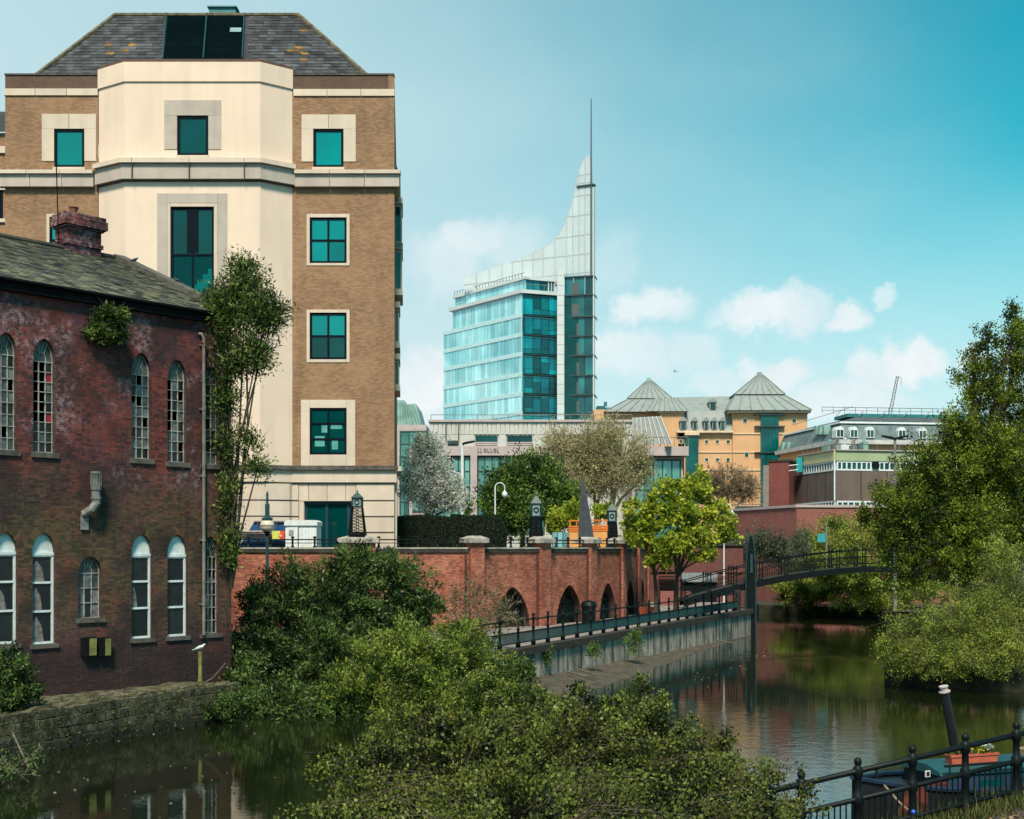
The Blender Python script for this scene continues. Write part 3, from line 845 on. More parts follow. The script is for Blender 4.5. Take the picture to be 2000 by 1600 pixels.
for xa, xb in ((10, 192), (571, 769)): mb = MB(); mb.box(OF, U(xa), U(xb), Vv(188), zt, -.35, 0); mb.build('parapet', m_dkbrick, OB)
for xa, xb in ((9, 193), (570, 770)): mb = MB(); mb.box(OF, U(xa), U(xb), zt, zt + .08, -.4, .05); mb.build('parapet_coping', m_stone_dark, OB)
# receding side wall with projecting window bays
SF = frame2(PZ(770.3, D0, 0), PZ(775.5, 82, 0)); SL = 20.6
mb = MB(); mb.box(SF, .0, SL, TZ, zt, -.3, 0); mb.build('side_wall', m_buff, OB)
mb = MB(); mb.box(OF, U(10), U(10) + .3, TZ, zt, -18, -.02); mb.box(OF, U(10) + .3, -7.75, TZ, zt, -18.4, -18); mb.build('rear_wall', m_buff, OB)
for (ya, yb, o_) in ((372, 452, .36), (464, 548, .36), (583, 655, .22), (688, 742, .22)):
    z0, z1 = Vv(yb), Vv(ya)
    f = MB(); f.box(SF, 2.5, 5.0, z0, z1, .0, o_); f.box(SF, 2.3, 5.2, z1, z1 + .3, 0, o_ + .06); f.box(SF, 2.3, 5.2, z0 - .25, z0, 0, o_ + .06)
    b_ = f.build('bay_window', m_stone, OB)
    g = MB(); g.box(SF, 2.7, 4.8, z0 + .15, z1 - .15, o_, o_ + .02); g.box(SF, 2.47, 2.499, z0 + .15, z1 - .15, .06, o_ - .05); g.build('pane', m_dteal_glass, b_)
# cream bay
bp = [(U(193), 0.0), (U(243, BW), BW), (U(508, BW), BW), (U(571), 0.0)]
zbt = Vv(122, BW)
mb = MB()
ha, hb = R_((346, 226, 407, 304), BW), R_((333, 404, 418, 598), BW)
wall_rect(mb, OF, bp[1][0], bp[2][0], z_base, zbt, [ha, hb], BW, .22)
for a, b in ((bp[0], bp[1]), (bp[2], bp[3])):
    mb.poly([OF.at(a[0], z_base, a[1]), OF.at(b[0], z_base, b[1]), OF.at(b[0], zbt, b[1]), OF.at(a[0], zbt, a[1])])
mb.poly([OF.at(p[0], zbt, p[1]) for p in bp])
mb.poly([OF.at(bp[3][0], zbt, 0), OF.at(bp[3][0], zt, 0), OF.at(bp[0][0], zt, 0), OF.at(bp[0][0], zbt, 0)])
mb.build('cream_bay', m_cream, OB)
mb = MB(); band(mb, OF, bp, Vv(160, BW), zbt, .07); mb.build('bay_fascia', m_cream, OB)
mb = MB(); band(mb, OF, bp, zbt, zbt + .16, .02, .4); mb.build('bay_coping', m_dkbrick, OB)
mb = MB(); band(mb, OF, bp, Vv(322, BW), Vv(313, BW), .42); mb.build('cornice_ledge', m_stone, OB)
mb = MB(); band(mb, OF, bp, Vv(352, BW), Vv(322.3, BW), .26); mb.build('cornice_frieze', m_stone_grey, OB)
mb = MB(); band(mb, OF, bp, Vv(355, BW), Vv(352.2, BW), .10); mb.build('cornice_shade_band', m_stone_dark, OB)  # thin dark band puts the shade under the cornice into the colour
mb = MB()   # block joints on the bay cornice
for px in (262, 373, 480):
    mb.box(OF, U(px, BW) - .012, U(px, BW) + .012, Vv(352, BW), Vv(313.5, BW), BW + .20, BW + .4225)
mb.build('cornice_joint', m_stone_dark, OB)
def blocks(x0, x1, n, y0, y1, w0, w1, mat, name='stone_block', fr=OF):
    for i in range(n):
        mb = MB(); a, b = U(x0 + (x1 - x0) * i / n), U(x0 + (x1 - x0) * (i + 1) / n)
        mb.box(fr, a + .012, b - .012, Vv(y1), Vv(y0), w0, w1); mb.build(name, mat, OB)
blocks(8, 192, 3, 174, 187, -.1, .07, m_stone); blocks(573, 771, 3, 175, 188, -.1, .07, m_stone)
for x0, x1, n in ((-8, 186, 3), (577, 783, 3)):
    blocks(x0, x1, n, 336, 343, -.1, .40, m_stone); blocks(x0 if x0 > 0 else 0, x1 - (2 if x1 > 300 else 0), n, 343.4, 367, -.1, .26, m_stone_grey)
mb = MB(); mb.box(SF, .0, 6, Vv(343), Vv(336), 0, .3); mb.box(SF, .0, 6, Vv(367), Vv(343.4), 0, .2); mb.build('side_cornice', m_stone, OB)
# stone surrounds
def surround(outer, inner, w, mat, split=None):
    o, i_ = R_(outer, w), R_(inner, w)
    z0 = max(o[2], i_[2]) if outer[3] < inner[3] else o[2]
    parts_ = [(o[0], i_[0], z0, o[3]), (i_[1], o[1], z0, o[3])]
    if split: mid = (o[0] + o[1]) / 2; parts_ = [(o[0], i_[0], z0, i_[3]), (i_[1], o[1], z0, i_[3]), (o[0], mid - .01, i_[3], o[3]), (mid + .01, o[1], i_[3], o[3])]
    else: parts_ += [(i_[0], i_[1], i_[3], o[3])]
    if o[2] < i_[2]: parts_.append((i_[0], i_[1], o[2], i_[2]))
    for p in parts_:
        mb = MB(); mb.box(OF, p[0] + .004, p[1] - .004, p[2] + .004, p[3] - .004, w - .05, w + .035); mb.build('surround_stone', mat, OB)
surround((82, 223, 188, 315), (106, 252, 165, 327), 0, m_stone, True); surround((589, 224, 695, 316), (612, 252, 671, 327), 0, m_stone, True)
surround((321, 196, 432, 292), (346, 226, 407, 304), BW, m_stone_grey, True)
surround((307, 378, 444, 610), (327, 397, 425, 610), BW, m_stone_grey); surround((327.4, 397.4, 424.6, 610), (333, 404, 418, 610), BW, m_stone)
surround((91, 418, 166, 519), (97, 424, 160, 514), 0, m_stone)
surround((599, 418, 683, 519), (605, 425, 677, 514), 0, m_stone); surround((599, 605, 683, 708), (605, 611, 677, 702), 0, m_stone); surround((588, 781, 694, 911), (605, 797, 677, 888), 0, m_stone)
for r, w in ((hl[0], 0), (hr[0], 0), (ha, BW)):
    rwindow(OB, OF, r, w - .02, 1, 1, .13, .08, m_navy_frame, m_dteal_glass if w else m_teal_glass)
    mb = MB(); mb.box(OF, r[0] - .05, r[1] + .05, r[2] - .13, r[2] - .005, w - .2, w + .09); mb.build('sill', m_stone, OB)
rwindow(OB, OF, hl[1], -.02, 2, 2, .11, .10, m_navy_frame, m_teal_glass); rwindow(OB, OF, hr[1], -.02, 2, 2, .11, .10, m_navy_frame, m_teal_glass)
rwindow(OB, OF, hr[2], -.02, 2, 2, .11, .10, m_navy_frame, lambda i, j: m_teal_glass if j else m_dteal_glass)
rwindow(OB, OF, hr[3], -.02, 2, 3, .11, .10, m_navy_frame, m_dteal_glass)
for (a_, b_, c_, d_) in ((628, 830, 640, 845), (646, 828, 668, 838), (615, 852, 634, 872), (648, 856, 660, 878)):   # papers and boxes behind the lowest window
    r = R_((a_, b_, c_, d_), -.06); mb = MB(); mb.box(OF, r[0], r[1], r[2], r[3], -.064, -.060); mb.build('paper', m_paper, OB)
# tall stair window: see-through panes, the stair behind them
mcl, nt, b_ = nodes('clear_teal_glass')
tr = nt.nodes.new('ShaderNodeBsdfTransparent'); tr.inputs[0].default_value = (.25, .86, .86, 1)
ms = nt.nodes.new('ShaderNodeMixShader'); ms.inputs[0].default_value = .25
b_.inputs['Base Color'].default_value = (0, .10, .11, 1); b_.inputs['Roughness'].default_value = .08
nt.links.new(tr.outputs[0], ms.inputs[1]); nt.links.new(b_.outputs[0], ms.inputs[2]); nt.links.new(ms.outputs[0], nt.nodes['Material Output'].inputs['Surface'])
rwindow(OB, OF, hb, BW - .06, 2, 2, .12, .09, m_navy_frame, lambda i, j: m_dteal_glass if j else mcl, fy=[0, .52, 1])
mb = MB(); mb.box(OF, (hb[0] + hb[1]) / 2 - .28, (hb[0] + hb[1]) / 2 + .28, hb[2] + (hb[3] - hb[2]) * .545, hb[3] - .1, BW - .13, BW - .055); mb.build('mullion_panel', m_navy_frame, OB)
mb = MB(); mb.box(OF, hb[0], hb[1], hb[2] - .3, hb[2] + (hb[3] - hb[2]) * .52, BW - 1.6, BW - 1.5); mb.build('stair_hall', m_backroom, OB)
mb = MB(); steps = 7
x0, x1, y0, y1 = U(345, BW - .5), U(419, BW - .5), Vv(600, BW - .5), Vv(527, BW - .5)
for i in range(steps):
    a, b = x0 + (x1 - x0) * i / steps, x0 + (x1 - x0) * (i + 1) / steps; t_ = y0 + (y1 - y0) * (i + 1) / steps
    mb.box(OF, a, b, t_ - .75, t_, BW - .6, BW - .3)
mb.build('stair', m_stair, OB)
# lower string course and rusticated cream base
w_b = .25
mb = MB(); band(mb, OF, [(U(440, BW), BW), (bp[2][0], BW), (bp[3][0], w_b), (U(778), w_b)], Vv(919), Vv(911), .32); mb.build('string_course', m_stone_dark, OB)
mb = MB(); band(mb, OF, [(U(440, BW), BW), (bp[2][0], BW), (bp[3][0], w_b), (U(776), w_b)], Vv(943), Vv(919.3), .16); mb.build('base_frieze', m_stone, OB)
mb = MB(); band(mb, OF, [(bp[0][0], 0), (bp[1][0], BW), (bp[2][0], BW), (bp[3][0], w_b - .05), (U(596), w_b - .05)], TZ, Vv(943), -.02); mb.box(OF, U(690), U(771), TZ, Vv(943), -.2, w_b - .07); mb.box(OF, U(596), U(690), Vv(980), Vv(943), -.2, w_b - .07)
mb.build('base_wall', m_stone_grey, OB)
rows_ = [(946, 977), (980, 1008), (1011, 1039), (1042, 1075)]
for (ya, yb) in rows_:
    mb = MB(); band(mb, OF, [(U(440, BW), BW), (bp[2][0], BW), (bp[3][0] - .1, w_b + .2), (bp[3][0], w_b)], Vv(yb), Vv(ya), .06); mb.build('rusticated_block', m_stone, OB)
    mb = MB(); mb.box(OF, U(571.5), U(585), Vv(yb), Vv(ya), 0, w_b + .05); mb.build('rusticated_block', m_stone, OB)
    mb = MB(); mb.box(OF, U(697), U(771), Vv(yb), Vv(ya), 0, w_b + .05); mb.build('rusticated_block', m_stone, OB)
for x0, x1 in ((586, 604), (605, 640), (641, 676), (677, 696)):
    mb = MB(); mb.box(OF, U(x0), U(x1), Vv(979), Vv(946), 0, w_b + .03); mb.build('lintel_block', m_stone, OB)
mb = MB(); mb.box(OF, U(586), U(595), TZ, Vv(980), 0, w_b + .02); mb.build('door_jamb', m_stone, OB)
rwindow(OB, OF, R_((596, 981, 697, 1080)), .05, 3, 1, .12, .14, M('navy_door_frame', (.004, .03, .06), .5, .2), m_dteal_glass, fx=[0, .42, .84, 1])
mb = MB(); mb.box(SF, .0, 5, Vv(920), Vv(911), 0, .35); mb.box(SF, .0, 5, TZ, Vv(921), 0, .12); mb.build('side_base', m_stone, OB)
# hipped slate roof with a louvre panel
e0, e1 = PZ(62, D0 + .6, zt), PZ(724, D0 + .6, zt)
r0, r1 = P(225, 31, D0 + 6), P(583, 31, D0 + 6)
bk0, bk1 = Vector((r0.x, D0 + 13, r0.z)), Vector((r1.x, D0 + 13, r1.z)); f0, f1 = Vector((e0.x, D0 + 17.5, zt)), Vector((e1.x, D0 + 17.5, zt))
mb = MB(); mb.poly([e0, e1, r1, r0]); mb.poly([e1, f1, bk1, r1]); mb.poly([f0, e0, r0, bk0]); mb.poly([r0, r1, bk1, bk0]); mb.poly([f1, f0, bk0, bk1])
oroof = mb.build('roof', m_slate, OB)
def rp(fu, s, h=0.0):
    a = e0.lerp(r0, s); b = e1.lerp(r1, s); n = (e1 - e0).cross(r0 - e0).normalized()
    return a.lerp(b, fu) + n * h
mb = MB(); NR = 22
sl = []
for r in range(NR):
    a = e0.lerp(r0, r / NR); b = e1.lerp(r1, r / NR); w_ = (b - a).length; n = int(w_ / .42)
    for i in range(n):
        x = (i + (.5 if r % 2 else 0)) / n
        if x + 1 / n > 1.0: continue
        ppx = 1000 + (a.lerp(b, x).x) / a.y * FOC
        if 318 < ppx < 478: continue
        sl.append((r, x, min(x + .97 / n, 1)))
rnd.shuffle(sl)
sl.sort(key=lambda q: abs(q[0] - 6) > 5)
for i, (r, xa, xb) in enumerate(sl):
    m1 = MB() if i < 300 else mb
    h = .03 + rnd.uniform(0, .015); t = rnd.random()
    A, B, Cc, D = rp(xa, r / NR, h), rp(xb, r / NR, h), rp(xb, (r + 1.1) / NR, .008), rp(xa, (r + 1.1) / NR, .008)
    m1.poly([A, B, Cc, D], None, t); m1.poly([rp(xa, r / NR, .002), rp(xb, r / NR, .002), B, A], None, t); m1.poly([rp(xa, r / NR, .002), A, D], None, t); m1.poly([B, rp(xb, r / NR, .002), Cc], None, t)
    lich = False
    ppx = 1000 + A.x / A.y * FOC; k = (r / NR)
    if (abs(ppx - 225) < 14 + 22 * k or abs(ppx - 575) < 12 + 14 * k) and rnd.random() < .18 + .4 * k: lich = True
    if i < 300: m1.build('slate', m_lichen if lich else m_slate, oroof)
mb.build('slating', m_slate, oroof, kind='stuff')
mb = MB()
for a, b in ((e0, r0), (e1, r1), (r0, r1)): mb.tube([a + Vector((0, 0, .05)), b + Vector((0, 0, .05))], .12, 6)
mb.build('hip_tiles', M('lichen_ridge', (.10, .085, .05), .85, .5, 3), oroof)
def rpx(px, py):     # point of the front slope under a photograph pixel
    n = (e1 - e0).cross(r0 - e0).normalized(); d = Vector(((px - 1000) / FOC, 1, (HZ - py) / FOC)); e = Vector((0, 0, EYE))
    return e + d * ((e0 - e).dot(n) / d.dot(n)), n
NL = 24
for i in range(NL):
    y1_, y0_ = 118 - (118 - 33) * i / NL, 118 - (118 - 33) * (i + .72) / NL
    a, n = rpx(321 + 8 * i / NL, y1_); b, _ = rpx(474 + 4 * i / NL, y1_); c, _ = rpx(474 + 4 * i / NL, y0_); d, _ = rpx(321 + 8 * i / NL, y0_)
    mb = MB(); q = [a + n * .17, b + n * .17, c + n * .08, d + n * .08]; g = [a, b, c, d]
    mb.poly(q)
    for k in range(4): mb.poly([g[k], g[(k + 1) % 4], q[(k + 1) % 4], q[k]])
    mb.build('louvre_slat', m_louvre, oroof)
mb = MB()
for xa, xb in ((398, 405), (319, 326), (474, 478)):
    a, n = rpx(xa, 119); b, _ = rpx(xb, 31); mb.tube([a + n * .16, b + n * .16], .035, 5)
mb.build('louvre_rail', m_iron_teal, oroof)
mb = MB(); a, n = rpx(450, 70); b, _ = rpx(472, 70); c, _ = rpx(473, 62); d, _ = rpx(451, 62); q = [p + n * .22 for p in (a, b, c, d)]; mb.poly(q); mb.poly([p - n * .02 for p in q][::-1]); mb.build('roof_light', M('roof_light_grey', (.20, .30, .33), .4, .1), oroof)
mb = MB(); a = P(408, 30, D0 + 7); b = P(460, 15, D0 + 7); mb.box(Frame((0, D0 + 7, 0), (1, 0, 0), (0, -1, 0)), a.x, b.x, a.z - .2, b.z, -1.2, 0); mb.box(Frame((0, D0 + 7, 0), (1, 0, 0), (0, -1, 0)), a.x - .08, b.x + .08, b.z, b.z + .07, -1.3, .1)
mb.build('roof_vent_box', m_teal_metal, oroof)
# a wing set back at the frame edge
W2 = Frame((0, D0 + 9, 0), (1, 0, 0), (0, -1, 0))
wg = thing('office_wing', 'set back brick wing of the office block with a dark slate roof', 'building', W2.at(-40, TZ))
mb = MB(); a = W2.hit(14, 300)[0]; mb.box(W2, a - 22, a, TZ, W2.hit(0, 260)[1], -8, 0); mb.build('brick_wall', m_buff, wg)
mb = MB(); v = W2.hit(0, 260)[1]
for z0, z1 in ((300, 287), (372, 366), (435, 428)): mb.box(W2, a - 22, a + .02, W2.hit(0, z0)[1], W2.hit(0, z1)[1], -.2, .12)
mb.build('stone_band', m_stone, wg)
mb = MB(); t = W2.hit(0, 158)[1]; mb.poly([W2.at(a - 22, v, .2), W2.at(a, v, .2), W2.at(a - .2, t, -5), W2.at(a - 22, t, -5)]); mb.poly([W2.at(a, v, .2), W2.at(a, v, -9), W2.at(a - .2, t, -5)]); mb.build('roof', m_slate, wg)
mb = MB(); mb.box(W2, W2.hit(-6, 400)[0], W2.hit(6, 400)[0], W2.hit(0, 428)[1], W2.hit(0, 372)[1], -.2, .03); mb.build('window', m_navy_frame, wg)
# ------------------------------------------------------------------ the red brick arcade wall below the street
AT = 5.52                                        # coping top
AR = thing('arcade_wall', 'red brick river wall with dark arched openings and stone capped piers', 'wall', (AW[2].x, AW[2].y, QZ))
mbb, mbm, mrev, mcop, mced = MB(), MB(), MB(), MB(), MB()
m_grille = M('teal_grille', (.004, .018, .020), .6, .3, spec=.2)
def parab(uc, a, v0, va):
    def f(v):
        if v > va or v < v0 - .1: return None
        h = a * max(0, 1 - ((max(v, v0) - v0) / (va - v0)) ** 2) ** .7
        return (uc - h, uc + h) if h > .02 else None
    return f
for i in range(len(AW) - 1):
    fr = frame2(AW[i], AW[i + 1]); L_ = (AW[i + 1] - AW[i]).length
    ops = []
    if i >= 2:
        uc = L_ * .5 + .12; a, va = 1.18, QZ + 1.98
        ops = [parab(uc, a, QZ, va)]
        pts = []
        for k in range(25):
            v = QZ + (va - QZ) * k / 24; h = a * max(0, 1 - (k / 24) ** 2) ** .7; pts.append((h, v))
        out = [(uc - h, v) for h, v in pts] + [(uc + h, v) for h, v in pts[::-1]]
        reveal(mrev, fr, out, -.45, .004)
        for (h0, v0_), (h1, v1_) in zip(pts[:-1], pts[1:]):   # brick ring round the arch
            for sg in (-1, 1):
                for ring in (0, 1):
                    k0, k1 = .008 + ring * .12, .118 + ring * .12
                    q = [(uc + sg * (h0 + k0), v0_ + .004 + k0 * .75), (uc + sg * (h0 + k1), v0_ + .004 + k1 * .75), (uc + sg * (h1 + k1), v1_ + k1 * .75 - .004), (uc + sg * (h1 + k0), v1_ + k0 * .75 - .004)]
                    mbb.prism(fr, q, -.05, .008, rnd.random())
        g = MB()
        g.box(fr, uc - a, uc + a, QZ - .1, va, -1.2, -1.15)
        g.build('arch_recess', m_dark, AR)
        g = MB()
        for k in range(-6, 7):
            u = uc + k * .19; h = (va - QZ) * (1 - (abs(k * .19) / a) ** 1.43) ** .5 if abs(k * .19) < a else 0
            if h > .1: g.box(fr, u - .016, u + .016, QZ, QZ + h, -.38, -.35)
        for v in (.5, 1.05):
            h = a * (1 - (v / (va - QZ)) ** 2) ** .7; g.box(fr, uc - h, uc + h, QZ + v, QZ + v + .06, -.385, -.345)
        g.build('arch_grille', m_grille, AR)
    brick_rows(fr, 0.0, L_ - .02, QZ - .1, AT - .18, ops, mbb, mbm, None, rnd)
    mcop.box(fr, 0, L_, AT - .08, AT, -.35, .10); mced.box(fr, 0, L_, AT - .24, AT - .082, -.3, .07)
    mbm.box(fr, 0, L_, QZ - .1, AT - .25, -1.3, -.9)
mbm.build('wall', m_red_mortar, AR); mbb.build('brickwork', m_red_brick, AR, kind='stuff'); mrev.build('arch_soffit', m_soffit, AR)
mcop.build('coping', m_coping, AR); mced.build('coping_edge', m_coping_dk, AR)
pier_at = []
for i in range(1, len(AW)):
    a = AW[i - 1]; b = AW[min(i, len(AW) - 1)]; c = AW[min(i + 1, len(AW) - 1)]
    fr = frame2(a, c) if i < len(AW) - 1 else frame2(a, b)
    fr = Frame(b, fr.u, fr.w)
    hw = .62 if i < 3 else .40
    pb, pm = MB(), MB()
    brick_rows(fr, -.36 if i >= 2 else -.8, .36 if i >= 2 else .8, QZ - .1, AT + .2, [], pb, pm, None, rnd); 
    for k in range(int((AT + .3 - QZ) / .075)):
        v = QZ - .1 + k * .075
        for w0 in (-.02, .10):
            pass
    hw2 = .36 if i >= 2 else .8
    body = MB(); body.box(fr, -hw2 + .012, hw2 - .012, QZ - .1, AT + .22, -.6, .16, 0)
    sh = Frame(fr.at(0, 0, .19), fr.u, fr.w)
    pb2 = MB(); pm2 = MB(); brick_rows(sh, -hw2, hw2, QZ - .1, AT + .22, [], pb2, pm2, None, rnd)
    SL_ = Frame(fr.at(-hw2, 0, -.4), -fr.w, -fr.u)
    brick_rows(Frame(fr.at(-hw2, 0, .19), -fr.w, -fr.u), -.0, .6, QZ - .1, AT + .22, [], pb2, pm2, None, rnd)
    pier = pb2.build('pier', m_red_brick, AR, kind='stuff'); pm2.build('pier_core', m_red_mortar, pier)
    cpm = MB(); k = hw2 + .16
    cpm.box(fr, -k, k, AT + .22, AT + .42, -.8, .36); cpm.box(fr, -k + .06, k - .06, AT + .18, AT + .22, -.7, .30)
    q0 = [fr.at(-k, AT + .42, -.8), fr.at(k, AT + .42, -.8), fr.at(k, AT + .42, .36), fr.at(-k, AT + .42, .36)]; q1 = [fr.at(x * .45, AT + .55, y) for x, y in ((-k, -.45), (k, -.45), (k, .05), (-k, .05))]
    for j in range(4): cpm.poly([q0[j], q0[(j + 1) % 4], q1[(j + 1) % 4], q1[j]][::-1])
    cpm.poly(q1[::-1])
    cpm.build('pier_cap', m_coping, AR)
    dp = MB(); u_ = -hw2 - .22
    if i >= 2:
        dp.tube([fr.at(u_, QZ, .08), fr.at(u_, AT - .3, .08)], .05, 6); dp.build('pier_shade_strip', m_soffit, AR)  # no pipe: dark strip added for the shade beside each pier
    pier_at.append(fr.at(0, AT + .55, -.2))
# low iron railing along the coping
RL = thing('coping_railing', 'low iron rail with ball topped posts along the arcade wall coping', 'railing', (AW[1].x, AW[1].y, AT))
mb = MB(); path = [Vector((p.x, p.y + .18, AT + .36)) for p in AW]; mb.tube(path, .03, 6); mb.tube([p - Vector((0, 0, .16)) for p in path], .018, 6); mb.build('rail', m_iron, RL)
def ball_post(p, h, mat, parent, r=.04):
    mb = MB(); mb.lathe([(r * 1.7, 0), (r * 1.7, .05), (r, .07), (r, h * .62), (r * 1.8, h * .64), (r * 1.8, h * .72), (r, h * .75), (r * .9, h * .8), (r * 1.7, h * .86), (r * 1.9, h * .92), (r * 1.2, h * .98), (.004, h)], p, 8)
    return mb.build('post', mat, parent, True)
for i in range(len(AW) - 1):
    n = 3 if i >= 2 else 5
    for k in range(1, n + 1):
        p = AW[i].lerp(AW[i + 1], k / (n + 1)); ball_post((p.x, p.y + .18, AT), .52, m_iron, RL, .05)

# ------------------------------------------------------------------ things on the street terrace
m_lglass = M('grey_lantern_glass', (.20, .27, .27), .4, .2)
def obelisk(label, loc, h, dark=False, ws=1.0):
    t = thing('lattice_lamp', label, 'lamp', loc, 'obelisk lanterns along the terrace')
    x, y, z = loc; b0, b1 = .165 * h * ws, .105 * h * ws
    mb = MB(); mb.box(Frame((x, y, 0), (1, 0, 0), (0, -1, 0)), -b0 * 1.12, b0 * 1.12, z, z + .08 * h, -b0 * 1.12, b0 * 1.12); mb.build('base', m_iron, t)
    z0, z1 = z + .08 * h, z + .62 * h
    mb = MB(); qs = [(-1, -1), (1, -1), (1, 1), (-1, 1)]
    def cn(i, f, k=1.0):
        b = b0 + (b1 - b0) * f; return Vector((x + qs[i % 4][0] * b * k, y + qs[i % 4][1] * b * k, z0 + (z1 - z0) * f))
    for i in range(4):
        mb.tube([cn(i, 0), cn(i, 1)], .012 * h, 4)
        mb.tube([(cn(i, 0) + cn(i + 1, 0)) / 2, (cn(i, 1) + cn(i + 1, 1)) / 2], .007 * h, 4)
        NN = 8
        for k in range(NN):
            f0, f1 = k / NN, (k + 1) / NN
            for s0, s1 in ((0, .5), (.5, 1)):
                A = lambda s, f: cn(i, f).lerp(cn(i + 1, f), s)
                mb.tube([A(s0, f0), A(s1, f1)], .0038 * h, 4); mb.tube([A(s1, f0), A(s0, f1)], .0038 * h, 4)
    mb.build('lattice', m_iron, t, kind='stuff')
    mb = MB(); hb_ = .10 * h * ws; z2, z3 = z + .63 * h, z + .82 * h
    for i in range(4):
        a, b = Vector((x + qs[i][0] * hb_, y + qs[i][1] * hb_, z2)), Vector((x + qs[i][0] * hb_, y + qs[i][1] * hb_, z3)); mb.tube([a, b], .016 * h, 4)
        c, d = Vector((x + qs[(i + 1) % 4][0] * hb_, y + qs[(i + 1) % 4][1] * hb_, z2)), Vector((x + qs[(i + 1) % 4][0] * hb_, y + qs[(i + 1) % 4][1] * hb_, z3))
        mb.tube([a, c], .014 * h, 4); mb.tube([b, d], .014 * h, 4)
        ce = (a + d) / 2; ax = (c - a).normalized(); rr_ = .05 * h * ws
        pts = [ce + ax * rr_ * math.cos(q_) + Vector((0, 0, rr_ * math.sin(q_))) for q_ in [k * math.pi / 6 for k in range(13)]]
        mb.tube(pts, .009 * h, 4)
    mb.build('lantern_frame', m_iron_teal, t)
    mb = MB(); mb.box(Frame((x, y, 0), (1, 0, 0), (0, -1, 0)), -hb_ * .86, hb_ * .86, z2 + .01, z3 - .01, -hb_ * .86, hb_ * .86); mb.build('lantern_glass', m_lglass, t)
    mb = MB(); mb.frustum((x, y, z3), hb_ * 1.25, (x, y, z + .94 * h), hb_ * .12); mb.lathe([(.012 * h, 0), (.02 * h, .02 * h), (.004, .06 * h)], (x, y, z + .94 * h), 6); mb.build('lantern_roof', m_iron_teal, t)
    if dark:
        mb = MB(); mb.frustum((x, y, z0), b0 * .93, (x, y, z1), b1 * .93); mb.build('shaft_core', m_iron, t)
    return t
p = pier_at[0]
obelisk('open lattice obelisk lamp on the wide brick pier before the cream block', (P(698, 1034, 57.4).x, 57.4, AT + .55), 2.15)
obelisk('dark obelisk lamp standing before the big dark green tree', (P(1047, 1040, 66.5).x, 66.5, TZ + .2), 3.65, True, .68)
obelisk('dark obelisk lamp just beside the orange planters', (P(1195, 1040, 75).x, 75, TZ + .2), 3.5, True, .68)
obelisk('dark obelisk lamp half hidden by the yellow green maple', (P(1232, 1040, 84).x, 84, TZ + .2), 3.55, True, .68)
# globe lamp before the wall
g = PZ(522, 54.5, 0); t = thing('globe_lamp', 'teal lamp post with a white globe and a tapering finial', 'lamp', (g.x, g.y, QZ - .4))
zc = P(522, 1027, 54.5).z
mb = MB(); mb.tube([(g.x, g.y, QZ - .4), (g.x, g.y, zc - .32)], .065, 8); mb.build('post', m_iron_teal, t)
mb = MB(); mb.sphere((g.x, g.y, zc), .32, 18); mb.build('globe', M('milky_globe', (.55, .50, .42), .3, .05), t, True)
mb = MB(); mb.tube([(g.x, g.y, zc - .012), (g.x, g.y, zc + .012)], .328, 18); mb.lathe([(.08, -.45), (.12, -.34), (.17, -.28)], (g.x, g.y, zc), 10); mb.build('globe_band', m_iron, t)
mb = MB(); mb.lathe([(.24, .24), (.25, .34), (.10, .40), (.105, .95), (.06, 1.0), (.05, 1.45), (.01, 1.55)], (g.x, g.y, zc), 10); mb.build('finial', m_iron_teal, t)
# blue skip and white site cabin
SK = Frame((0, 59.5, 0), (1, 0, 0), (0, -1, 0))
a, b = SK.hit(470, 1020)[0], SK.hit(556, 1020)[0]; zt_ = SK.hit(500, 1020)[1]
m_skip = M('blue_skip_paint', (.006, .07, .22), .5, .3, 3, streak=.3)
t = thing('blue_skip', 'open blue steel skip loaded with pale planks beside the white cabin', 'skip', SK.at(a, TZ)); 
mb = MB(); mb.prism(SK, [(a + .5, TZ + .05), (b + 1.7, TZ + .05), (b + .75, zt_), (a + .1 + .55, zt_), (a - .1, TZ + .8)], -1.8, 0); mb.build('body', m_skip, t)
mb = MB(); mb.tube([SK.at(a + .65, zt_, .03), SK.at(b + .75, zt_, .03), SK.at(b + 1.9, TZ + .05, .03)], .06, 4)
for k in range(5): u = a + .8 + k * .45; mb.box(SK, u, u + .07, TZ + .1, zt_, 0, .06)
mb.build('rim', M('grey_skip_rim', (.05, .06, .07), .5, .3), t)
t = thing('plank_pile', 'pile of pale sawn planks lying before the blue skip', 'planks', SK.at(a, TZ))
for k in range(7):
    mb = MB(); y0 = SK.hit(500, 1055 - k * 2.6)[1]; sl_ = rnd.uniform(-.05, .08)
    u0 = a - .3 + rnd.uniform(0, .4); u1 = u0 + rnd.uniform(1.8, 2.8)
    mb.prism(SK, [(u0, y0), (u1, y0 - sl_), (u1, y0 - sl_ + .055), (u0, y0 + .055)], .1 + k * .05, .32 + k * .05); mb.build('plank', M('pale_timber', (.42, .33, .25), .8, .2, 3) if k == 0 else bpy.data.materials['pale_timber'], t)
t = thing('warning_board', 'small yellow and red board with a round mark hung by the skip', 'sign', SK.at(b, TZ + .6, .3))
r = SK.rect(531, 1037, 556, 1054, .6)
mb = MB(); mb.box(SK, r[0], r[0] + (r[1] - r[0]) * .62, r[2], r[3], .55, .58); mb.build('yellow_panel', M('yellow_board', (.50, .55, .10), .6, .1), t)
mb = MB(); mb.box(SK, r[0] + (r[1] - r[0]) * .62, r[1], r[2], r[3], .55, .58); mb.build('red_panel', M('red_board_paint', (.55, .06, .03), .6, .1), t)
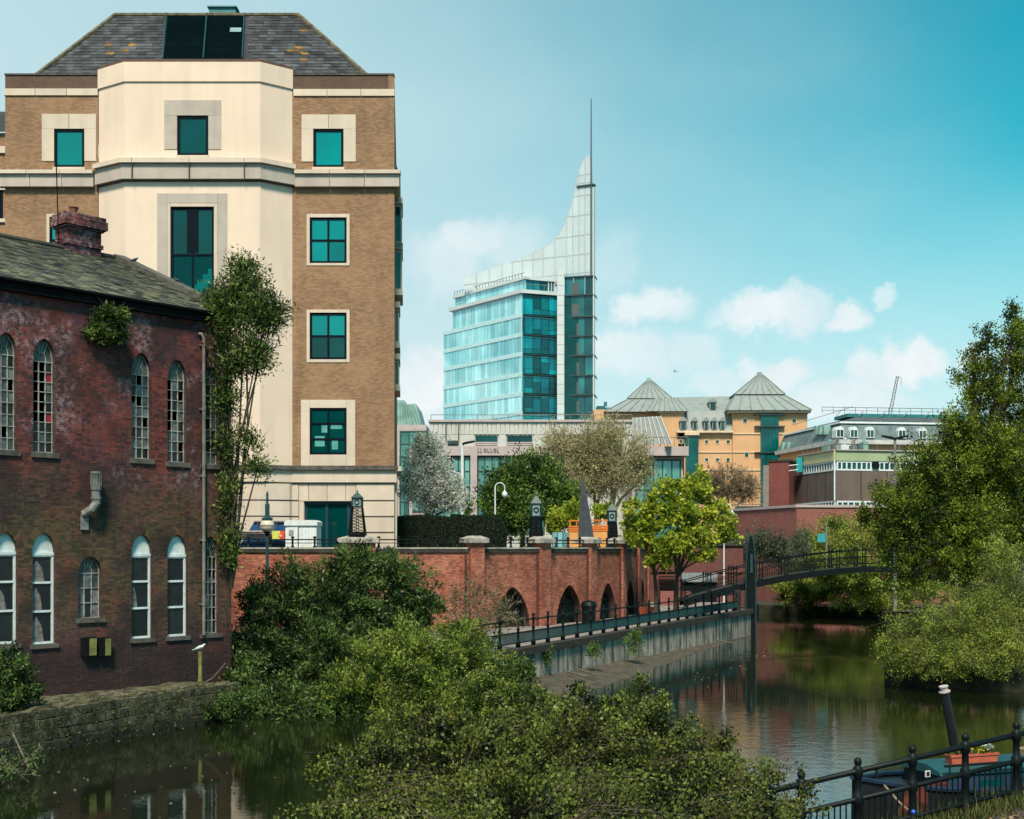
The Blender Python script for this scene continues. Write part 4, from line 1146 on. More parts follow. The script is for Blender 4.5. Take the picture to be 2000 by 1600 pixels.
mb = MB(); cx, cy = r[0] + (r[1] - r[0]) * .66, (r[2] + r[3]) / 2 - .02; mb.prism(SK, [(cx + .11 * math.cos(k * math.pi / 6), cy + .11 * math.sin(k * math.pi / 6)) for k in range(12)], .58, .595); mb.build('round_mark', M('orange_mark', (.62, .15, .03), .6, .1), t)
mb = MB(); mb.box(SK, cx - .07, cx + .07, cy - .018, cy + .018, .595, .60); mb.build('bar', m_white, t)
t = thing('site_cabin', 'small white plastic site cabin with a ribbed side beside the skip', 'cabin', SK.at(b, TZ, .3))
r = SK.rect(556, 1016, 619, 1072, .9)
mb = MB(); mb.box(SK, r[0] + .03, r[1] - .03, TZ, r[3] - .1, -.6, .85); mb.build('shell', m_white, t)
mb = MB(); mb.prism(SK, [(r[0] - .02, r[3] - .26), (r[1] + .02, r[3] - .26), (r[1] + .02, r[3] - .08), (r[1] - .1, r[3]), (r[0] + .1, r[3]), (r[0] - .02, r[3] - .08)], -.68, .93); mb.build('roof', m_white, t)
mb = MB(); mb.box(SK, r[0] + .12, r[0] + .62, TZ + .1, r[3] - .34, .85, .885); d = mb.build('door', m_white, t)
mb = MB(); mb.box(SK, r[0] + .20, r[0] + .42, r[3] - .75, r[3] - .48, .885, .895); mb.build('notice', M('grey_notice', (.22, .24, .25), .6, .5, 20), d)
mb = MB(); mb.box(SK, r[0] + .62, r[0] + .66, TZ + .1, r[3] - .34, .85, .86); mb.build('seam', m_fascia, t)
for k in range(5): mb = MB(); u = r[0] + .76 + k * .15; mb.box(SK, u, u + .07, TZ + .15, r[3] - .36, .85, .88); mb.build('rib', m_white, t)
# clipped hedge
def make_hedge():
    t = thing('hedge', 'long clipped dark hedge on the street behind the arcade wall', 'hedge', PZ(880, 68, TZ))
    y = 68.0; x0, x1 = PZ(774, y, 0).x, PZ(990, y, 0).x; zt = P(0, 1008, y).z
    mb = MB(); n = 46
    for i in range(n):
        u0, u1 = x0 + (x1 - x0) * i / n, x0 + (x1 - x0) * (i + 1) / n
        zz = lambda u: zt - .12 + .10 * math.sin((u - x0) * 1.1) + (.18 if u > x0 + (x1 - x0) * .5 else 0) - (1.0 * max(0, (u - x1 + .8) / .8) ** 2)
        mb.poly([(u0, y - .8, TZ), (u1, y - .8, TZ), (u1, y - .82, zz(u1)), (u0, y - .82, zz(u0))]); mb.poly([(u0, y - .82, zz(u0)), (u1, y - .82, zz(u1)), (u1, y + 1, zz(u1)), (u0, y + 1, zz(u0))])
    mb.build('core', M('hedge_core', (.006, .010, .006), 1.0, .5, 6), t)
    N = 26000; u = rng.uniform(x0, x1, N); face = rng.random(N) < .65
    zz = zt - .12 + .10 * np.sin((u - x0) * 1.1) + np.where(u > x0 + (x1 - x0) * .5, .18, 0) - np.maximum(0, (u - x1 + .8) / .8) ** 2
    pos = np.stack([u, np.where(face, y - .82 + rng.normal(0, .05, N), rng.uniform(y - .85, y + 1, N)), np.where(face, TZ + (zz - TZ) * rng.random(N), zz + rng.normal(0, .03, N))], 1)
    ax = rng.normal(0, 1, (N, 3)); ax[:, 1] -= .4; ax[:, 2] += .3
    leaf_mesh('foliage', pos, ax, .07, .045, rng.random(N), leafmat('hedge_leaf', (.008, .018, .009), (.030, .050, .018), .15), t)
HEDGE = make_hedge
# street lamps
def swan_lamp(label, px, py_top, d, zb, mat, group='swan neck lamps'):
    b = PZ(px, d, zb); top = P(px, py_top, d).z; s = (top - zb)
    t = thing('swan_neck_lamp', label, 'lamp', b, group)
    mb = MB(); r = s * .06 if s < 6 else .35
    r = .28
    pts = [(b.x, b.y, zb), (b.x, b.y, top - r)] + [(b.x + r - r * math.cos(k * math.pi / 8), b.y, top - r + r * math.sin(k * math.pi / 8)) for k in range(1, 9)] + [(b.x + 2 * r, b.y, top - r * 1.7)]
    mb.tube(pts, [.055, .04] + [.03] * 9, 6); mb.tube([(b.x, b.y, zb + 1.4), (b.x, b.y, zb + 1.5)], .07, 6); mb.build('post', mat, t)
    mb = MB(); mb.lathe([(.02, .0), (.06, -.05), (.16, -.16), (.17, -.32), (.08, -.42), (.02, -.46)], (b.x + 2 * r, b.y, top - r * 1.6), 10); mb.build('lamp_head', m_white, t, True)
swan_lamp('white swan neck lamp rising behind the clipped hedge', 967, 943, 72, TZ, m_white)
swan_lamp('white swan neck lamp standing behind the yellow green maple', 1414, 985, 84, QZ, m_white)
def column_lamp(label, px, py_top, d, zb, mat, twin, w=.09):
    b = PZ(px, d, zb); top = P(px, py_top, d).z
    t = thing('street_lamp', label, 'lamp', b, 'column street lamps')
    mb = MB(); mb.tube([b, (b.x, b.y, top)], [w * 1.3, w * .8], 8); mb.build('post', mat, t)
    for s in ((-1, 1) if twin else (1,)):
        mb = MB(); mb.prism(Frame((b.x, b.y, top), (s, 0, 0), (0, -1, 0)), [(0, -.05), (.9, .15), (1.0, .2), (.95, .3), (.3, .2), (0, .1)], -.14, .14); mb.build('lamp_head', m_iron, t)
column_lamp('tall pale column street lamp behind the white blossom tree', 903, 868, 95, TZ, m_white, False, .14)
column_lamp('grey twin headed street lamp in front of the brown block', 1748, 858, 92, .7, m_grey_metal, True, .12)
# spike sculpture
t = thing('spike_sculpture', 'tall dark grey tapering metal spike standing on a brick pier', 'sculpture', pier_at[3])
d = 65.2; FRS = Frame((0, d, 0), (1, 0, 0), (0, -1, 0))
pts = [(1129, 1050), (1131, 1010), (1134, 960), (1136, 930), (1139, 928), (1144, 955), (1150, 990), (1156, 1025), (1160, 1050)]
mb = MB(); prev = None
sec = [(1050, 1129, 1160), (1025, 1130, 1156), (990, 1132, 1150), (955, 1134.3, 1144), (928, 1136.5, 1138)]
rings = []
for y, a, b in sec:
    p, q = FRS.hit(a, y), FRS.hit(b, y); k = (q[0] - p[0]) / 2; m_ = (p[0] + q[0]) / 2
    rings.append([FRS.at(m_ - k, p[1], 0), FRS.at(m_, p[1], k * .7), FRS.at(m_ + k, p[1], 0), FRS.at(m_, p[1], -k * .7)])
for r0_, r1_ in zip(rings[:-1], rings[1:]):
    for k in range(4): mb.poly([r0_[k], r0_[(k + 1) % 4], r1_[(k + 1) % 4], r1_[k]])
mb.poly(rings[-1]); mb.build('blade', M('slate_grey_metal', (.055, .062, .075), .5, .15, 3), t)
# orange planters
m_or = M('orange_paint', (.62, .155, .012), .55, .12, 4)
for lab, x0, x1, y0, y1, d in (('low orange planter box with rails nearest the spike', 1112, 1138, 1017, 1045, 69), ('orange planter box with an open top rail beside the dark obelisk lamp', 1150, 1186, 1016, 1046, 69.5)):
    fr = Frame((0, d, 0), (1, 0, 0), (0, -1, 0)); r = fr.rect(x0, y0, x1, y1)
    t = thing('orange_planter', lab, 'planter', fr.at(r[0], TZ), 'orange planters on the terrace')
    mb = MB(); mb.box(fr, r[0], r[1], TZ, r[3] - .42, -1.0, 0); mb.build('box', M('pale_orange_panel', (.62, .30, .09), .6, .1) if x0 == 1112 else bpy.data.materials['pale_orange_panel'], t)
    for k in range(3): mb = MB(); v = r[3] - .42 + k * .005; mb.box(fr, r[0] - .04, r[1] + .04, r[3] - .52 + k * .12 - .1, r[3] - .43 + k * .12 - .1, -1.04, .03); mb.build('plank', m_or, t)
    mb = MB()
    for u in (r[0], r[1] - .05, (r[0] + r[1]) / 2): mb.box(fr, u, u + .05, r[3] - .42, r[3], -.05, 0)
    mb.box(fr, r[0] - .03, r[1] + .03, r[3] - .04, r[3] + .03, -.06, .01); mb.build('top_rail', m_or, t)
# glazed cabinets
fr = Frame((0, 67, 0), (1, 0, 0), (0, -1, 0))
t = thing('glass_screen', 'low pale teal glass screen on the terrace behind the coping', 'screen', fr.at(fr.hit(1080, 1050)[0], TZ))
for x0, x1 in ((1079, 1089), (1090, 1099), (1100, 1110)):
    r = fr.rect(x0, 1040, x1, 1068); mb = MB(); mb.box(fr, r[0], r[1], TZ, r[3], -.03, 0); p_ = mb.build('glass_panel', glass('pale_teal_glass', (.16, .34, .36), .1, .2, .4, .1, .6) if x0 == 1079 else bpy.data.materials['pale_teal_glass'], t)
    mb = MB(); mb.tube([fr.at(r[0] - .02, TZ), fr.at(r[0] - .02, r[3] + .03)], .022, 5); mb.build('post', m_iron_teal, t)

# ------------------------------------------------------------------ quay wall and its railing
QF = Frame(Q(0) + qn * .25, qd, qn)
qw = thing('quay_wall', 'streaked pale concrete quay wall with a dark edge along the river', 'wall', QF.at(10, WATER))
n = 19; t0, t1 = -9.0, 30.5
for i in range(n):
    a, b = t0 + (t1 - t0) * i / n, t0 + (t1 - t0) * (i + 1) / n
    mb = MB(); mb.box(QF, a + .012, b - .012, -.6, QZ - .22, -.3, .05 + rnd.uniform(-.012, .012)); mb.build('concrete_panel', m_concrete, qw)
mb = MB(); mb.box(QF, t0, t1, -.6, QZ - .2, -.4, .02); mb.build('wall', m_conc_edge, qw)
mb = MB(); mb.box(QF, t0, t1 + .1, QZ - .22, QZ + .05, -.35, .18); mb.build('edge_beam', m_conc_edge, qw)
mb = MB()
for i in range(13):     # hanging mooring chains
    a = t0 + 7 + i * 2.1 + rnd.uniform(0, 1.5); k = rnd.uniform(.5, 1.0)
    mb.tube([QF.at(a + f * k, QZ - .3 - 1.0 * f * (2 - f) * rnd.uniform(.8, 1.0), .10 + .05 * f) for f in (0, .25, .5, .75, 1)], .009, 4)
mb.build('hanging_cables', m_conc_edge, qw, kind='stuff')
# mud ledge at its foot
mb = MB(); grid = []
for i in range(40):
    a = t0 + (t1 - t0 - 1.5) * i / 39; k = max(.12, 1 - max(0, (a + 1)) / 30)
    grid.append([QF.at(a, WATER + .42 * k + rnd.uniform(-.03, .03), .05), QF.at(a, WATER + .30 * k + rnd.uniform(-.05, .05), .9 * k), QF.at(a, WATER + .14 * k + rnd.uniform(-.05, .05), 2.0 * k + rnd.uniform(-.1, .1)), QF.at(a, WATER - .25, 2.9 * k + rnd.uniform(-.1, .2))])
for i in range(39):
    for j in range(3): mb.poly([grid[i][j], grid[i][j + 1], grid[i + 1][j + 1], grid[i + 1][j]][::-1])
struct(mb, 'mud_ledge', m_mud, True)
for k, (px, py, d) in enumerate(((1108, 1312, 49.5), (1128, 1308, 50.0), (1400, 1250, 67))):
    tb = MB(); p = P(px, py, d); q = p + Vector((.75, -.9, -.12)); tb.tube([p, q], .035, 5)
    o = tb.build('driftwood', m_bark_grey); o['label'] = ['pale driftwood stick on the mud below the quay wall, nearer the bushes', 'pale driftwood stick lying parallel on the mud below the quay wall', 'driftwood stick on the mud near the bridge foot'][k]; o['category'] = 'stick'; o['group'] = 'driftwood on the mud'
QR = thing('quay_railing', 'dark iron railing with ball topped posts along the far quay path', 'railing', Q(0) + Vector((0, 0, QZ)))
ts = [-7.6, -6.0, -4.4, -2.8, -1.4] + [i * 1.53 for i in range(0, 19)]
def iron_post(p, h, mat, parent, r=.045):
    mb = MB(); mb.lathe([(r * 2.2, 0), (r * 2.2, .2), (r * 1.3, .26), (r * 1.1, h * .5), (r * 1.6, h * .52), (r * 1.6, h * .56), (r, h * .6), (r, h * .78), (r * 1.7, h * .80), (r * 1.7, h * .87), (r * .8, h * .89), (r * 1.5, h * .93), (r * 1.5, h * .97), (.004, h)], p, 8)
    return mb.build('post', mat, parent, True)
for t_ in ts: p = Q(t_); iron_post((p.x, p.y, QZ + .05), 1.28, m_iron, QR, .042)
a, b = Q(ts[0]), Q(ts[-1] + .8)
for z, r in ((1.08, .032), (.62, .028), (.22, .022)):
    mb = MB(); mb.tube([a + Vector((0, 0, QZ + z)), b + Vector((0, 0, QZ + z))], r, 6); mb.build('rail', m_iron, QR)
mb = MB(); k = ts[0]
while k < ts[-1] + .8:
    p = Q(k); mb.tube([(p.x, p.y, QZ + .22), (p.x, p.y, QZ + .62)], .019, 4, False); k += .10
mb.build('balusters', m_iron_teal, QR, kind='stuff')
mb = MB(); p = Q(ts[-1] + 1.0); mb.box(Frame(p, qd, qn), -.18, .18, QZ - .3, QZ + 1.3, -.15, .15); mb.build('end_pillar', m_conc_edge, QR)
# litter bin, small planter
p = P(1150, 1215, 62); t = thing('litter_bin', 'round dark litter bin standing between two arches', 'bin', (p.x, p.y, QZ))
mb = MB(); mb.lathe([(.30, 0), (.34, .1), (.36, .9)], (p.x, p.y, QZ), 14); mb.build('body', m_iron, t)
mb = MB(); mb.lathe([(.40, .9), (.41, 1.0), (.34, 1.16), (.15, 1.24), (.01, 1.26)], (p.x, p.y, QZ), 14); mb.build('lid', m_iron, t)
p = P(1261, 1195, 69.5); t = thing('path_planter', 'small orange red flower tub on the quay path', 'planter', (p.x, p.y, QZ))
mb = MB(); mb.frustum((p.x, p.y, QZ), .35, (p.x, p.y, QZ + .55), .45); mb.build('tub', M('orange_red_tub', (.38, .07, .03), .6, .2), t)
# shuttered kiosk under the street, brick stub wall, steps
KF = Frame((0, 88, 0), (1, 0, 0), (0, -1, 0))
t = thing('kiosk', 'dark open fronted kiosk with a pale grey shutter box by the bridge', 'kiosk', KF.at(KF.hit(1370, 1150)[0], QZ))
r = KF.rect(1334, 1120, 1398, 1165)
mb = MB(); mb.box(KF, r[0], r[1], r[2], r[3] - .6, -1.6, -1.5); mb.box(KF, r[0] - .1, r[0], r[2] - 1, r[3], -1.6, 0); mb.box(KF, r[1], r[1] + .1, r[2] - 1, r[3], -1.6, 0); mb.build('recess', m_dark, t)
mb = MB(); mb.box(KF, r[0] - .1, r[1] + .1, r[3] - .62, r[3] + .05, -1.6, .1); mb.build('shutter_box', M('grey_shutter', (.20, .23, .24), .5, .1), t)
mb = MB(); mb.box(KF, r[0], r[1], r[2] - 1, r[2] + .75, -1.4, .0); mb.build('counter', m_iron, t)
mb = MB(); mb.box(KF, r[0] + 1.1, r[0] + 1.5, r[2] + .75, r[2] + 1.0, -.9, -.5); mb.build('red_tray', m_pane_red, t)
m_revet = brick_tex('revetment_brick', (.10, .030, .026), (.15, .05, .04), (.10, .05, .045))
bw = thing('brick_revetment', 'dark red brick revetment wall above the kiosk', 'wall', KF.at(KF.hit(1370, 1100)[0], QZ, -.5))
mb = MB(); a, b = KF.hit(1268, 1100)[0], KF.hit(1452, 1100)[0]; mb.box(KF, a, b, r[3] + .06, P(0, 1066, 88).z, -1.8, -.1); mb.box(KF, a, r[0] - .12, QZ - .3, r[3] + .06, -1.8, -.2); mb.box(KF, r[1] + .12, b, QZ - .3, r[3] + .06, -1.8, -.2); mb.build('brickwork', m_revet, bw)
mb = MB(); mb.box(KF, a, b + .1, P(0, 1066, 88).z, P(0, 1062, 88).z, -1.9, .05); mb.build('coping', m_coping_dk, bw)
t = thing('metal_steps', 'dark metal steps beside the maple trunk by the kiosk', 'steps', KF.at(KF.hit(1305, 1150)[0], QZ, 2))
for k in range(5): mb = MB(); v = KF.hit(1305, 1155 - k * 9, 2)[1]; mb.box(KF, KF.hit(1292, 1150, 2)[0], KF.hit(1326, 1150, 2)[0], v, v + .06, 1.2 - k * .25, 2 - k * .25); mb.build('tread', m_iron, t)
t = thing('bench_wall', 'low red brick wall beside the quay path below the steps', 'wall', KF.at(KF.hit(1320, 1170)[0], QZ, 5))
mb = MB(); r = KF.rect(1290, 1155, 1350, 1190, 5); mb.box(KF, r[0], r[1], QZ, r[3], 4.6, 5); mb.build('brickwork', m_redflat, t)

# ------------------------------------------------------------------ the footbridge
BRD = 78.0
BFr = Frame((0, BRD, 0), (1, 0, 0), (0, -1, 0))
FBR = thing('footbridge', 'dark green arched iron footbridge with railings crossing the river', 'footbridge', BFr.at(BFr.hit(1465, 1140)[0], QZ))
uA, uB = BFr.hit(1335, 1160)[0], BFr.hit(1990, 1140)[0]; uM = BFr.hit(1715, 1100)[0]; zM = 4.32
zA = 2.25
def deck(u):
    k = (u - uM) / ((uM - uA) if u < uM else (uB - uM)); return zM - (zM - zA) * abs(k) ** 1.75
NB = 36
for side in (0, -1.9):
    mb = MB()
    for i in range(NB):
        a, b = uA + (uB - uA) * i / NB, uA + (uB - uA) * (i + 1) / NB
        th = lambda u: .36 + .16 * (abs(u - uM) / (uM - uA)) ** 2
        mb.prism(BFr, [(a, deck(a) - th(a)), (b, deck(b) - th(b)), (b, deck(b)), (a, deck(a))], side - .06, side + .06)
    mb.build('girder', m_iron, FBR)
    nb = 13
    for k in range(nb + 1):
        u = uA + (uB - uA) * k / nb
        for du in (-.09, .09):
            mb = MB(); z = deck(u); mb.lathe([(.07, -.05), (.06, .1), (.035, .16), (.035, 1.05), (.07, 1.08), (.07, 1.15), (.02, 1.18), (.055, 1.22), (.004, 1.28)], BFr.at(u + du, z, side), 6); mb.build('post', m_iron, FBR)
    for h, r in ((1.05, .035), (.62, .025), (.18, .025)):
        mb = MB(); mb.tube([BFr.at(uA + (uB - uA) * i / NB, deck(uA + (uB - uA) * i / NB) + h, side) for i in range(NB + 1)], r, 5); mb.build('rail', m_iron, FBR)
    mb = MB(); u = uA
    while u < uB:
        mb.tube([BFr.at(u, deck(u) + .18, side), BFr.at(u, deck(u) + .62, side)], .013, 4, False); u += .14
    mb.build('balusters', m_iron, FBR, kind='stuff')
mb = MB()
for i in range(NB):
    a, b = uA + (uB - uA) * i / NB, uA + (uB - uA) * (i + 1) / NB
    mb.prism(BFr, [(a, deck(a) - .12), (b, deck(b) - .12), (b, deck(b) - .02), (a, deck(a) - .02)], -1.84, -.06)
mb.build('deck', m_conc_edge, FBR)
for w_, lab in ((.35, 'nearer the river'), ):
    t = thing('bridge_pylon', 'tall dark teal bullet shaped blade post at the bridge foot', 'pylon', BFr.at(BFr.hit(1465, 1150)[0], QZ, w_))
    cx = BFr.hit(1465.5, 1100, w_)[0]; z0, z1 = -.5, BFr.hit(1465, 1045, w_)[1]; hw = .315
    pl = [(cx - hw * .8, z0), (cx + hw * .8, z0)]
    for f in [0, .3, .5, .65, .75, .83, .9, .95, .985, 1]: pl.append((cx + hw * (1 if f < .5 else math.sqrt(max(0, 1 - ((f - .5) / .5) ** 2.2))), z0 + (z1 - z0) * f))
    pl += [(2 * cx - u, v) for u, v in pl[-2:1:-1]]
    mb = MB(); mb.prism(BFr, pl, w_ - .18, w_ + .18); mb.build('blade', m_iron, t)
    mb = MB(); mb.tube([BFr.at(u, v, w_ + .18) for u, v in pl[2:]], .04, 5); mb.build('edge_rim', m_iron_teal, t)
    mb = MB(); mb.box(BFr, cx - .04, cx + .1, z1 - 2.4, z1 - 1.2, w_ + .18, w_ + .24); mb.build('bracket', m_iron_teal, t)
# ------------------------------------------------------------------ far buildings
m_beige = M('beige_cladding', (.47, .48, .455), .6, .06, .6, streak=.10)
m_pinkish = M('pinkish_stone', (.40, .34, .335), .7, .08, 1)
m_curtain_glass = glass('green_curtain_glass', (.06, .25, .24), .08, .3, .45, .2, .7, (.16, .42, .38), .25)
m_dkfr = M('dark_mullion', (.02, .05, .05), .5, .2)
m_copper = M('verdigris', (.20, .36, .32), .7, .25, .8, streak=.4)
m_lead = M('lead_grey_roof', (.28, .31, .31), .6, .18, .5, (.20, .25, .24), streak=.30)
m_orange = M('orange_render', (.57, .335, .175), .85, .06, .4, streak=.10)
m_orband = M('cream_band', (.60, .47, .33), .8, .1)
m_win_dk = glass('dark_window', (.015, .06, .06), .1, .2, .3, .1, .5)
m_teal_strip = glass('teal_strip_glass', (.0, .075, .075), .12, .3, .3, .1, .5)
# copper roofed building at the edge of the office block
CF = Frame((0, 140, 0), (1, 0, 0), (0, -1, 0))
t = thing('copper_roofed_block', 'block with a green copper mansard roof behind the office corner', 'building', CF.at(CF.hit(790, 900)[0], TZ))
q = lambda x, y, w=0: CF.hit(x, y, w)
mb = MB(); mb.prism(CF, [q(740, 832), q(824, 832), q(812, 788), q(796, 790), q(790, 782), q(740, 780)], -10, 0); mb.build('roof', m_copper, t)
for k in range(8):
    mb = MB(); a, b = q(776 + k * 6.5, 832), q(776 + k * 4.5, 786 if k < 3 else 790); mb.tube([CF.at(a[0], a[1], .04), CF.at(b[0], b[1], .04)], .06, 4); mb.build('roof_seam', m_copper, t)
r = CF.rect(740, 830, 833, 1080); mb = MB(); mb.box(CF, r[0], r[1], TZ, r[3], -8, .1); mb.build('wall', m_pinkish, t)
rwindow(t, CF, CF.rect(781, 842, 836, 1000), .22, 3, 6, .15, .12, m_dkfr, m_curtain_glass)
# metal clad retail building
ZF = Frame((0, 128, 0), (1, 0, 0), (0, -1, 0))
q = lambda x, y, w=0: ZF.hit(x, y, w)
MC = thing('metal_clad_building', 'long low building with beige metal cladding and glazed front below the glass tower', 'building', ZF.at(q(1000, 900)[0], TZ))
u0, u1 = q(838, 850)[0], q(1240, 850)[0]
mb = MB(); mb.box(ZF, u0, u1, TZ, q(0, 823)[1], -14, -.35); mb.build('wall', m_beige, MC)
n = 46; top, mid = q(0, 823)[1], q(0, 848)[1]
for k in range(n):          # upright cladding panels
    a, b = u0 + (u1 - u0) * k / n, u0 + (u1 - u0) * (k + 1) / n
    mb = MB(); mb.box(ZF, a + .03, b - .03, mid, top - .05, -.36, -.20 + rnd.uniform(-.015, .015)); mb.build('cladding_panel', m_beige, MC)
mb = MB(); mb.box(ZF, u0 - .1, u1, top - .05, top + .18, -14, .0); mb.build('roof_edge', m_pinkish, MC)
low = q(0, 872)[1]
for k, (xa, xb) in enumerate(((838, 865), (866, 895), (896, 926), (974, 988), (1042, 1075), (1076, 1110))):
    mb = MB(); mb.box(ZF, q(xa, 850)[0] + .02, q(xb, 850)[0] - .02, low, mid - .04, -.36, -.22); mb.build('cladding_panel', m_beige, MC)
for xa, xb in ((927, 973), (989, 1041), (1111, 1160)): 
    rr_ = ZF.rect(xa, 849, xb, 872); rwindow(MC, ZF, rr_, -.3, 1, 3, .08, .14, m_pinkish, m_dteal_glass, fy=[0, .18, .34, 1])
mb = MB(); mb.box(ZF, q(868, 870)[0], q(1110, 870)[0], q(0, 890)[1], q(0, 872)[1], -.8, .25); fsc = mb.build('fascia', m_pinkish, MC)
mb = MB()
for k, x in enumerate((933, 938, 946, 952, 958, 965, 971)):   # worn lettering, too small to read in the photograph
    a, b = q(x, 884), q(x + 3.2, 876)
    if k % 3 == 2: mb.tube([ZF.at((a[0] + b[0]) / 2 + .12 * math.cos(j), (a[1] + b[1]) / 2 + .16 * math.sin(j), .3) for j in [i * .7 for i in range(10)]], .04, 4)
    else: mb.box(ZF, a[0], a[0] + .07, a[1], b[1], .25, .32); mb.box(ZF, a[0], b[0], a[1], a[1] + .07, .251, .321)
mb.build('worn_lettering', M('grey_lettering', (.17, .15, .17), .6, .2), fsc)
for xa, xb in ((780, 800), (838, 882), (883, 919), (932, 976), (977, 1020), (1021, 1064)):
    rwindow(MC, ZF, ZF.rect(xa, 891, xb, 1040), -.1, 2 if xb - xa < 30 else 3, 5, .15, .12, m_dkfr, m_curtain_glass)
for xa, xb in ((919, 932), (800, 806)): mb = MB(); mb.box(ZF, q(xa, 900)[0], q(xb, 900)[0], TZ, q(0, 873)[1], -.6, .4); mb.build('column', m_pinkish, MC)
mb = MB()
for xa in (870, 895): a, b = q(xa, 858), q(xa + 1.6, 828); mb.box(ZF, a[0], b[0], a[1], b[1], -.2, .1)
a, b = q(874, 868), q(895, 861); mb.box(ZF, a[0], b[0], a[1], b[1], -.2, .3)
mb.build('hanging_sign_bracket', m_dkfr, MC)
mb = MB(); mb.tube([ZF.at(u0, top + 1.0, -3), ZF.at(u1, top + 1.0, -3)], .035, 4)
for k in range(14): u = u0 + (u1 - u0) * k / 13; mb.tube([ZF.at(u, top, -3), ZF.at(u, top + 1.0, -3)], .03, 4)
mb.build('roof_rail', m_grey_metal, MC)
# sloping metal end of that building
mb = MB(); A, B, C_, D = P(1236, 816, 128), P(1290, 813, 120), P(1312, 868, 116), P(1236, 872, 127)
mb.poly([D, C_, B, A]); mb.poly([B, C_, P(1312, 868, 125), P(1290, 813, 128)]); mb.build('sloping_roof', m_beige, MC)
for k in range(8):
    mb = MB(); f = k / 7; mb.tube([A.lerp(B, f) + Vector((0, -.06, 0)), D.lerp(C_, f) + Vector((0, -.06, 0))], .05, 4); mb.build('roof_seam', m_beige, MC)
YF = Frame((0, 118, 0), (1, 0, 0), (0, -1, 0)); r = YF.rect(1236, 872, 1345, 890)
mb = MB(); mb.box(YF, r[0], r[1], r[2], r[3], -8, 0); mb.box(YF, r[0], r[1] - .4, TZ, r[2] - .05, -8, -1.0); mb.build('projecting_eave', m_pinkish, MC)
mb = MB(); mb.tube([YF.at(r[0], r[3] + .9, -.1), YF.at(r[1], r[3] + .9, -.1)], .04, 4)
for k in range(9): u = r[0] + (r[1] - r[0]) * k / 8; mb.tube([YF.at(u, r[3], -.1), YF.at(u, r[3] + .9, -.1)], .03, 4)
mb.build('eave_rail', m_grey_metal, MC)
rwindow(MC, YF, (r[0] + .3, r[1] - .6, TZ + .5, r[2] - .3), -.9, 5, 3, .15, .12, m_dkfr, m_curtain_glass)
# ------------------------------------------------------------------ the glass tower
TW = thing('glass_tower', 'tall blue green glass tower crowned by a curved pale blade and needle spire', 'tower', PZ(1019, 235, TZ))
m_tg1 = glass('sky_reflection_glass', (.26, .72, .80), .12, .22, .22, .30, .8, (.50, .86, .90), .10)  # bright sky reflected on this face is put into the base colour
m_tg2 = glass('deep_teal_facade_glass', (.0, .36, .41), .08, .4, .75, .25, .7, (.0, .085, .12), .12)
m_tg3 = glass('stair_glass', (.03, .24, .24), .08, .4, .6, .2, .7, (.01, .07, .09), .2)
m_twh = M('white_tower_metal', (.50, .55, .56), .5, .06, .3)
m_fin = M('pale_blade_panel', (.58, .66, .68), .5, .05, .3, rndk=.05)
nt = m_fin.node_tree; tr_ = nt.nodes.new('ShaderNodeBsdfTransparent'); ms_ = nt.nodes.new('ShaderNodeMixShader'); ms_.inputs[0].default_value = .36
nt.links.new(nt.nodes['Principled BSDF'].outputs[0], ms_.inputs[1]); nt.links.new(tr_.outputs[0], ms_.inputs[2]); nt.links.new(ms_.outputs[0], nt.nodes['Material Output'].inputs['Surface'])
m_slab = M('pale_floor_band', (.42, .64, .68), .5, .1)
dC = 235.0
TL = framepx(866, 255.5, 1019, dC); TR = framepx(1019, dC, 1088, 237.5); TS = framepx(1102, 237.8, 1158, 236.5); Tcol = framepx(1088, 237.0, 1102, 237.0)
def zpy(py, d=dC): return EYE + (HZ - py) * d / FOC
fl = [572, 614.7, 653, 691, 730.5, 768.8, 806, 845, 884]
lenL, lenR = TL.hit(1018.9, 700)[0], TR.hit(1087.9, 700)[0]
core = MB()
core.slab([tuple(TL.at(0.3, 0, -.4)[:2]), tuple(TL.at(lenL, 0, -.4)[:2]), tuple(TR.at(lenR, 0, -.4)[:2]), tuple(Tcol.at(.5, 0, -.4)[:2]), tuple(TS.at(5.35, 0, -.6)[:2]), (TS.at(3.5, 0).x, 258), (TL.at(0, 0).x, 262)], TZ, zpy(613)); _a = TL.hit(886, 600)[0]; core.slab([tuple(TL.at(_a, 0, -.4)[:2]), tuple(TL.at(lenL, 0, -.4)[:2]), tuple(TR.at(lenR, 0, -.4)[:2]), tuple(TS.at(5.35, 0, -.6)[:2]), (TS.at(3.5, 0).x, 257)], zpy(613), zpy(573)); core.build('core', m_dteal_glass, TW)
nL, nR = 24, 5
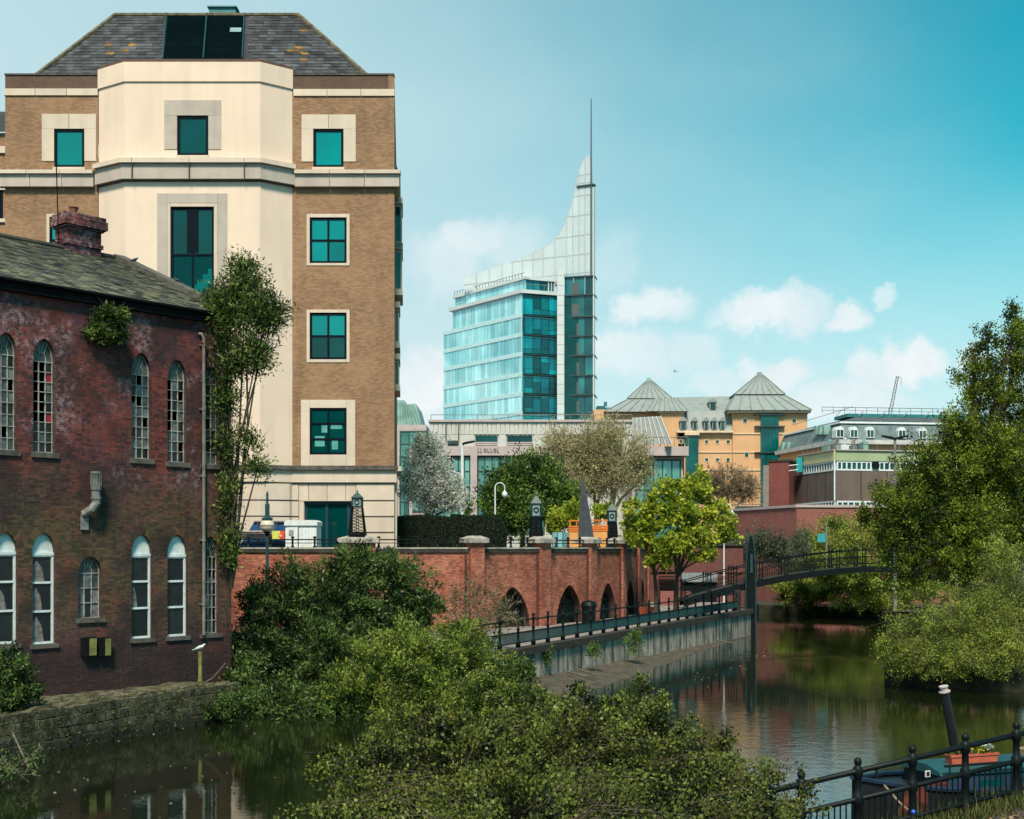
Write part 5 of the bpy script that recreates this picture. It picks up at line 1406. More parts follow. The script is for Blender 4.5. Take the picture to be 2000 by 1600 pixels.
for j in range(len(fl) - 1):
    z1, z0 = zpy(fl[j]), zpy(fl[j + 1])
    if j < 8:
        a0 = 0 if j > 0 else TL.hit(884, 600)[0]
        for k in range(nL):
            a, b = lenL * k / nL, lenL * (k + 1) / nL
            if b < a0 or j > 6: 
                if j > 6: pass
                else: continue
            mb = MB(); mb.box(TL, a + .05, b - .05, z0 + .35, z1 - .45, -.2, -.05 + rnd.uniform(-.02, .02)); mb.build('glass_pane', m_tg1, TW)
        mb = MB(); mb.box(TL, a0, lenL + .02, z1 - .45, z1 + .35, -.3, .06); mb.build('floor_band', m_slab, TW)
    for k in range(nR):
        a, b = (0, lenR * .09) if k == 0 else (lenR * (.09 + .91 * (k - 1) / 4), lenR * (.09 + .91 * k / 4))
        sp = z0 + (z1 - z0) * rnd.choice([.28, .30, .62, .75])
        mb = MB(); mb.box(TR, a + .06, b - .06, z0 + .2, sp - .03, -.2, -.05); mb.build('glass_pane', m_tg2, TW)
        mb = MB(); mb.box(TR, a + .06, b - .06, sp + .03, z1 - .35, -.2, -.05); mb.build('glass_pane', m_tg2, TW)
    mb = MB(); mb.box(TR, 0, lenR, z1 - .12, z1, -.3, .04); mb.box(TR, 0, lenR, z1 - .62, z1 - .52, -.3, .03); mb.build('floor_line', m_dkfr, TW)
mb = MB(); mb.box(TR, -.06, .06, TZ, zpy(573), -.2, .08); mb.build('corner_mullion', m_slab, TW)
mb = MB(); z1 = zpy(566); z0 = zpy(573)
mb.box(TL, TL.hit(880, 600)[0], lenL + .2, z0, z1, -3, .5); mb.box(TR, -.3, lenR + .3, z0, z1, -3, .5); mb.build('roof_terrace_slab', m_twh, TW)
# set back top floor
TL2, TR2 = TL.off(-1.4), TR.off(-1.4)
a0, a1 = TL2.hit(889, 590)[0], TL2.hit(1026.5, 560)[0]; b0, b1 = TR2.hit(1027, 560)[0], TR2.hit(1083, 560)[0]
zt1 = zpy(540.5, 234)
for k in range(13):
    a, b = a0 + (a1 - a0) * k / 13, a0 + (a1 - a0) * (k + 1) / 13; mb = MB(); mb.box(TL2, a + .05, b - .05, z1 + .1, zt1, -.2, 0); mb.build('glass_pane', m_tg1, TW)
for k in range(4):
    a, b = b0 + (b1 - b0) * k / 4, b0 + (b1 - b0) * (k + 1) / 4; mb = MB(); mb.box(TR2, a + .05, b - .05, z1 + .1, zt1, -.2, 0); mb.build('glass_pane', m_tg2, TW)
mb = MB(); mb.box(TL2, a0 - .3, a1 + .3, zt1, zt1 + .5, -8, .4); mb.box(TR2, b0 - .3, b1 + .2, zt1, zt1 + .5, -3, .4); mb.build('top_roof_slab', m_twh, TW)
mb = MB(); x0 = b0 + (b1 - b0) * .76; mb.box(TR2, x0, x0 + .2, z1, z1 + 2.6, .1, .2); mb.box(TR2, b1 - .2, b1, z1, z1 + 2.6, .1, .2); mb.box(TR2, x0, b1, z1 + 2.45, z1 + 2.65, .1, .21); mb.box(TR2, (x0 + b1) / 2 - .08, (x0 + b1) / 2 + .08, z1, z1 + 2.5, .1, .2); mb.build('terrace_door', m_twh, TW)
mb = MB()
for k in range(24): a = a0 + (a1 - a0) * k / 24; mb.tube([TL2.at(a, zt1 + .5, .2), TL2.at(a, zt1 + 1.3, .2)], .06, 4)
mb.tube([TL2.at(a0, zt1 + 1.3, .2), TL2.at(a1, zt1 + 1.3, .2)], .05, 4); mb.build('roof_rail', m_grey_metal, TW)
mb = MB(); mb.tube([TR.at(.3, z1 + 1.1, .3), TR.at(lenR, z1 + 1.1, .3)], .06, 4)
for k in range(6): u = .3 + (lenR - .3) * k / 5; mb.tube([TR.at(u, z1, .3), TR.at(u, z1 + 1.1, .3)], .05, 4)
mb.build('terrace_rail', m_grey_metal, TW)
# lift shaft column with panel joints, stair glazing
lc = Tcol.hit(1101.9, 700)[0]; ztc = zpy(525, 237)
zz = TZ
while zz < ztc - .1:
    z2 = min(zz + 1.9, ztc); mb = MB(); mb.box(Tcol, .0, lc, zz + .03, z2 - .03, -2.5, .35); mb.build('shaft_panel', m_twh, TW); zz = z2
ls = TS.hit(1158, 700)[0]
lst = [535.5] + fl[0:1] + fl[1:]
for j in range(len(lst) - 1):
    z1, z0 = zpy(lst[j]), zpy(lst[j + 1])
    for k in range(3):
        a, b = ls * (0, .32, .72)[k], ls * (.32, .72, 1)[k]
        mb = MB(); mb.box(TS, a + .06, b - .06, z0 + .12, z1 - .12, -.3, -.1); mb.build('stair_pane', m_tg3, TW)
    mb = MB(); mb.box(TS, ls * .26, ls * .52, z0 + .2, z0 + 2.5, -.1, -.03); mb.build('lift_door', M('brown_door', (.06, .085, .085), .6, .1) if j == 0 else bpy.data.materials['brown_door'], TW)
    mb = MB(); mb.box(TS, -.1, ls + .1, z1 - .14, z1 + .10, -.4, .25)
    mb.tube([TS.at(ls + f * .8, z1 - f * f * .9, -.2) for f in (0, .3, .6, .85, 1)], [.22, .2, .16, .12, .06], 5)
    mb.build('balcony_fin', m_dkfr, TW)
mb = MB(); mb.box(TS, ls + .02, ls + .25, TZ, zpy(200, 237) * 0 + zpy(536, 237), -1.0, .05); mb.build('edge_fin', m_twh, TW)
# the curved blade, panel by panel
NF = framepx(905, 250, 1157, 238.0)
outl = [(905, 566), (905, 541), (938, 531), (970, 519.5), (1000, 511), (1030, 499), (1058, 486), (1076, 475), (1090, 459), (1102, 438), (1110, 418), (1117, 396), (1122, 374), (1127, 350), (1133, 328), (1140, 310), (1147, 305), (1152, 306), (1157, 360), (1157.5, 537), (1100, 537), (1098, 556), (1000, 568)]
op = [NF.hit(x, y) for x, y in outl]
def clip(poly, u0, u1, v0, v1):
    def cl(ps, ins, inter):
        out = []
        for i in range(len(ps)):
            a, b = ps[i - 1], ps[i]
            if ins(b):
                if not ins(a): out.append(inter(a, b))
                out.append(b)
            elif ins(a): out.append(inter(a, b))
        return out
    def iu(x): return lambda a, b: (x, a[1] + (b[1] - a[1]) * (x - a[0]) / (b[0] - a[0]))
    def iv(x): return lambda a, b: (a[0] + (b[0] - a[0]) * (x - a[1]) / (b[1] - a[1]), x)
    p_ = poly
    for f, g in ((lambda q: q[0] >= u0, iu(u0)), (lambda q: q[0] <= u1, iu(u1)), (lambda q: q[1] >= v0, iv(v0)), (lambda q: q[1] <= v1, iv(v1))):
        if not p_: break
        p_ = cl(p_, f, g)
    return p_
us = [NF.hit(x, 500)[0] for x in (905, 930, 955, 980, 1000, 1020, 1040, 1060, 1083, 1106, 1118, 1130, 1142, 1157.5)]
vs = [zpy(y, 240) for y in (570, 535, 499, 462, 423, 385, 361, 345, 308)]
for a, b in zip(us[:-1], us[1:]):
    for v1, v0 in zip(vs[1:], vs[:-1]):
        q = clip(op, a + .06, b - .06, v0 + .06, v1 - .06)
        if len(q) >= 3 and abs(sum(q[i - 1][0] * q[i][1] - q[i][0] * q[i - 1][1] for i in range(len(q)))) > .2:
            mb = MB(); mb.prism(NF, q, -.12, 0); mb.build('blade_panel', m_fin, TW)
bars = MB()
for x in us[1:-1]:
    q = clip(op, x - .06, x + .06, -50, 500)
    if len(q) >= 3: bars.prism(NF, q, -.5, .02)
for v in vs[1:]:
    q = clip(op, -500, 500, v - .06, v + .06)
    if len(q) >= 3: bars.prism(NF, q, -.499, .021)
for p, q in zip(op[1:18], op[2:19]): bars.tube([NF.at(p[0], p[1], -.2), NF.at(q[0], q[1], -.2)], .12, 4)
bars.build('blade_frame', M('blade_joint', (.36, .44, .45), .6, .1), TW)
mb = MB(); u = NF.hit(1155, 400)[0]; mb.tube([NF.at(u, zpy(540, 238), .1), NF.at(u, zpy(360, 238), .1), NF.at(u, zpy(193, 238), .1)], [.20, .18, .10], 6); mb.build('needle', M('dark_needle', (.06, .10, .12), .5, .1), TW)
mb = MB(); z = zpy(361, 238); mb.box(NF, NF.hit(1127, 400)[0], NF.hit(1161, 400)[0], z - .12, z + .12, -.9, .3); mb.build('cross_strut', m_dkfr, TW)
mb = MB(); mb.box(NF, NF.hit(1157.6, 500)[0], NF.hit(1160, 500)[0], zpy(540, 238), zpy(365, 238), -.7, .02); mb.build('blade_edge', m_twh, TW)
# teal plant rooms far beyond
HF = Frame((0, 260, 0), (1, 0, 0), (0, -1, 0))
t = thing('far_teal_block', 'distant low block with dark teal plant rooms beside the glass tower', 'building', HF.at(HF.hit(1195, 900)[0], TZ))
r = HF.rect(1140, 808, 1250, 1060); mb = MB(); mb.box(HF, r[0], r[1], TZ, r[3], -6, 0); mb.build('wall', m_pinkish, t)
for xa, xb, ya in ((1166, 1182, 793), (1183, 1196, 796), (1200, 1215, 796), (1212, 1228, 792)):
    r = HF.rect(xa, ya, xb, 808); mb = MB(); mb.box(HF, r[0], r[1], r[2], r[3], -4, 0); mb.build('plant_room', m_teal_metal, t)
mb = MB(); a = HF.hit(1180, 785); mb.box(HF, a[0], a[0] + .6, HF.hit(0, 793)[1], a[1], -1, 0); mb.build('flue', m_teal_metal, t)
# ------------------------------------------------------------------ orange building with pyramid roofs
OFR = Frame((0, 172, 0), (1, 0, 0), (0, -1, 0))
OR = thing('orange_building', 'orange rendered block with two grey pyramid roofed towers', 'building', OFR.at(OFR.hit(1450, 1000)[0], TZ))
q = lambda x, y, w=0: OFR.hit(x, y, w)
def rect2(x0, y0, x1, y1, w0, w1, name, mat, bottom=False):
    r = OFR.rect(x0, y0, x1, y1, w1); mb = MB(); mb.box(OFR, r[0], r[1], TZ if bottom else r[2], r[3], w0, w1); return mb.build(name, mat, OR)
def pyr(x0, x1, y_e, xa0, xa1, y_t, depth, w1, name, inset=None):
    a, b = OFR.hit(x0, y_e, w1), OFR.hit(x1, y_e, w1)
    L_ = b[0] - a[0]; k = 0 if inset is None else inset
    wt1 = w1 - (depth - k) / 2; c, d = OFR.hit(xa0, y_t, wt1), OFR.hit(xa1, y_t, wt1); wt0 = wt1 - k
    mb = MB(); b0 = [OFR.at(a[0], a[1], w1), OFR.at(b[0], a[1], w1), OFR.at(b[0], a[1], w1 - depth), OFR.at(a[0], a[1], w1 - depth)]
    t0 = [OFR.at(c[0], c[1], wt1), OFR.at(d[0], c[1], wt1), OFR.at(d[0], c[1], wt0), OFR.at(c[0], c[1], wt0)]
    for i in range(4): mb.poly([b0[i], b0[(i + 1) % 4], t0[(i + 1) % 4], t0[i]])
    mb.poly(t0); mb.poly(b0[::-1])
    o = mb.build(name, m_lead, OR)
    for f in [i / 7 for i in range(8)]:
        m1 = MB(); m1.tube([b0[0].lerp(b0[1], f) + Vector((0, -.05, .05)), t0[0].lerp(t0[1], f) + Vector((0, -.05, .05))], .07, 4); m1.build('roof_seam', m_lead, o)
    return o
rect2(1431, 806, 1577, 1050, -10.5, 0, 'tower_wall', m_orange, True)
rect2(1424, 801, 1584, 806, -11.3, .7, 'eaves', m_orband)
pyr(1420, 1586, 801, 1436, 1532, 772, 12.5, 1.0, 'lower_roof', 7.5); 
rect2(1438, 770, 1530, 774, -9.7, -1.8, 'clerestory', m_dkfr)
pyr(1434, 1534, 770, 1482, 1487, 730, 8.2, -1.3, 'pyramid_roof', .4)
rect2(1481, 727, 1488, 731, -6, -5, 'finial', m_copper)
# left tower
rect2(1290, 806, 1336, 1050, -7, -.4, 'tower_wall', m_orange, True); rect2(1286, 801, 1338, 806, -8, -.1, 'eaves', m_orband)
pyr(1180, 1342, 804, 1226, 1312, 780, 13, -1.0, 'lower_roof', 8); rect2(1230, 778, 1308, 782, -10, -4.2, 'clerestory', m_dkfr)
pyr(1225, 1313, 778, 1266, 1270, 741, 7.8, -3.6, 'pyramid_roof', .4); rect2(1265, 738, 1271, 742, -8, -7, 'finial', m_copper)
pyr(1262, 1345, 803, 1280, 1322, 778, 8, .2, 'lower_roof', 3)
rect2(1160, 800, 1292, 1050, -9, -2, 'tower_wall', m_orange, True)
# linking roof and mansard
mb = MB(); a, b, c, d = q(1310, 803, -2), q(1432, 803, -2), q(1440, 774, -6), q(1316, 776, -6)
mb.poly([OFR.at(a[0], a[1], -2), OFR.at(b[0], b[1], -2), OFR.at(c[0], c[1], -6), OFR.at(d[0], d[1], -6)]); mb.poly([OFR.at(d[0], d[1], -6), OFR.at(c[0], c[1], -6), OFR.at(c[0], c[1], -9), OFR.at(d[0], d[1], -9)]); mb.build('link_roof', m_lead, OR)
mb = MB(); a, b, c, d = q(1322, 842, -.2), q(1430, 842, -.2), q(1430, 803, -1.4), q(1334, 803, -1.4)
mb.poly([OFR.at(a[0], a[1], -.2), OFR.at(b[0], b[1], -.2), OFR.at(c[0], c[1], -1.4), OFR.at(d[0], d[1], -1.4)]); mb.build('mansard', m_lead, OR)
rect2(1325, 842, 1432, 1050, -5, -.4, 'front_wall', m_orange, True)
def dormer(x0, x1, y0, y1, w, deep=1.2, wh=m_lead):
    r = OFR.rect(x0, y0, x1, y1, w); mb = MB(); mb.box(OFR, r[0], r[1], r[2], r[3], w - deep, w)
    mb.prism(OFR, [(r[0] - .15, r[3]), (r[1] + .15, r[3]), (r[1] - .1, r[3] + .4), ((r[0] + r[1]) / 2, r[3] + .6), (r[0] + .1, r[3] + .4)], w - deep, w + .15)
    dm = mb.build('dormer', wh, OR); mb = MB(); mb.box(OFR, r[0] + .12, r[1] - .12, r[2] + .1, r[3] - .1, w, w + .04); mb.build('pane', m_win_dk, dm)
for xa, xb in ((1329, 1341), (1353, 1362), (1375, 1384), (1391, 1400), (1407, 1416)): dormer(xa, xb, 823, 839, .25)
dormer(1386, 1399, 786, 805, -2.2, 2.5)
rect2(1322, 841, 1432, 845, -1, .3, 'cornice', m_orband)
for y in (846, 882, 917, 951): rect2(1432, y, 1485, y + 2.2, -.1, .12, 'string_band', m_orband); rect2(1522, y, 1577, y + 2.2, -.1, .12, 'string_band', m_orband); rect2(1363, y, 1430, y + 2.2, -.5, -.28, 'string_band', m_orband)
def sqwin(x, y, w, s=6):
    r = OFR.rect(x - s / 2, y - s / 2, x + s / 2, y + s / 2, w); mb = MB(); mb.box(OFR, r[0] - .1, r[1] + .1, r[2] - .12, r[3] + .1, w - .1, w + .05); f = mb.build('window', m_orband, OR)
    mb = MB(); mb.box(OFR, r[0], r[1], r[2], r[3], w + .05, w + .07); mb.build('pane', m_win_dk, f)
for x in (1380, 1401, 1422):
    for y in (863, 898, 932, 967): sqwin(x, y, -.4)
for x, y in ((1455, 822), (1551, 822), (1458, 889), (1458, 958)): sqwin(x, y, 0, 7)
sqwin(1330, 862, -.4, 6)
g = rect2(1486, 809, 1521, 1050, -.5, .35, 'teal_glazing', m_teal_strip, True)
for k in range(1, 5):
    r = OFR.rect(1486 + k * 7, 809, 1486.8 + k * 7, 990, .35); mb = MB(); mb.box(OFR, r[0], r[1], TZ, r[3], .35, .42); mb.build('mullion', m_dkfr, g)
for y in (809, 832, 883): r = OFR.rect(1474, y, 1533, y + 2, .4); mb = MB(); mb.box(OFR, r[0], r[1], r[2], r[3], .1, .6); mb.build('transom', m_dkfr, g)
rect2(1340, 848, 1364, 1050, -.4, .4, 'stair_glazing', m_teal_strip, True); rect2(1338, 844, 1366, 850, -.4, .7, 'stair_cap', m_orband)
# ------------------------------------------------------------------ slate mansard building
dM = 150
ML, MR = framepx(1520, 168, 1636, dM), framepx(1636, dM, 1990, dM + 3)
MS = thing('mansard_building', 'long building with a blue grey slate mansard, arched dormers and a roof rail', 'building', PZ(1636, dM, TZ))
m_msl = M('blue_slate', (.085, .135, .148), .65, .2, .6, (.125, .18, .19), streak=.45)
lM, lR_ = ML.hit(1636, 850)[0], MR.hit(1989, 850)[0]
zc, zm, zr_ = zpy(859, dM), zpy(824, dM), zpy(806, dM)
pA, pC, pB = ML.at(0, 0), MR.at(0, 0), MR.at(lR_, 0)
def mans(d):      # plan line pushed out by d, mitred at the corner
    n = (ML.w + MR.w).normalized(); return pA + ML.w * d, pC + n * (d / n.dot(ML.w)), pB + MR.w * d
m_upsl = M('dark_upper_slate', (.055, .068, .075), .8, .3, 1); m_pcor = M('pale_cornice', (.45, .46, .45), .7, .2, 1, streak=.3)
def course(d0, z0, d1, z1, name, mat):
    p0, p1 = mans(d0), mans(d1)
    for k in (0, 1):
        mb = MB(); mb.poly([(p0[k].x, p0[k].y, z0), (p0[k + 1].x, p0[k + 1].y, z0), (p1[k + 1].x, p1[k + 1].y, z1), (p1[k].x, p1[k].y, z1)]); mb.build(name, mat, MS)
course(-.3, TZ, -.3, zc - .5, 'wall', m_orange); course(.5, zc - .5, .5, zc, 'cornice', m_pcor); course(-.3, zc - .5, .5, zc - .501, 'cornice_soffit', m_pcor); course(.5, zc, .19, zc + .001, 'cornice_top', m_pcor)
course(.2, zc, -.9, zm, 'mansard', m_msl); course(-.6, zm - .1, -.6, zm + .12, 'lead_roll', m_white); course(-.6, zm + .12, -.95, zm + .13, 'lead_cap', m_white)
course(-.9, zm + .05, -4.5, zr_, 'upper_roof', m_upsl)
p0 = mans(-4.5); mb = MB(); mb.slab([(p.x, p.y) for p in p0] + [(p0[2].x, p0[2].y + 9), (p0[1].x + 4, p0[1].y + 9), (p0[0].x + 3, p0[0].y + 2)], zr_ - .2, zr_ + .003); mb.build('flat_roof', m_upsl, MS)
for x in (1628 + 11, 1666, 1698, 1760, 1800):
    u, v = MR.hit(x, 850); mb = MB(); z0, z1 = zpy(855, dM), zpy(841, dM)
    mb.prism(MR, [(u - .5, z0), (u + .5, z0), (u + .5, z1)] + [(u + .5 * math.cos(k * math.pi / 8), z1 + .5 * math.sin(k * math.pi / 8)) for k in range(1, 8)] + [(u - .5, z1)], -1.0, .32); dm = mb.build('dormer', m_white, MS)
    for s in (-1, 1): mb = MB(); mb.box(MR, u + (.04 if s > 0 else -.40), u + (.40 if s > 0 else -.04), z0 + .1, z1 + .05, .32, .34); mb.build('pane', m_win_dk, dm)
for k, x in enumerate((1595, 1603, 1611, 1530, 1540)):
    u, v = ML.hit(x, 840); mb = MB(); zz_ = ML.hit(x, 849 if k < 3 else 880)[1]; mb.box(ML, u - .28, u + .28, zz_, zz_ + 1.1, -.9, .25); mb.build('dormer', m_copper, MS)
for x in (1664, 1674, 1800, 1850): r = MR.rect(x - 4, 863, x + 4, 874, -.3); mb = MB(); mb.box(MR, r[0], r[1], r[2], r[3], -.3, -.25); mb.build('window', m_win_dk, MS)
mb = MB(); mb.box(MR, 3.2, lR_, zr_ + .01, zr_ + .45, -9, -4.7); mb.build('teal_plinth', m_teal_metal, MS)
mb = MB(); mb.tube([MR.at(0, zr_ + 1.25, -5), MR.at(lR_, zr_ + 1.25, -5)], .04, 4); mb.tube([MR.at(0, zr_ + .85, -5), MR.at(lR_, zr_ + .85, -5)], .03, 4)
for k in range(17): u = lR_ * k / 16; mb.tube([MR.at(u, zr_ + .4, -5), MR.at(u, zr_ + 1.3, -5)], .035, 4); 
for k in range(7): u = lR_ * (k + .5) / 8; mb.tube([MR.at(u, zr_ + .1, -4), MR.at(u + .9, zr_ + .8, -4.6)], .06, 4)
mb.tube([ML.at(0, zm + 1.4, -2), ML.at(lM, zm + 1.9, -2)], .035, 4); mb.build('roof_rail', m_grey_metal, MS)
# crane
t = thing('tower_crane', 'thin lattice crane jib raised against the clouds beyond the slate roofs', 'crane', PZ(1734, 420, TZ))
a, b = P(1734, 830, 420), P(1753, 735, 420); mb = MB(); w = .55
mb.tube([a + Vector((-w, 0, 0)), b + Vector((-w * .6, 0, 0))], .16, 4); mb.tube([a + Vector((w, 0, 0)), b + Vector((w * .6, 0, 0))], .16, 4)
for k in range(16):
    p0, p1 = a.lerp(b, k / 16), a.lerp(b, (k + 1) / 16); s = 1 if k % 2 else -1; mb.tube([p0 + Vector((w * s, 0, 0)), p1 + Vector((-w * s, 0, 0))], .09, 4)
mb.build('jib', M('crane_steel', (.16, .18, .19), .6, .1), t); mb = MB(); mb.tube([b, b + Vector((1.2, 0, -.6)), b + Vector((1.2, 0, -3.2))], .08, 4); mb.build('hoist_rope', m_grey_metal, t)
mb = MB(); mb.tube([(a.x, a.y, TZ), a], .8, 4); mb.build('mast', m_grey_metal, t)
# ------------------------------------------------------------------ brown block with the green band, red pier, retaining wall
BL, BR = framepx(1527, 121, 1631, 110), framepx(1631, 110, 1930, 113)
BB = thing('brown_block', 'flat roofed block with brown cladding, white ribbon windows and a green band', 'building', PZ(1631, 110, TZ))
m_brown = M('brown_cladding', (.125, .092, .078), .8, .12, .6, streak=.15); m_green = M('sage_green_band', (.30, .37, .22), .7, .08, .5); m_yel = M('pale_yellow_band', (.56, .52, .30), .7, .06, .5)
lBL, lBR = BL.hit(1631, 950)[0], BR.hit(1929, 950)[0]
zb = lambda y: zpy(y, 110)
u2 = BL.hit(1561, 910)[0]
for fr, l_, s0, mt in ((BL, lBL, u2, m_yel), (BR, lBR, 0, m_green)):
    mb = MB(); mb.box(fr, s0, l_, zb(900), zb(880), -6, .1); mb.build('roof_band', mt, BB)
    mb = MB(); mb.box(fr, s0, l_, zb(880), zb(878), -6.5, .25); mb.build('roof_edge', m_pinkish, BB)
    mb = MB(); mb.box(fr, 0, l_, zb(978), zb(919), -6, .0); mb.build('wall', m_brown, BB)
    for k in range(1, 6):
        mb = MB(); u = l_ * k / 6; mb.box(fr, u - .04, u + .04, zb(977), zb(919.5), 0, .02); mb.build('cladding_joint', m_conc_edge, BB)
    mb = MB(); mb.box(fr, 0, l_, TZ, zb(990), -6, -.1); mb.build('base_wall', m_redflat, BB)
def ribbon(fr, a, b, y0, y1, n, glass_):
    rwindow(BB, fr, (a, b, zb(y1), zb(y0)), .04, n, 1, .14, .13, m_white, glass_, .12)
ribbon(BL, u2, lBL - .05, 900.2, 918.8, 14, m_dteal_glass); ribbon(BL, .5, lBL - .05, 978.2, 989.8, 18, m_dteal_glass)
x = 1637
for a, b, n in ((1634, 1702, 7), (1716, 1790, 7), (1800, 1880, 7)):
    ribbon(BR, BR.hit(a, 910)[0], BR.hit(b, 910)[0], 900.2, 918.8, n, m_dteal_glass)
ribbon(BR, BR.hit(1634, 980)[0], BR.hit(1790, 980)[0], 978.2, 989.8, 14, m_dteal_glass)
mb = MB(); mb.box(BR, 0, lBR, zb(918.9), zb(900.1), -.5, -.12); mb.build('white_infill', m_white, BB)
mb = MB(); c = BR.hit(1714 - 4, 909); mb.tube([BR.at(c[0], c[1], -.1), BR.at(c[0], c[1], .15)], .33, 14); mb.build('vent_fan', m_iron, BB)
mb = MB(); mb.tube([BL.at(lBL, zb(978), .05), BL.at(lBL, zb(900), .05)], .07, 6); mb.build('corner_pipe', m_white, BB)
mb = MB()
for fr, l_, s0 in ((BL, lBL, u2), (BR, lBR, 0)):
    mb.tube([fr.at(s0, zb(866), -.4), fr.at(l_, zb(866), -.4)], .04, 4)
    for k in range(8): u = s0 + (l_ - s0) * k / 7; mb.tube([fr.at(u, zb(878), -.4), fr.at(u, zb(866), -.4)], .03, 4)
mb.build('roof_rail', m_grey_metal, BB)
for k, (x, y, w, h) in enumerate(((1572, 893, 1.1, .8), (1690, 868, .4, .6), (1600, 876, .8, .7), (1712, 872, .5, .9), (1586, 884, .6, .9))):
    p = BL.hit(min(x, 1625), y) if x < 1632 else BR.hit(x, y); fr = BL if x < 1632 else BR
    mb = MB(); z = zb(878); mb.box(fr, p[0] - w / 2, p[0] + w / 2, z, z + h, -3, -2); mb.tube([fr.at(p[0], z + h, -2.5), fr.at(p[0] + .2, z + h + .6, -2.5)], .15, 6); mb.build('roof_unit', [m_copper, m_grey_metal, m_white][k % 3], BB)
RP = framepx(1500, 117, 1545, 116)
t = thing('brick_stair_tower', 'plain dark red brick pier block with a grey flank beside the brown block', 'building', RP.at(0, TZ))
r = RP.rect(1502, 902, 1541, 1000); mb = MB(); mb.box(RP, r[0], r[1], TZ, r[3], -4, 0); mb.build('wall', brick_tex('deep_red_brick', (.15, .035, .03), (.20, .055, .045), (.14, .06, .05)), t)
mb = MB(); mb.box(RP, r[0] - .55, r[0] - .02, TZ, r[3] - .3, -6, .02); mb.build('grey_flank', M('grey_flank', (.22, .19, .175), .8, .1), t)
mb = MB(); mb.box(RP, r[0] - .1, r[1] + .1, r[3], r[3] + .2, -4.1, .08); mb.build('cap', m_coping_dk, t)
mb = MB(); a = RP.hit(1553, 912); mb.box(RP, a[0], a[0] + .55, RP.hit(1553, 922)[1], RP.hit(1553, 893)[1], -1, -.5); mb.build('teal_duct', M('bright_teal_duct', (.01, .30, .32), .5, .1), t)
mb = MB()
for y in (910, 920): p0, p1 = RP.hit(1542, y), RP.hit(1560, y - 2); mb.tube([RP.at(p0[0], p0[1], .2), RP.at(p1[0], p1[1], .2)], .05, 4)
mb.build('side_rail', m_white, t)
WL, WR = framepx(1405, 118, 1556, 104), framepx(1556, 104, 1960, 106)
t = thing('retaining_wall', 'long plain red brick retaining wall curving above the far river bushes', 'wall', PZ(1556, 104, 0))
a0 = WL.hit(1556, 1000)[0]; b0 = WR.hit(1959, 1000)[0]
for fr, l_ in ((WL, a0), (WR, b0)):
    z1 = zpy(991, 104); mb = MB(); mb.box(fr, 0, l_, -.5, z1, -.6, 0); mb.build('brickwork', m_redflat, t)
    n = 12
    for k in range(n): mb = MB(); mb.box(fr, l_ * k / n + .01, l_ * (k + 1) / n - .01, z1, z1 + .22, -.7, .1); mb.build('coping_stone', m_pinkish, t)
# low fence screens and small far sign by the retaining wall
t = thing('roof_screen', 'low dark green railing screen on the street above the retaining wall', 'fence', P(1455, 998, 125))
fr = Frame((0, 125, 0), (1, 0, 0), (0, -1, 0)); r = fr.rect(1436, 985, 1490, 999); mb = MB(); mb.box(fr, r[0], r[1], r[2], r[3] - .2, -.1, 0); mb.build('panel', m_iron_teal, t)
mb = MB(); mb.tube([fr.at(r[0], r[3], 0), fr.at(r[1], r[3], 0)], .04, 4); mb.box(fr, r[0], r[1], TZ, r[2], -.6, -.5)
for k in range(9): u = r[0] + (r[1] - r[0]) * k / 8; mb.tube([fr.at(u, r[2], 0), fr.at(u, r[3], 0)], .03, 4)
mb.build('rail', m_grey_metal, t)
t = thing('lifebuoy_box', 'small bright teal lifebuoy box on a post among the far bushes', 'lifebuoy box', P(1604, 1090, 84))
fr = Frame((0, 84, 0), (1, 0, 0), (0, -1, 0)); r = fr.rect(1597, 1043, 1612, 1059); mb = MB(); mb.box(fr, r[0], r[1], r[2], r[3], -.12, 0); mb.build('box', M('bright_teal_box', (.02, .30, .34), .5, .15), t)
mb = MB(); mb.tube([fr.at(r[1] + .1, r[2] - 1.8, -.1), fr.at(r[1] + .1, r[3] + .8, -.1)], .05, 5); mb.build('post', m_grey_metal, t)
# ------------------------------------------------------------------ plants
def leaf_mesh(name, pos, axis, L, W, tint, mat, parent, kind='stuff', fold=.18):
    n = len(pos)
    axis = axis / (np.linalg.norm(axis, axis=1, keepdims=True) + 1e-9)
    rv = rng.normal(0, 1, (n, 3))
    s = np.cross(axis, rv); s /= (np.linalg.norm(s, axis=1, keepdims=True) + 1e-9)
    nn = np.cross(axis, s)
    k = rng.uniform(.65, 1.3, (n, 1)); L_ = L * k; W_ = W * k
    v = np.empty((n, 4, 3), np.float32)
    v[:, 0] = pos; v[:, 1] = pos + axis * L_ * .45 + s * W_ * .5 + nn * W_ * fold; v[:, 2] = pos + axis * L_; v[:, 3] = pos + axis * L_ * .45 - s * W_ * .5 + nn * W_ * fold
    me = bpy.data.meshes.new(name)
    me.vertices.add(n * 4); me.loops.add(n * 4); me.polygons.add(n)
    me.vertices.foreach_set('co', v.ravel())
    me.loops.foreach_set('vertex_index', np.arange(n * 4, dtype=np.int32))
    me.polygons.foreach_set('loop_start', np.arange(0, n * 4, 4, dtype=np.int32))
    me.polygons.foreach_set('loop_total', np.full(n, 4, np.int32))
    me.update(calc_edges=True)
    at = me.attributes.new('tint', 'FLOAT', 'FACE'); at.data.foreach_set('value', np.asarray(tint, np.float32))
    me.materials.append(mat)
    return link(name, me, parent, kind)
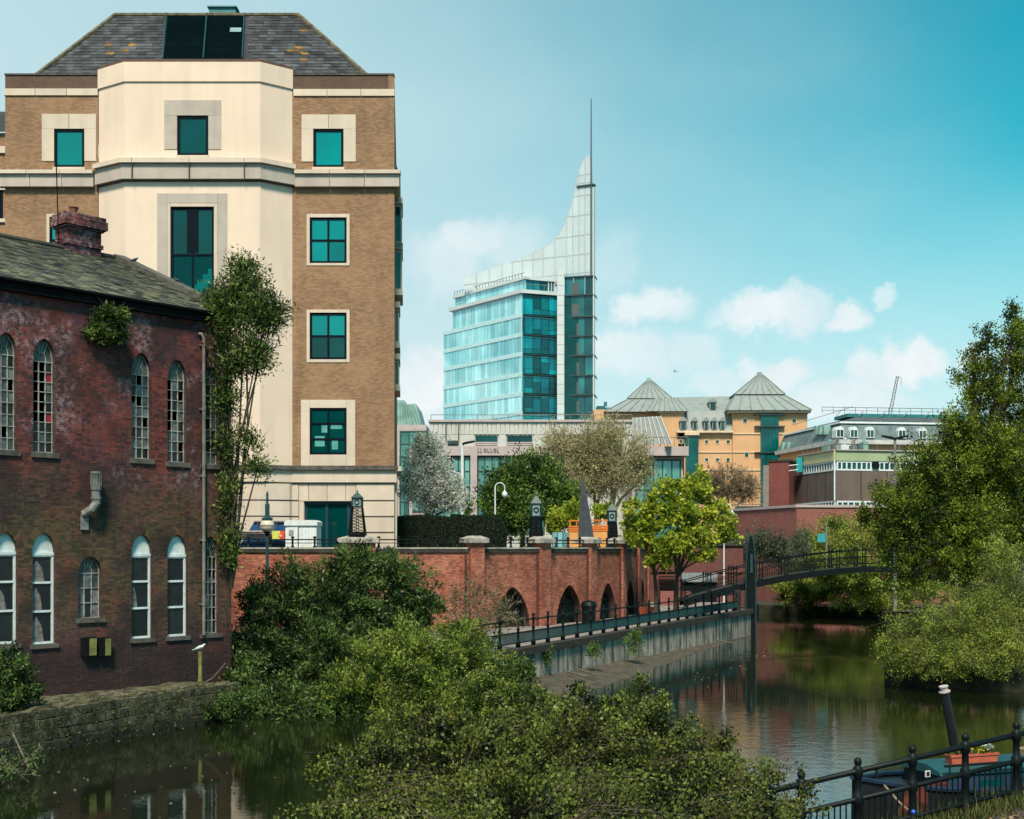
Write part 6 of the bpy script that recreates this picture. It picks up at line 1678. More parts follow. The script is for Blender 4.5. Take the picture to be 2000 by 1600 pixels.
def plant(name, label, cat, lobes, base, stem_r, n_leaf, leaf, lmat, wmat, twigs=150, jit=.10, up=.25, along=(.25, 1.05), group=None, bare=0, inner=0.0, droop=0.0, trunks=None, leaf_up=.3, twig_r=.014, limb=True, clump=1.0, ragged=.07):
    """Trunk, limbs to every lobe, twigs to the lobe's skin, leaves along the twigs. Lobes: px, py, distance, half width and half height in photograph pixels (, half depth in metres)."""
    t = thing(name, label, cat, base, group)
    base = Vector(base)
    LB_ = []
    for lo in lobes:
        px, py, d, rx, ry = lo[:5]
        c = P(px, py, d); k = d / FOC
        LB_.append((c, Vector((rx * k, lo[5] if len(lo) > 5 else (rx * k * .9), ry * k))))
    mb = MB()
    hubs = []
    tb = [Vector(q) for q in (trunks or [base])]
    mz = sum(c.z for c, r in LB_) / len(LB_)
    fork = None
    if limb and stem_r > .1:
        fork = []
        for q in tb:
            f_ = q + Vector((rnd.uniform(-.15, .15), 0, (mz - q.z) * .42)); fork.append(f_)
            mb.tube([q, q.lerp(f_, .3), q.lerp(f_, .7) + Vector((rnd.uniform(-.06, .06), 0, 0)), f_], [stem_r * 1.25, stem_r, stem_r * .9, stem_r * .8], 8, False)
    for c, r in LB_:
        k_ = min(range(len(tb)), key=lambda i: (tb[i] - c).length)
        b0 = fork[k_] if fork else tb[k_]; s0 = stem_r * (.62 if fork else 1)
        hub = c - Vector((0, 0, r.z * .35))
        hubs.append(hub)
        if limb:
            m1 = b0.lerp(hub, .45) + Vector((rnd.uniform(-.1, .1), rnd.uniform(-.1, .1), .12)) * (hub - b0).length * (.3 if fork else .6)
            m1.x = b0.x + (m1.x - b0.x) * .7; m1.y = b0.y + (m1.y - b0.y) * .7
            mb.tube([b0, b0.lerp(m1, .5) + Vector((rnd.uniform(-.03, .03), 0, 0)), m1, m1.lerp(hub, .5), hub, c + Vector((0, 0, r.z * .3))], [s0, s0 * .85, s0 * .68, s0 * .5, s0 * .38, s0 * .12], 7, False)
    vol = np.array([(r.x * r.z + r.x * r.y + r.y * r.z) for c, r in LB_]); share = vol / vol.sum()
    A, B, T = [], [], []
    for (c, r), s, hub in zip(LB_, share, hubs):
        lt = rnd.uniform(-.16, .16)
        for _ in range(max(4, int(twigs * s))):
            dv = Vector((rnd.gauss(0, 1), rnd.gauss(0, 1), rnd.gauss(0, 1))).normalized()
            st = hub.lerp(c, rnd.random()) + Vector((dv.x * r.x, dv.y * r.y, dv.z * r.z)) * rnd.uniform(0, .35)
            f = rnd.uniform(.58, 1.10) if rnd.random() > ragged else rnd.uniform(1.12, 1.45)
            en = c + Vector((dv.x * r.x, dv.y * r.y, dv.z * r.z)) * f
            md = st.lerp(en, .5) + Vector((0, 0, up * (en - st).length * .3))
            en = en + Vector((0, 0, -droop * r.z))
            mb.tube([st, md, en], [twig_r, twig_r * .7, twig_r * .25], 3, False)
            A.append((st, md, en)); B.append(rnd.random() + lt)
    mb.build('trunk' if stem_r > .06 else 'stems', wmat, t)
    nt_ = len(A)
    idx = rng.integers(0, nt_, n_leaf)
    S = np.array([a[0] for a in A]); Mi = np.array([a[1] for a in A]); E = np.array([a[2] for a in A]); tw = np.array(B)
    u = along[0] + (along[1] - along[0]) * rng.random(n_leaf) ** .8
    u_ = u[:, None]
    pos = (1 - u_) ** 2 * S[idx] + 2 * u_ * (1 - u_) * Mi[idx] + u_ ** 2 * E[idx]
    size = np.array([r.length for c, r in LB_]).mean()
    pos = pos + rng.normal(0, 1, (n_leaf, 3)) * jit
    out = E[idx] - S[idx]; out /= np.linalg.norm(out, axis=1, keepdims=True) + 1e-9
    ax = out * .6 + rng.normal(0, .7, (n_leaf, 3)); ax[:, 2] += leaf_up
    tint = np.clip(.5 + (tw[idx] - .5) * clump + rng.normal(0, .2, n_leaf), 0, 1)
    if n_leaf: leaf_mesh('foliage', pos, ax, leaf[0], leaf[1], tint, lmat, t)
    if bare:          # fine bare side twigs
        idx = rng.integers(0, nt_, bare); u_ = rng.uniform(.25, 1.0, (bare, 1))
        pos = (1 - u_) ** 2 * S[idx] + 2 * u_ * (1 - u_) * Mi[idx] + u_ ** 2 * E[idx]
        out = E[idx] - S[idx]; out /= np.linalg.norm(out, axis=1, keepdims=True) + 1e-9
        ax = out * .8 + rng.normal(0, .55, (bare, 3)); ax[:, 2] += .35
        leaf_mesh('twigs', pos, ax, max(leaf[0] * 3.2, .25), twig_r * 1.6, rng.random(bare), wmat, t, fold=.5)
    return t
HEDGE()
lf_dark = leafmat('elder_leaf', (.007, .022, .008), (.125, .20, .052), .30, .38)
lf_bright = leafmat('bright_bush_leaf', (.020, .050, .010), (.29, .375, .065), .38, .4)
lf_brmb = leafmat('bramble_leaf', (.005, .012, .004), (.165, .200, .040), .30, .42, warm=(.085, .050, .016))
lf_haw = leafmat('hawthorn_leaf', (.014, .034, .006), (.245, .32, .036), .42)
lf_wil = leafmat('willow_leaf', (.040, .074, .014), (.40, .47, .085), .44)
lf_map = leafmat('maple_leaf', (.15, .21, .018), (.52, .57, .070), .45)
lf_grn = leafmat('green_tree_leaf', (.016, .046, .014), (.20, .31, .055), .35)
lf_bud = leafmat('bud_leaf', (.30, .275, .12), (.56, .52, .26), .35)
m_twig2 = M('tan_bark', (.27, .225, .145), .9, .3, 5)
lf_blo = leafmat('blossom', (.55, .53, .44), (.86, .85, .80), .4, .6)
lf_red = leafmat('red_bud', (.20, .11, .07), (.33, .19, .11), .3)
lf_gry = leafmat('grey_green_leaf', (.040, .060, .040), (.135, .165, .105), .3)
lf_ivy = leafmat('buddleia_leaf', (.012, .034, .008), (.17, .25, .055), .3)
# trees beyond the wall
plant('blossom_tree', 'slender tree covered in small white blossom by the corner of the office block', 'tree', [(838, 900, 80, 42, 58), (805, 940, 79, 30, 50), (872, 950, 80, 38, 48), (845, 965, 80, 52, 38), (828, 868, 80, 22, 30), (893, 975, 80, 25, 30)], PZ(836, 80, TZ), .17, 19000, (.13, .11), lf_blo, m_wood_dk, 320, .17, bare=2000, twig_r=.018, up=.3)
plant('green_tree', 'rounded dark green tree with fresh leaves behind the hedge', 'tree', [(1000, 945, 88, 50, 50), (970, 975, 87, 36, 50), (1040, 925, 90, 50, 45), (1075, 965, 89, 42, 60), (1010, 1000, 87, 60, 42), (1110, 985, 90, 36, 45)], PZ(1020, 88, TZ), .22, 42000, (.20, .12), lf_grn, m_wood_dk, 500, .24, clump=1.1)
plant('budding_tree', 'large spreading tree with olive brown buds and pale branches below the glass tower', 'tree', [(1150, 880, 100, 75, 62), (1090, 880, 100, 50, 50), (1215, 890, 100, 62, 62), (1175, 930, 100, 90, 55), (1250, 925, 100, 35, 45), (1130, 930, 99, 60, 50), (1190, 850, 101, 45, 35)], PZ(1165, 100, TZ), .30, 26000, (.16, .09), lf_bud, m_twig2, 800, .28, bare=16000, twig_r=.022, trunks=[PZ(1130, 100, TZ), PZ(1168, 100, TZ), PZ(1195, 100.5, TZ)], up=.5, clump=.7)
plant('small_maple', 'small yellow green tree just left bushy behind the spike and the orange planters', 'tree', [(1100, 1010, 74, 28, 24), (1122, 998, 74, 20, 20), (1085, 1028, 74, 20, 18), (1180, 1000, 77, 26, 16)], PZ(1105, 74, TZ), .07, 3600, (.18, .14), lf_map, m_wood_dk, 110, .12)['label'] = 'small bushy yellow green tree behind the spike and the orange planters'
plant('maple_tree', 'bright yellow green maple on the quay in front of the bridge', 'tree', [(1350, 955, 68, 36, 22), (1300, 960, 68.5, 38, 20), (1262, 990, 68, 38, 20), (1392, 1000, 68, 38, 22), (1325, 1000, 67.3, 45, 22), (1408, 1042, 68, 34, 18), (1255, 1050, 68, 40, 20), (1310, 1062, 67, 50, 22), (1238, 1022, 69, 24, 18), (1364, 932, 68.5, 16, 16), (1375, 1085, 67.5, 26, 14), (1290, 1098, 67, 26, 12), (1360, 1040, 67.2, 40, 22), (1275, 1022, 67.4, 36, 18)], PZ(1315, 68, QZ), .12, 16000, (.19, .15), lf_map, m_wood_dk, 380, .12, along=(.55, 1.08), trunks=[PZ(1283, 68, QZ), PZ(1318, 68, QZ)], leaf_up=-.1, twig_r=.02)
plant('bare_tree', 'bare reddish twigged tree in front of the orange building', 'tree', [(1420, 945, 135, 48, 42), (1455, 955, 135, 38, 30), (1390, 960, 135, 32, 32)], PZ(1425, 135, TZ), .18, 2800, (.22, .14), lf_red, m_twig, 260, .25, bare=4500, twig_r=.028, up=.5)
plant('potted_tree', 'small clipped round tree beside the pale lamp column', 'shrub', [(913, 992, 90, 10, 16)], PZ(913, 90, TZ), .05, 1600, (.11, .06), lf_grn, m_wood_dk, 40, .05)
# far river bank
plant('grey_shrub', 'grey green shrubs growing below the brick wall behind the bridge pylon', 'shrub', [(1490, 1065, 90, 45, 38), (1445, 1080, 90, 32, 32), (1530, 1080, 90, 40, 32), (1560, 1062, 91, 30, 35), (1420, 1100, 89, 25, 22)], PZ(1490, 90, 1), .08, 15000, (.16, .07), lf_gry, m_wood_dk, 240, .18, limb=False)
plant('bank_bush', 'broad light green bush behind the bridge on the far bank', 'bush', [(1600, 1075, 94, 55, 48), (1655, 1055, 95, 50, 55), (1700, 1080, 94, 60, 60), (1640, 1100, 93, 70, 38), (1750, 1060, 96, 60, 70), (1625, 1030, 97, 28, 26), (1580, 1110, 93, 50, 30), (1680, 1130, 93, 60, 30)], PZ(1660, 94, .7), .08, 48000, (.17, .08), lf_wil, m_wood_dk, 420, .22, limb=False)
plant('waterside_sallow', 'low light green willow scrub at the water edge under the bridge', 'bush', [(1590, 1160, 98, 60, 22), (1660, 1155, 97, 75, 30), (1740, 1160, 96, 70, 36), (1560, 1172, 99, 45, 14), (1690, 1178, 94, 80, 16), (1640, 1135, 99, 60, 22), (1550, 1140, 100, 40, 24), (1720, 1130, 98, 60, 26), (1600, 1120, 100, 50, 22), (1800, 1135, 95, 50, 40), (1870, 1140, 95, 55, 45), (1800, 1150, 88, 60, 42), (1530, 1155, 98, 30, 18), (1560, 1150, 98, 40, 20)], PZ(1660, 97, .4), .06, 62000, (.19, .075), lf_wil, m_wood_dk, 380, .18, up=.7, limb=False)
# right bank
plant('hawthorn_tree', 'tall dark green hawthorn leaning over the river bank', 'tree', [(1820, 1000, 58, 95, 90), (1900, 900, 58, 95, 120), (1960, 780, 58, 75, 110), (1800, 920, 58, 60, 70), (1872, 845, 58, 46, 60), (1740, 1040, 58, 60, 70), (1880, 1080, 57, 110, 80), (1990, 980, 58, 90, 140), (1985, 680, 58, 45, 70), (1905, 740, 58, 42, 60), (1760, 960, 58, 40, 50), (2080, 800, 58, 110, 170), (2040, 1000, 58, 100, 150), (1790, 1110, 57, 46, 46), (1700, 1010, 58, 26, 40), (1930, 680, 58, 24, 45), (1985, 620, 58, 20, 45), (1780, 1010, 57, 60, 70), (1900, 1010, 57, 80, 80), (1960, 900, 57, 70, 80), (1840, 930, 57.4, 60, 60), (1720, 960, 58, 20, 36), (1905, 700, 58, 18, 30)], PZ(1880, 58, .7), .28, 150000, (.125, .072), lf_haw, m_wood_dk, 1900, .13, up=.45, twig_r=.016, clump=1.15)
plant('willow_bush', 'light green willow bush spreading over the water on the nearer bank', 'bush', [(1800, 1250, 48, 85, 55), (1900, 1220, 48, 110, 75), (1970, 1180, 49, 90, 80), (1850, 1290, 47, 110, 40), (1960, 1270, 47, 90, 60), (2060, 1220, 48, 90, 90), (1760, 1290, 48, 45, 32), (1740, 1265, 48, 30, 22), (1960, 1090, 51, 40, 50)], PZ(1920, 48.5, .5),   .05, 110000, (.085, .034), lf_wil, m_wood_dk, 1200, .10, up=.9, bare=3500, trunks=[PZ(1860, 48.5, .3), PZ(1950, 48.5, .3), PZ(2050, 48.5, .3)], twig_r=.012)
# plants growing on the old building
ub = LF.hit(440, 700)[0]
plant('wall_buddleia', 'tall bushy buddleia growing up the broken corner of the old brick building', 'shrub', [(478, 590, 41.6, 58, 42), (440, 625, 41.6, 40, 42), (515, 625, 41.5, 42, 36), (482, 545, 41.6, 32, 30), (445, 700, 41.6, 38, 46), (500, 690, 41.5, 36, 34), (535, 600, 41.5, 24, 26), (440, 780, 41.7, 26, 45), (440, 860, 41.7, 22, 45), (488, 860, 41.5, 20, 18), (446, 960, 41.7, 18, 50), (502, 915, 41.4, 26, 14), (478, 520, 41.6, 24, 20), (448, 1060, 41.6, 18, 50), (425, 590, 41.6, 24, 22)], P(452, 1150, 41.9), .055, 21000, (.15, .05), lf_ivy, m_wood_dk, 560, .17, bare=1600, twig_r=.012, droop=.04, ragged=.22)
plant('ledge_plant', 'small leafy plant sprouting from the brick wall below the eaves', 'plant', [(205, 630, 38.2, 42, 26, .35), (225, 612, 38.2, 28, 20, .3), (185, 645, 38.1, 28, 18, .3), (225, 655, 38.2, 34, 14, .3)], LF.at(LF.hit(205, 650)[0], LF.hit(205, 650)[1], .02), .04, 3800, (.15, .05), lf_ivy, m_wood_dk, 110, .06, droop=.25, bare=120, twig_r=.010)
plant('corner_bush', 'dark bush growing on the footing wall below the small arched window', 'bush', [(20, 1310, 33.5, 45, 45), (55, 1350, 33.5, 36, 30), (-30, 1300, 33.5, 50, 60), (10, 1360, 33.2, 50, 30)], PZ(10, 33.6, 1.0), .04, 8000, (.11, .05), lf_dark, m_wood_dk, 160, .08)['label'] = 'dark bush growing on the footing wall in front of the old brick building'
plant('water_scrub', 'sparse twiggy scrub hanging over the dark water by the footing wall', 'bush', [(20, 1500, 28.5, 45, 26), (60, 1475, 29.5, 26, 18), (-30, 1520, 28, 40, 40)], PZ(0, 28.6, .3), .03, 1300, (.09, .04), lf_dark, m_bark_grey, 70, .07, bare=160)
plant('fringe_bush', 'low dark bush fringing the footing wall below the drainpipe', 'bush', [(390, 1385, 39.0, 70, 26), (460, 1380, 39, 45, 32), (330, 1398, 38, 40, 18), (285, 1405, 37, 30, 14)], PZ(400, 39.4, .4), .03, 8000, (.11, .05), lf_dark, m_wood_dk, 150, .08)
vts = np.array([tuple(p) for i, rw in enumerate(grid) for p in rw]) if False else np.array([v.co[:] for v in mossy.data.vertices])
N = 2600; k = rng.integers(0, len(vts) // 4, N) * 4; w_ = rng.random((N, 2, 1)); pa_, pb_, pc_, pd_ = vts[k], vts[k + 1], vts[k + 2], vts[k + 3]
pos = (pa_ * (1 - w_[:, 0]) + pb_ * w_[:, 0]) * (1 - w_[:, 1]) + (pd_ * (1 - w_[:, 0]) + pc_ * w_[:, 0]) * w_[:, 1]
pos += np.array(PF.w) * rng.uniform(.08, .22, (N, 1)); ax = rng.normal(0, .5, (N, 3)); ax += np.array([.4, -.5, .5])
leaf_mesh('moss', pos, ax, .085, .04, rng.random(N), leafmat('moss_leaf', (.020, .026, .008), (.10, .11, .04), .2), mossy)
# middle bushes
plant('elder_bush', 'big dark green elder bush in front of the brick river wall', 'bush', [(640, 1170, 44.5, 120, 75), (560, 1210, 44, 90, 85), (700, 1110, 45, 70, 48), (760, 1130, 45.5, 75, 60), (520, 1280, 43.5, 95, 85), (640, 1280, 43, 120, 90), (800, 1170, 45.5, 60, 50), (560, 1150, 45, 55, 50), (500, 1180, 44.5, 45, 50), (560, 1370, 41.5, 120, 50), (640, 1390, 41, 110, 36), (470, 1340, 42, 60, 60), (690, 1085, 45.2, 26, 28), (740, 1095, 45.3, 30, 22), (830, 1180, 46, 45, 40), (740, 1200, 44.8, 70, 50), (690, 1180, 44.4, 60, 55), (780, 1235, 44.5, 70, 40)], PZ(640, 44, 1.4), .09, 92000, (.16, .055), lf_dark, m_wood_dk, 1100, .11, up=.6, bare=1200, trunks=[PZ(560, 44, 1.2), PZ(660, 44, 1.4), PZ(760, 45, 1.4)], clump=1.2)
plant('bright_bush', 'light yellow green bush spreading down to the river before the quay wall', 'bush', [(800, 1270, 42, 100, 62), (900, 1290, 42.5, 90, 60), (980, 1320, 43, 70, 45), (860, 1350, 41, 130, 55), (760, 1330, 41, 90, 60), (960, 1370, 41.5, 95, 40), (1040, 1370, 42.5, 55, 28), (900, 1240, 43.5, 60, 34), (720, 1290, 41.5, 60, 50), (680, 1350, 40.5, 60, 45), (800, 1400, 40.2, 120, 40), (920, 1410, 40.6, 110, 36), (1010, 1395, 41.2, 80, 30)], PZ(860, 42, .6), .06, 84000, (.13, .046), lf_bright, m_wood_dk, 1000, .10, up=.7, bare=900, trunks=[PZ(790, 42, .8), PZ(880, 42, .8), PZ(970, 42.5, .6)], clump=1.1)
plant('bare_shrub', 'bare brown twigged shrub in front of the first brick arch', 'shrub', [(930, 1170, 47, 60, 62), (985, 1190, 47, 40, 45), (890, 1190, 47, 40, 50), (960, 1215, 46.5, 60, 30)], PZ(920, 46.5, 1.4), .03, 1600, (.10, .04), lf_brmb, m_twig, 170, .10, bare=1100, twig_r=.010, up=.8)
for k, (px, d, n) in enumerate(((1160, 51.5, 500), (1240, 56.0, 900), (1068, 49.0, 500))):
    z = QZ - .3
    plant('wall_weed', ['weed tuft hanging from the quay wall edge below the second railing bay', 'thick weed clump on the quay wall below the railing', 'thin weed tuft at the end of the quay wall by the bright bush'][k], 'weed', [(px, HZ + (EYE - z) * FOC / d, d, 14 + 6 * (k == 1), 16 + 10 * (k == 1), .3)], Q((d - 50) / .9).lerp(Q((d - 50) / .9) + qn, .4) + Vector((0, 0, QZ)), .01, n, (.11, .04), lf_grn, m_wood_dk, 26, .06, droop=.3, group='weeds on the quay wall')
# foreground brambles
bram = [(1080, 1490, 13.0, 190, 120, .9), (900, 1500, 12.6, 190, 95, .9), (760, 1530, 12.3, 130, 75, .8), (1250, 1490, 13.3, 150, 110, .9), (1380, 1540, 13.6, 130, 85, .8), (1470, 1590, 13.8, 90, 70, .7), (1000, 1600, 11.5, 330, 120, .9), (1280, 1640, 11.8, 260, 110, .9), (690, 1600, 11.6, 80, 90, .7), (1080, 1410, 13.8, 95, 52, .6), (1230, 1410, 13.8, 62, 55, .5), (1290, 1385, 13.9, 26, 36, .25), (1000, 1680, 10.5, 420, 120, .9), (1500, 1640, 13.0, 80, 70, .6), (880, 1440, 13.2, 80, 40, .6), (625, 1505, 12.2, 24, 16, .15), (650, 1475, 12.4, 22, 14, .15), (720, 1430, 12.8, 24, 14, .15), (840, 1392, 13.2, 26, 16, .15), (985, 1368, 13.6, 24, 16, .15), (1140, 1350, 13.8, 18, 20, .12), (1255, 1345, 13.9, 14, 20, .12), (1415, 1445, 13.8, 26, 16, .15), (1520, 1510, 14, 24, 14, .15), (1575, 1545, 14, 20, 10, .12)]
plant('bramble_bush', 'large dark bramble bush in the foreground above the river', 'bush', bram, PZ(1080, 12.6, 1.2), .05, 170000, (.038, .027), lf_brmb, m_wood_dk, 2400, .040, up=.6, bare=700, trunks=[PZ(900, 12.3, 1.2), PZ(1100, 12.6, 1.2), PZ(1300, 12.8, 1.2)], twig_r=.006, clump=1.2, along=(.55, 1.08))
mb = MB()
for x, y, r, h in ((.4, 12.0, 2.3, 2.0), (2.0, 12.6, 1.8, 1.9), (-1.0, 11.8, 1.6, 1.6), (1.0, 9.5, 3.2, 2.0), (4.5, 11, 3.0, 1.5)): mb.sphere((x, y, 0), r, 14, (1, 1, h / r))
struct(mb, 'foreground_bank', m_bankearth, True)

# ------------------------------------------------------------------ foreground railing, path, boat
fa, fb = PZ(1565, 17.0, 0), PZ(1985, 18.2, 0)
fd = (fb - fa).normalized(); fn = Vector((fd.y, -fd.x, 0)); LN = (fb - fa).length
za, zb_ = P(1565, 1505, 17.0).z - 1.17, P(1985, 1410, 18.2).z - 1.17
def FR(t): p = fa + fd * t; return Vector((p.x, p.y, za + (zb_ - za) * t / LN))
NR_ = thing('near_railing', 'heavy black iron railing with ball finials sloping along the near towpath', 'railing', FR(1.5))
pt = [-1.5, -.75] + [LN * k / 4 for k in range(5)] + [LN * 1.25, LN * 1.5, LN * 1.75]
pt = [-.76 * 1, 0] + [LN * k / 4 for k in range(1, 5)] + [LN * 1.25, LN * 1.5]
def big_post(p):
    mb = MB(); mb.lathe([(.085, -.3), (.085, .10), (.06, .14), (.052, .50), (.075, .53), (.075, .64), (.052, .67), (.048, .88), (.068, .90), (.072, .96), (.072, 1.02), (.055, 1.045), (.035, 1.06), (.052, 1.085), (.058, 1.12), (.045, 1.155), (.02, 1.172), (.004, 1.175)], p, 12)
    return mb.build('post', m_iron, NR_, True)
for t_ in pt: big_post(FR(t_))
for h, r in ((.98, .042), (.585, .038), (.15, .032)):
    mb = MB(); mb.tube([FR(pt[0]) + Vector((0, 0, h)), FR(pt[-1]) + Vector((0, 0, h))], r, 10); mb.build('rail', m_iron, NR_, True)
k = pt[0] + .06
while k < pt[-1]:
    if all(abs(k - q) > .07 for q in pt):
        mb = MB(); p = FR(k); mb.tube([p + Vector((0, 0, .15)), p + Vector((0, 0, .585))], .012, 6, False); mb.build('baluster', m_iron, NR_)
    k += .095
# towpath and its grassy verge
mb = MB(); N_ = 24
gl = []
for i in range(N_ + 1):
    t_ = -5 + 16 * i / N_; p = FR(t_); row = []
    for j, w in enumerate((-1.1, -.5, .05, .5, 1.2, 3, 6)):
        q = p + fn * w; z = p.z - .02 - (1.6 if j == 0 else (.5 if j == 1 else 0)) + rnd.uniform(-.02, .02) - (.05 if j > 3 else 0)
        if t_ < 0: z -= .0
        row.append((q.x, q.y, z))
    gl.append(row)
for i in range(N_):
    for j in range(6): mb.poly([gl[i][j], gl[i][j + 1], gl[i + 1][j + 1], gl[i + 1][j]][::-1])
m_tow, nt, b_ = nodes('towpath_dirt')
x = mix(nt, rng_(nt, noise(nt, 2.2, 5), .4, .62), (.055, .036, .022), (.055, .058, .062)); x = mix(nt, rng_(nt, noise(nt, 14, 3), .55, .7, 0, .6), x, (.12, .075, .04))
nt.links.new(x, b_.inputs['Base Color']); b_.inputs['Roughness'].default_value = .9; bump(nt, b_, noise(nt, 18, 5, .7), .8, .03)
struct(mb, 'towpath', m_tow, True)
N = 5200; tt = rng.uniform(-1.5, LN * 1.6, N); ww = rng.normal(.05, .22, N)
pos = np.array([FR(a) + fn * b for a, b in zip(tt, ww)]); pos[:, 2] -= .06
ax = rng.normal(0, .35, (N, 3)); ax[:, 2] = 1
o = leaf_mesh('verge_grass', pos, ax, .22, .018, rng.random(N), leafmat('verge_grass_leaf', (.03, .045, .012), (.16, .17, .06), .3), None); o['label'] = 'strip of rough grass under the near railing'; o['category'] = 'grass'
N = 700; tt = rng.uniform(.8, LN * 1.6, N); ww = rng.uniform(.1, 1.6, N); pos = np.array([FR(a) + fn * b for a, b in zip(tt, ww)]); pos[:, 2] += .0
ax = rng.normal(0, 1, (N, 3)); ax[:, 2] *= .2
o = leaf_mesh('fallen_leaves', pos, ax, .08, .05, rng.random(N), leafmat('dead_leaf', (.10, .05, .022), (.30, .20, .11), .1), None); o['label'] = 'dead brown leaves scattered on the towpath edge'; o['category'] = 'leaves'
# narrowboat moored behind the railing
bo = FR(0) - fn * 1.55
BTF = Frame(Vector((bo.x, bo.y, 0)), fd, fn)
NBT = thing('narrowboat', 'dark teal roofed narrowboat with rust red cabin side moored behind the railing', 'boat', BTF.at(3, WATER))
m_hull = M('black_hull', (.005, .007, .009), .45, .3, 3); m_cab = M('navy_cabin', (.008, .018, .04), .4, .3, 2); m_rust = M('rust_red_panel', (.05, .013, .011), .7, .6, 5, (.16, .035, .02)); m_btop = M('teal_boat_roof', (.007, .058, .070), .6, .2, 2)
u0 = BTF.hit(1668, 1560, -.9)[0]
RZ = BTF.hit(1800, 1511, -.3)[1]; GZ = BTF.hit(1660, 1560)[1]
mb = MB()
secs = [(u0, .06, GZ + .12), (u0 + .5, .40, GZ + .05), (u0 + 1.1, .75, GZ), (u0 + 1.9, .95, GZ - .05), (u0 + 12, .95, GZ - .05)]
for (a, h0, z0), (b, h1, z1) in zip(secs[:-1], secs[1:]):
    for s in (-1, 1):
        q = [BTF.at(a, -.2, s * h0 - .9), BTF.at(b, -.2, s * h1 - .9), BTF.at(b, z1, s * h1 - .9), BTF.at(a, z0, s * h0 - .9)]; mb.poly(q if s > 0 else q[::-1])
    mb.poly([BTF.at(a, z0 - .06, h0 - .9), BTF.at(b, z1 - .06, h1 - .9), BTF.at(b, z1 - .06, -h1 - .9), BTF.at(a, z0 - .06, -h0 - .9)])
mb.build('hull', m_hull, NBT)
mb = MB()
for s in (-1, 1): mb.tube([BTF.at(a, z, s * h - .9) for a, h, z in secs], .045, 6)
mb.build('gunwale', m_cab, NBT)
uc0 = BTF.hit(1768, 1500, -1.4)[0]
mb = MB(); hw = .62
mb.prism(Frame(BTF.at(uc0, 0, -.9), BTF.w, -BTF.u), [(-hw, GZ - .1), (hw, GZ - .1), (hw - .12, RZ - .08), (-hw + .12, RZ - .08)], -10, 0); mb.build('cabin', m_cab, NBT)
mb = MB(); mb.prism(Frame(BTF.at(uc0 - .1, 0, -.9), BTF.w, -BTF.u), [(-hw + .06, RZ - .08), (hw - .06, RZ - .08), (hw - .1, RZ - .02), (.2, RZ + .06), (-.2, RZ + .06), (-hw + .1, RZ - .02)], -10.2, 0); mb.build('cabin_roof', m_btop, NBT)
mb = MB(); mb.prism(BTF, [(u0 + .35, GZ - .45), (uc0 - .02, GZ - .45), (uc0 - .02, RZ - .16), (u0 + .6, GZ + .1)], -.28, -.24); mb.build('bow_panel', m_rust, NBT)
mb = MB(); mb.tube([BTF.at(uc0 - .1, RZ + .10, -.25), BTF.at(uc0 + 4.2, RZ + .10, -.25)], .022, 6)
for k in range(5): mb.tube([BTF.at(uc0 + k, RZ - .03, -.25), BTF.at(uc0 + k, RZ + .1, -.25)], .015, 5)
mb.build('hand_rail', m_hull, NBT)
mb = MB(); a = BTF.hit(1808, 1506, -.10); mb.box(BTF, a[0], a[0] + .09, a[1] - .1, a[1], -.12, -.10); mb.build('notice_plate', m_white, NBT)
mb = MB(); mb.box(BTF, a[0] + .015, a[0] + .075, a[1] - .085, a[1] - .015, -.0998, -.096); mb.build('notice_face', m_rust, NBT)
for k in range(4):
    mb = MB(); mb.box(BTF, uc0 + .5 + k * .8, uc0 + .95 + k * .8, GZ + .1, RZ - .25, -.13, -.11); mb.build('cabin_window', m_dteal_glass, NBT)
mb = MB(); p = BTF.at(BTF.hit(1712, 1505, -.9)[0], GZ, -.9); mb.tube([p, p + Vector((0, 0, .3)), p + Vector((.35, .05, .36))], .03, 6); mb.build('tiller_pin', m_hull, NBT)
mb = MB(); mb.tube([BTF.at(u0 + .3, GZ + .05, -.5)] + [BTF.at(u0 + .3 - .35 * f, GZ + .05 - .5 * f * (1.6 - f), -.5 + 2.0 * f) for f in (.25, .5, .75, 1)], .018, 6); mb.build('mooring_rope', M('hemp_rope', (.22, .18, .12), .9, .3, 20), NBT)
for k in range(3): mb = MB(); c = BTF.at(uc0 + .6 + k * 1.3, GZ - .05, .12); mb.tube([c, c - Vector((0, 0, .32))], [.06, .06], 8); mb.tube([c + Vector((0, 0, .25)), c], .01, 4); mb.build('fender', m_fascia, NBT)
mb = MB()
for k in range(5):
    c = BTF.at(uc0 + 2.2, RZ + .07 + .022 * k, -.9); mb.tube([c + Vector((math.cos(j * .63), math.sin(j * .63), 0)) * .17 for j in range(11)], .016, 5)
mb.build('coiled_rope', bpy.data.materials['hemp_rope'], NBT)
# leaning chimney pole with pale cap
cw = -1.2; ca_, cb__ = BTF.hit(1872, 1488, cw), BTF.hit(1845, 1352, cw)
mb = MB(); mb.tube([BTF.at(ca_[0], ca_[1] - .1, cw), BTF.at(cb__[0], cb__[1], cw)], [.085, .075], 12); mb.build('stove_chimney', m_hull, NBT)
dv = (BTF.at(cb__[0], cb__[1], cw) - BTF.at(ca_[0], ca_[1], cw)).normalized(); p = BTF.at(cb__[0], cb__[1], cw)
mb = MB(); mb.tube([p, p + dv * .02], .10, 12); mb.tube([p + dv * .02, p + dv * .09], .065, 12); mb.tube([p + dv * .09, p + dv * .11], .08, 12); mb.build('chimney_cap', m_pinkish, NBT)
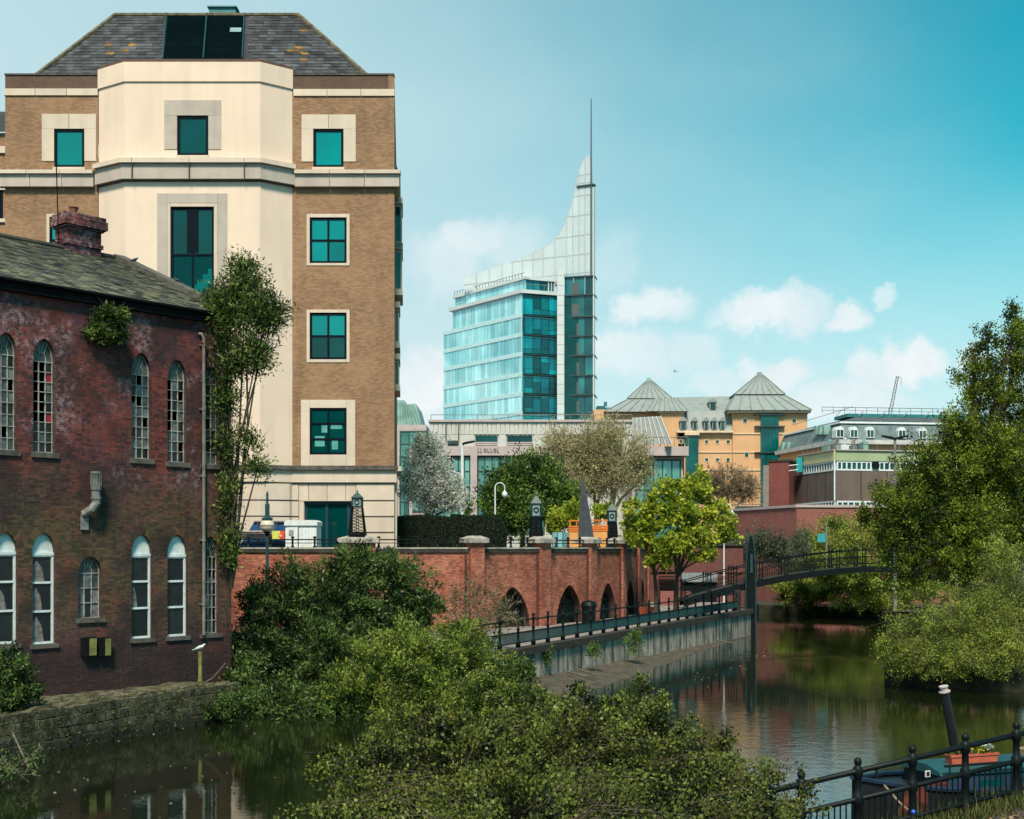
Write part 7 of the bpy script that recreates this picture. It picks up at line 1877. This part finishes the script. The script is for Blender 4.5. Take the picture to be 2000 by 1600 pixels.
# flower trough on the roof
pw = -.55; r = BTF.rect(1858, 1466, 1950, 1488, pw)
t = thing('flower_trough', 'terracotta plastic flower trough with yellow and white flowers on the boat roof', 'flower trough', BTF.at(r[0], RZ, pw))
mb = MB(); L_ = r[1] - r[0]; z0 = RZ + .03; z1 = z0 + .17
mb.prism(BTF, [(r[0] + .03, z0), (r[1] - .03, z0), (r[1], z1), (r[0], z1)], pw - .17, pw); m_tc = M('terracotta_plastic', (.42, .10, .055), .5, .12, 5); mb.build('trough', m_tc, t)
mb = MB(); mb.box(BTF, r[0] - .015, r[1] + .015, z1 - .03, z1, pw, pw + .014); mb.box(BTF, r[0] - .015, r[1] + .015, z1 - .001, z1 + .004, pw - .17, pw + .014); mb.build('rim', m_tc, t)
def scat(name, n, c0, c1, zr, mat, L, W):
    pos = np.array([BTF.at(rnd.uniform(c0, c1), z1 + rnd.uniform(*zr), pw - rnd.uniform(.02, .15)) for _ in range(n)]); ax = rng.normal(0, .7, (n, 3)); ax[:, 2] += .7
    leaf_mesh(name, pos, ax, L, W, rng.random(n), mat, t)
scat('leaves', 260, r[0], r[1], (-.01, .07), leafmat('pansy_leaf', (.02, .05, .012), (.10, .17, .03), .3), .07, .035)
scat('yellow_flowers', 70, r[0] + L_ * .25, r[0] + L_ * .5, (.04, .10), leafmat('yellow_petal', (.55, .38, .01), (.75, .60, .05), .2), .045, .045)
scat('white_flowers', 50, r[0] + L_ * .78, r[0] + L_ * .93, (.05, .12), leafmat('white_petal', (.7, .7, .68), (.8, .8, .8), .2), .045, .045)
scat('yellow_flowers', 30, r[0] + L_ * .62, r[0] + L_ * .8, (.03, .07), bpy.data.materials['yellow_petal'], .04, .04)
p = FR(1.9) + fn * .0
mb = MB(); q = P(1784, 1586, 17.3); mb.sphere(q, .035, 8); o = mb.build('blue_ball', M('blue_plastic', (.02, .09, .55), .4, .1), None, True); o['label'] = 'small blue plastic scrap caught in the grass under the railing'; o['category'] = 'litter'
# mooring post with gull, pigeons, sky gull
p = PZ(391, 39.8, 0)
t = thing('mooring_post', 'thin mossy pipe post standing in the footing wall below the gull', 'post', (p.x, p.y, .6)); mb = MB(); zt_ = P(391, 1272, 39.8).z; mb.tube([(p.x, p.y, -.3), (p.x, p.y, zt_)], .065, 8); mb.tube([(p.x, p.y, zt_ - 1.0), (p.x, p.y, zt_ - .9)], .085, 8); mb.build('pipe', m_rust_green, t)
def bird(label, cat, loc, s, ang, mb_, mw, mh, beak, wings=False):
    """A perching or flying bird about s metres long: one body skin with head, tail and beak; folded or spread wings."""
    t = thing('bird', label, cat, loc); o = Vector(loc); c, sn = math.cos(ang), math.sin(ang)
    W = lambda x, y, z: o + Vector((x * c - y * sn, x * sn + y * c, z)) * s
    k = .16
    prof = [(-.62, .10, .02), (-.40, .14, .05), (-.25, .20, .10), (-.05, .27, k), (.10, .31, .155), (.20, .39, .105), (.25, .46, .075), (.30, .50, .078), (.36, .50, .055), (.40, .49, .02)] if not wings else [(-.5, .3, .02), (-.3, .3, .05), (0, .3, .09), (.2, .31, .07), (.32, .33, .06), (.4, .33, .02)]
    m1 = MB(); m1.tube([W(x, 0, z) for x, z, _ in prof], [r * s for _, _, r in prof], 10); m1.build('body', mb_, t, True)
    m1 = MB(); m1.tube([W(.40, 0, prof[-1][1]), W(.48, 0, prof[-1][1] - .02)], [.02 * s, .004 * s], 6); m1.build('beak', beak, t)
    for sd in (-1, 1):
        m1 = MB()
        if wings: m1.tube([W(.1, sd * .05, .33), W(.12, sd * .35, .45), W(.0, sd * .7, .42), W(-.12, sd * 1.05, .30)], [.09 * s, .07 * s, .05 * s, .01 * s], 6)
        else: m1.tube([W(.16, sd * .12, .32), W(-.05, sd * .155, .28), W(-.3, sd * .12, .19), W(-.52, sd * .05, .12)], [.03 * s, .085 * s, .06 * s, .012 * s], 8)
        m1.build('wing', mw, t, True)
        if not wings:
            m1 = MB(); m1.tube([W(.02, sd * .05, .14), W(.03, sd * .05, 0)], .016 * s, 5); m1.tube([W(-.03, sd * .05, .01), W(.10, sd * .05, .01)], .012 * s, 4); m1.build('leg', beak, t)
    return t
m_pig = M('pigeon_dark', (.018, .035, .04), .6, .3, 20); m_pgw = M('pigeon_wing', (.03, .05, .055), .6, .3, 20); m_gull = M('gull_white', (.55, .62, .60), .7, .1, 20); m_gulw = M('gull_grey', (.30, .38, .38), .7, .1, 20); m_bk = M('beak_dark', (.05, .04, .03), .5, .1)
bird('white gull perched on top of the mossy pipe post', 'gull', (p.x, p.y, zt_), .42, R(20), m_gull, m_gulw, m_gull, m_bk)
s_ = .53; q = roofpt(uR + .02, .70, 0); v1 = P(263, 528, q.y)
def on_coping(px):
    best = min((abs(1000 + FOC * roofpt(uR, s / 200).x / roofpt(uR, s / 200).y - px), s / 200) for s in range(201)); c = roofpt(uR - .02, best[1]) ; return (c.x, c.y, c.z + .2)
bird('dark pigeon perched high on the sloping gable coping', 'pigeon', on_coping(264), .34, R(35), m_pig, m_pgw, m_pig, m_bk)
bird('dark pigeon crouched low on the coping before the stair window', 'pigeon', on_coping(346), .30, R(200), m_pig, m_pgw, m_pig, m_bk)
bird('tiny gull flying in the sky above the pyramid roofs', 'gull', P(1320, 730, 150), .9, R(160), m_gull, m_gulw, m_gull, m_bk, True)
# aerial on the old roof
t = thing('roof_aerial', 'thin tall rod aerial rising behind the mossy roof ridge', 'aerial', LF.at(LF.hit(112, 480, gw)[0], zr, gw))
mb = MB(); a, b = LF.hit(116, 480, gw), LF.hit(110, 320, gw); mb.tube([LF.at(a[0], a[1] - .8, gw), LF.at(b[0], b[1], gw)], .022, 5); mb.build('rod', m_fascia, t)
mb = MB(); c = LF.hit(114, 474, gw); mb.tube([LF.at(c[0] - .2, c[1], gw), LF.at(c[0] + .4, c[1], gw)], .02, 4); mb.tube([LF.at(c[0] - .1, c[1] + .12, gw), LF.at(c[0] + .35, c[1] + .12, gw)], .02, 4); mb.build('arm', m_fascia, t)
N = 260; pos = np.array([tuple(PZ(rnd.uniform(-20, 620), d_ := rnd.uniform(25, 38), .012)) for _ in range(N // 2)] + [tuple(Q(rnd.uniform(-4, 24)) + qn * rnd.uniform(3.2, 6.5) + Vector((0, 0, .012))) for _ in range(N // 2)])
ax = rng.normal(0, 1, (N, 3)); ax[:, 2] *= .04
o = leaf_mesh('floating_leaves', pos, ax, .07, .04, rng.random(N), leafmat('wet_leaf', (.06, .05, .02), (.22, .20, .12), .1), None, fold=.02); o['label'] = 'scattered floating leaves and bits on the dark river'; o['category'] = 'leaves'
# loose sticks by the dark water
for k, (pts, lab) in enumerate((([(25, 1432, 30), (56, 1500, 28.5)], 'pale broken branch leaning from the footing wall into the dark water'), ([(372, 1348, 39), (415, 1325, 38.8), (440, 1296, 38.6)], 'thin curved bare stick leaning beside the mooring pipe'))):
    mb = MB(); mb.tube([P(*q) for q in pts], .022, 5); o = mb.build('branch', m_bark_grey); o['label'] = lab; o['category'] = 'branch'
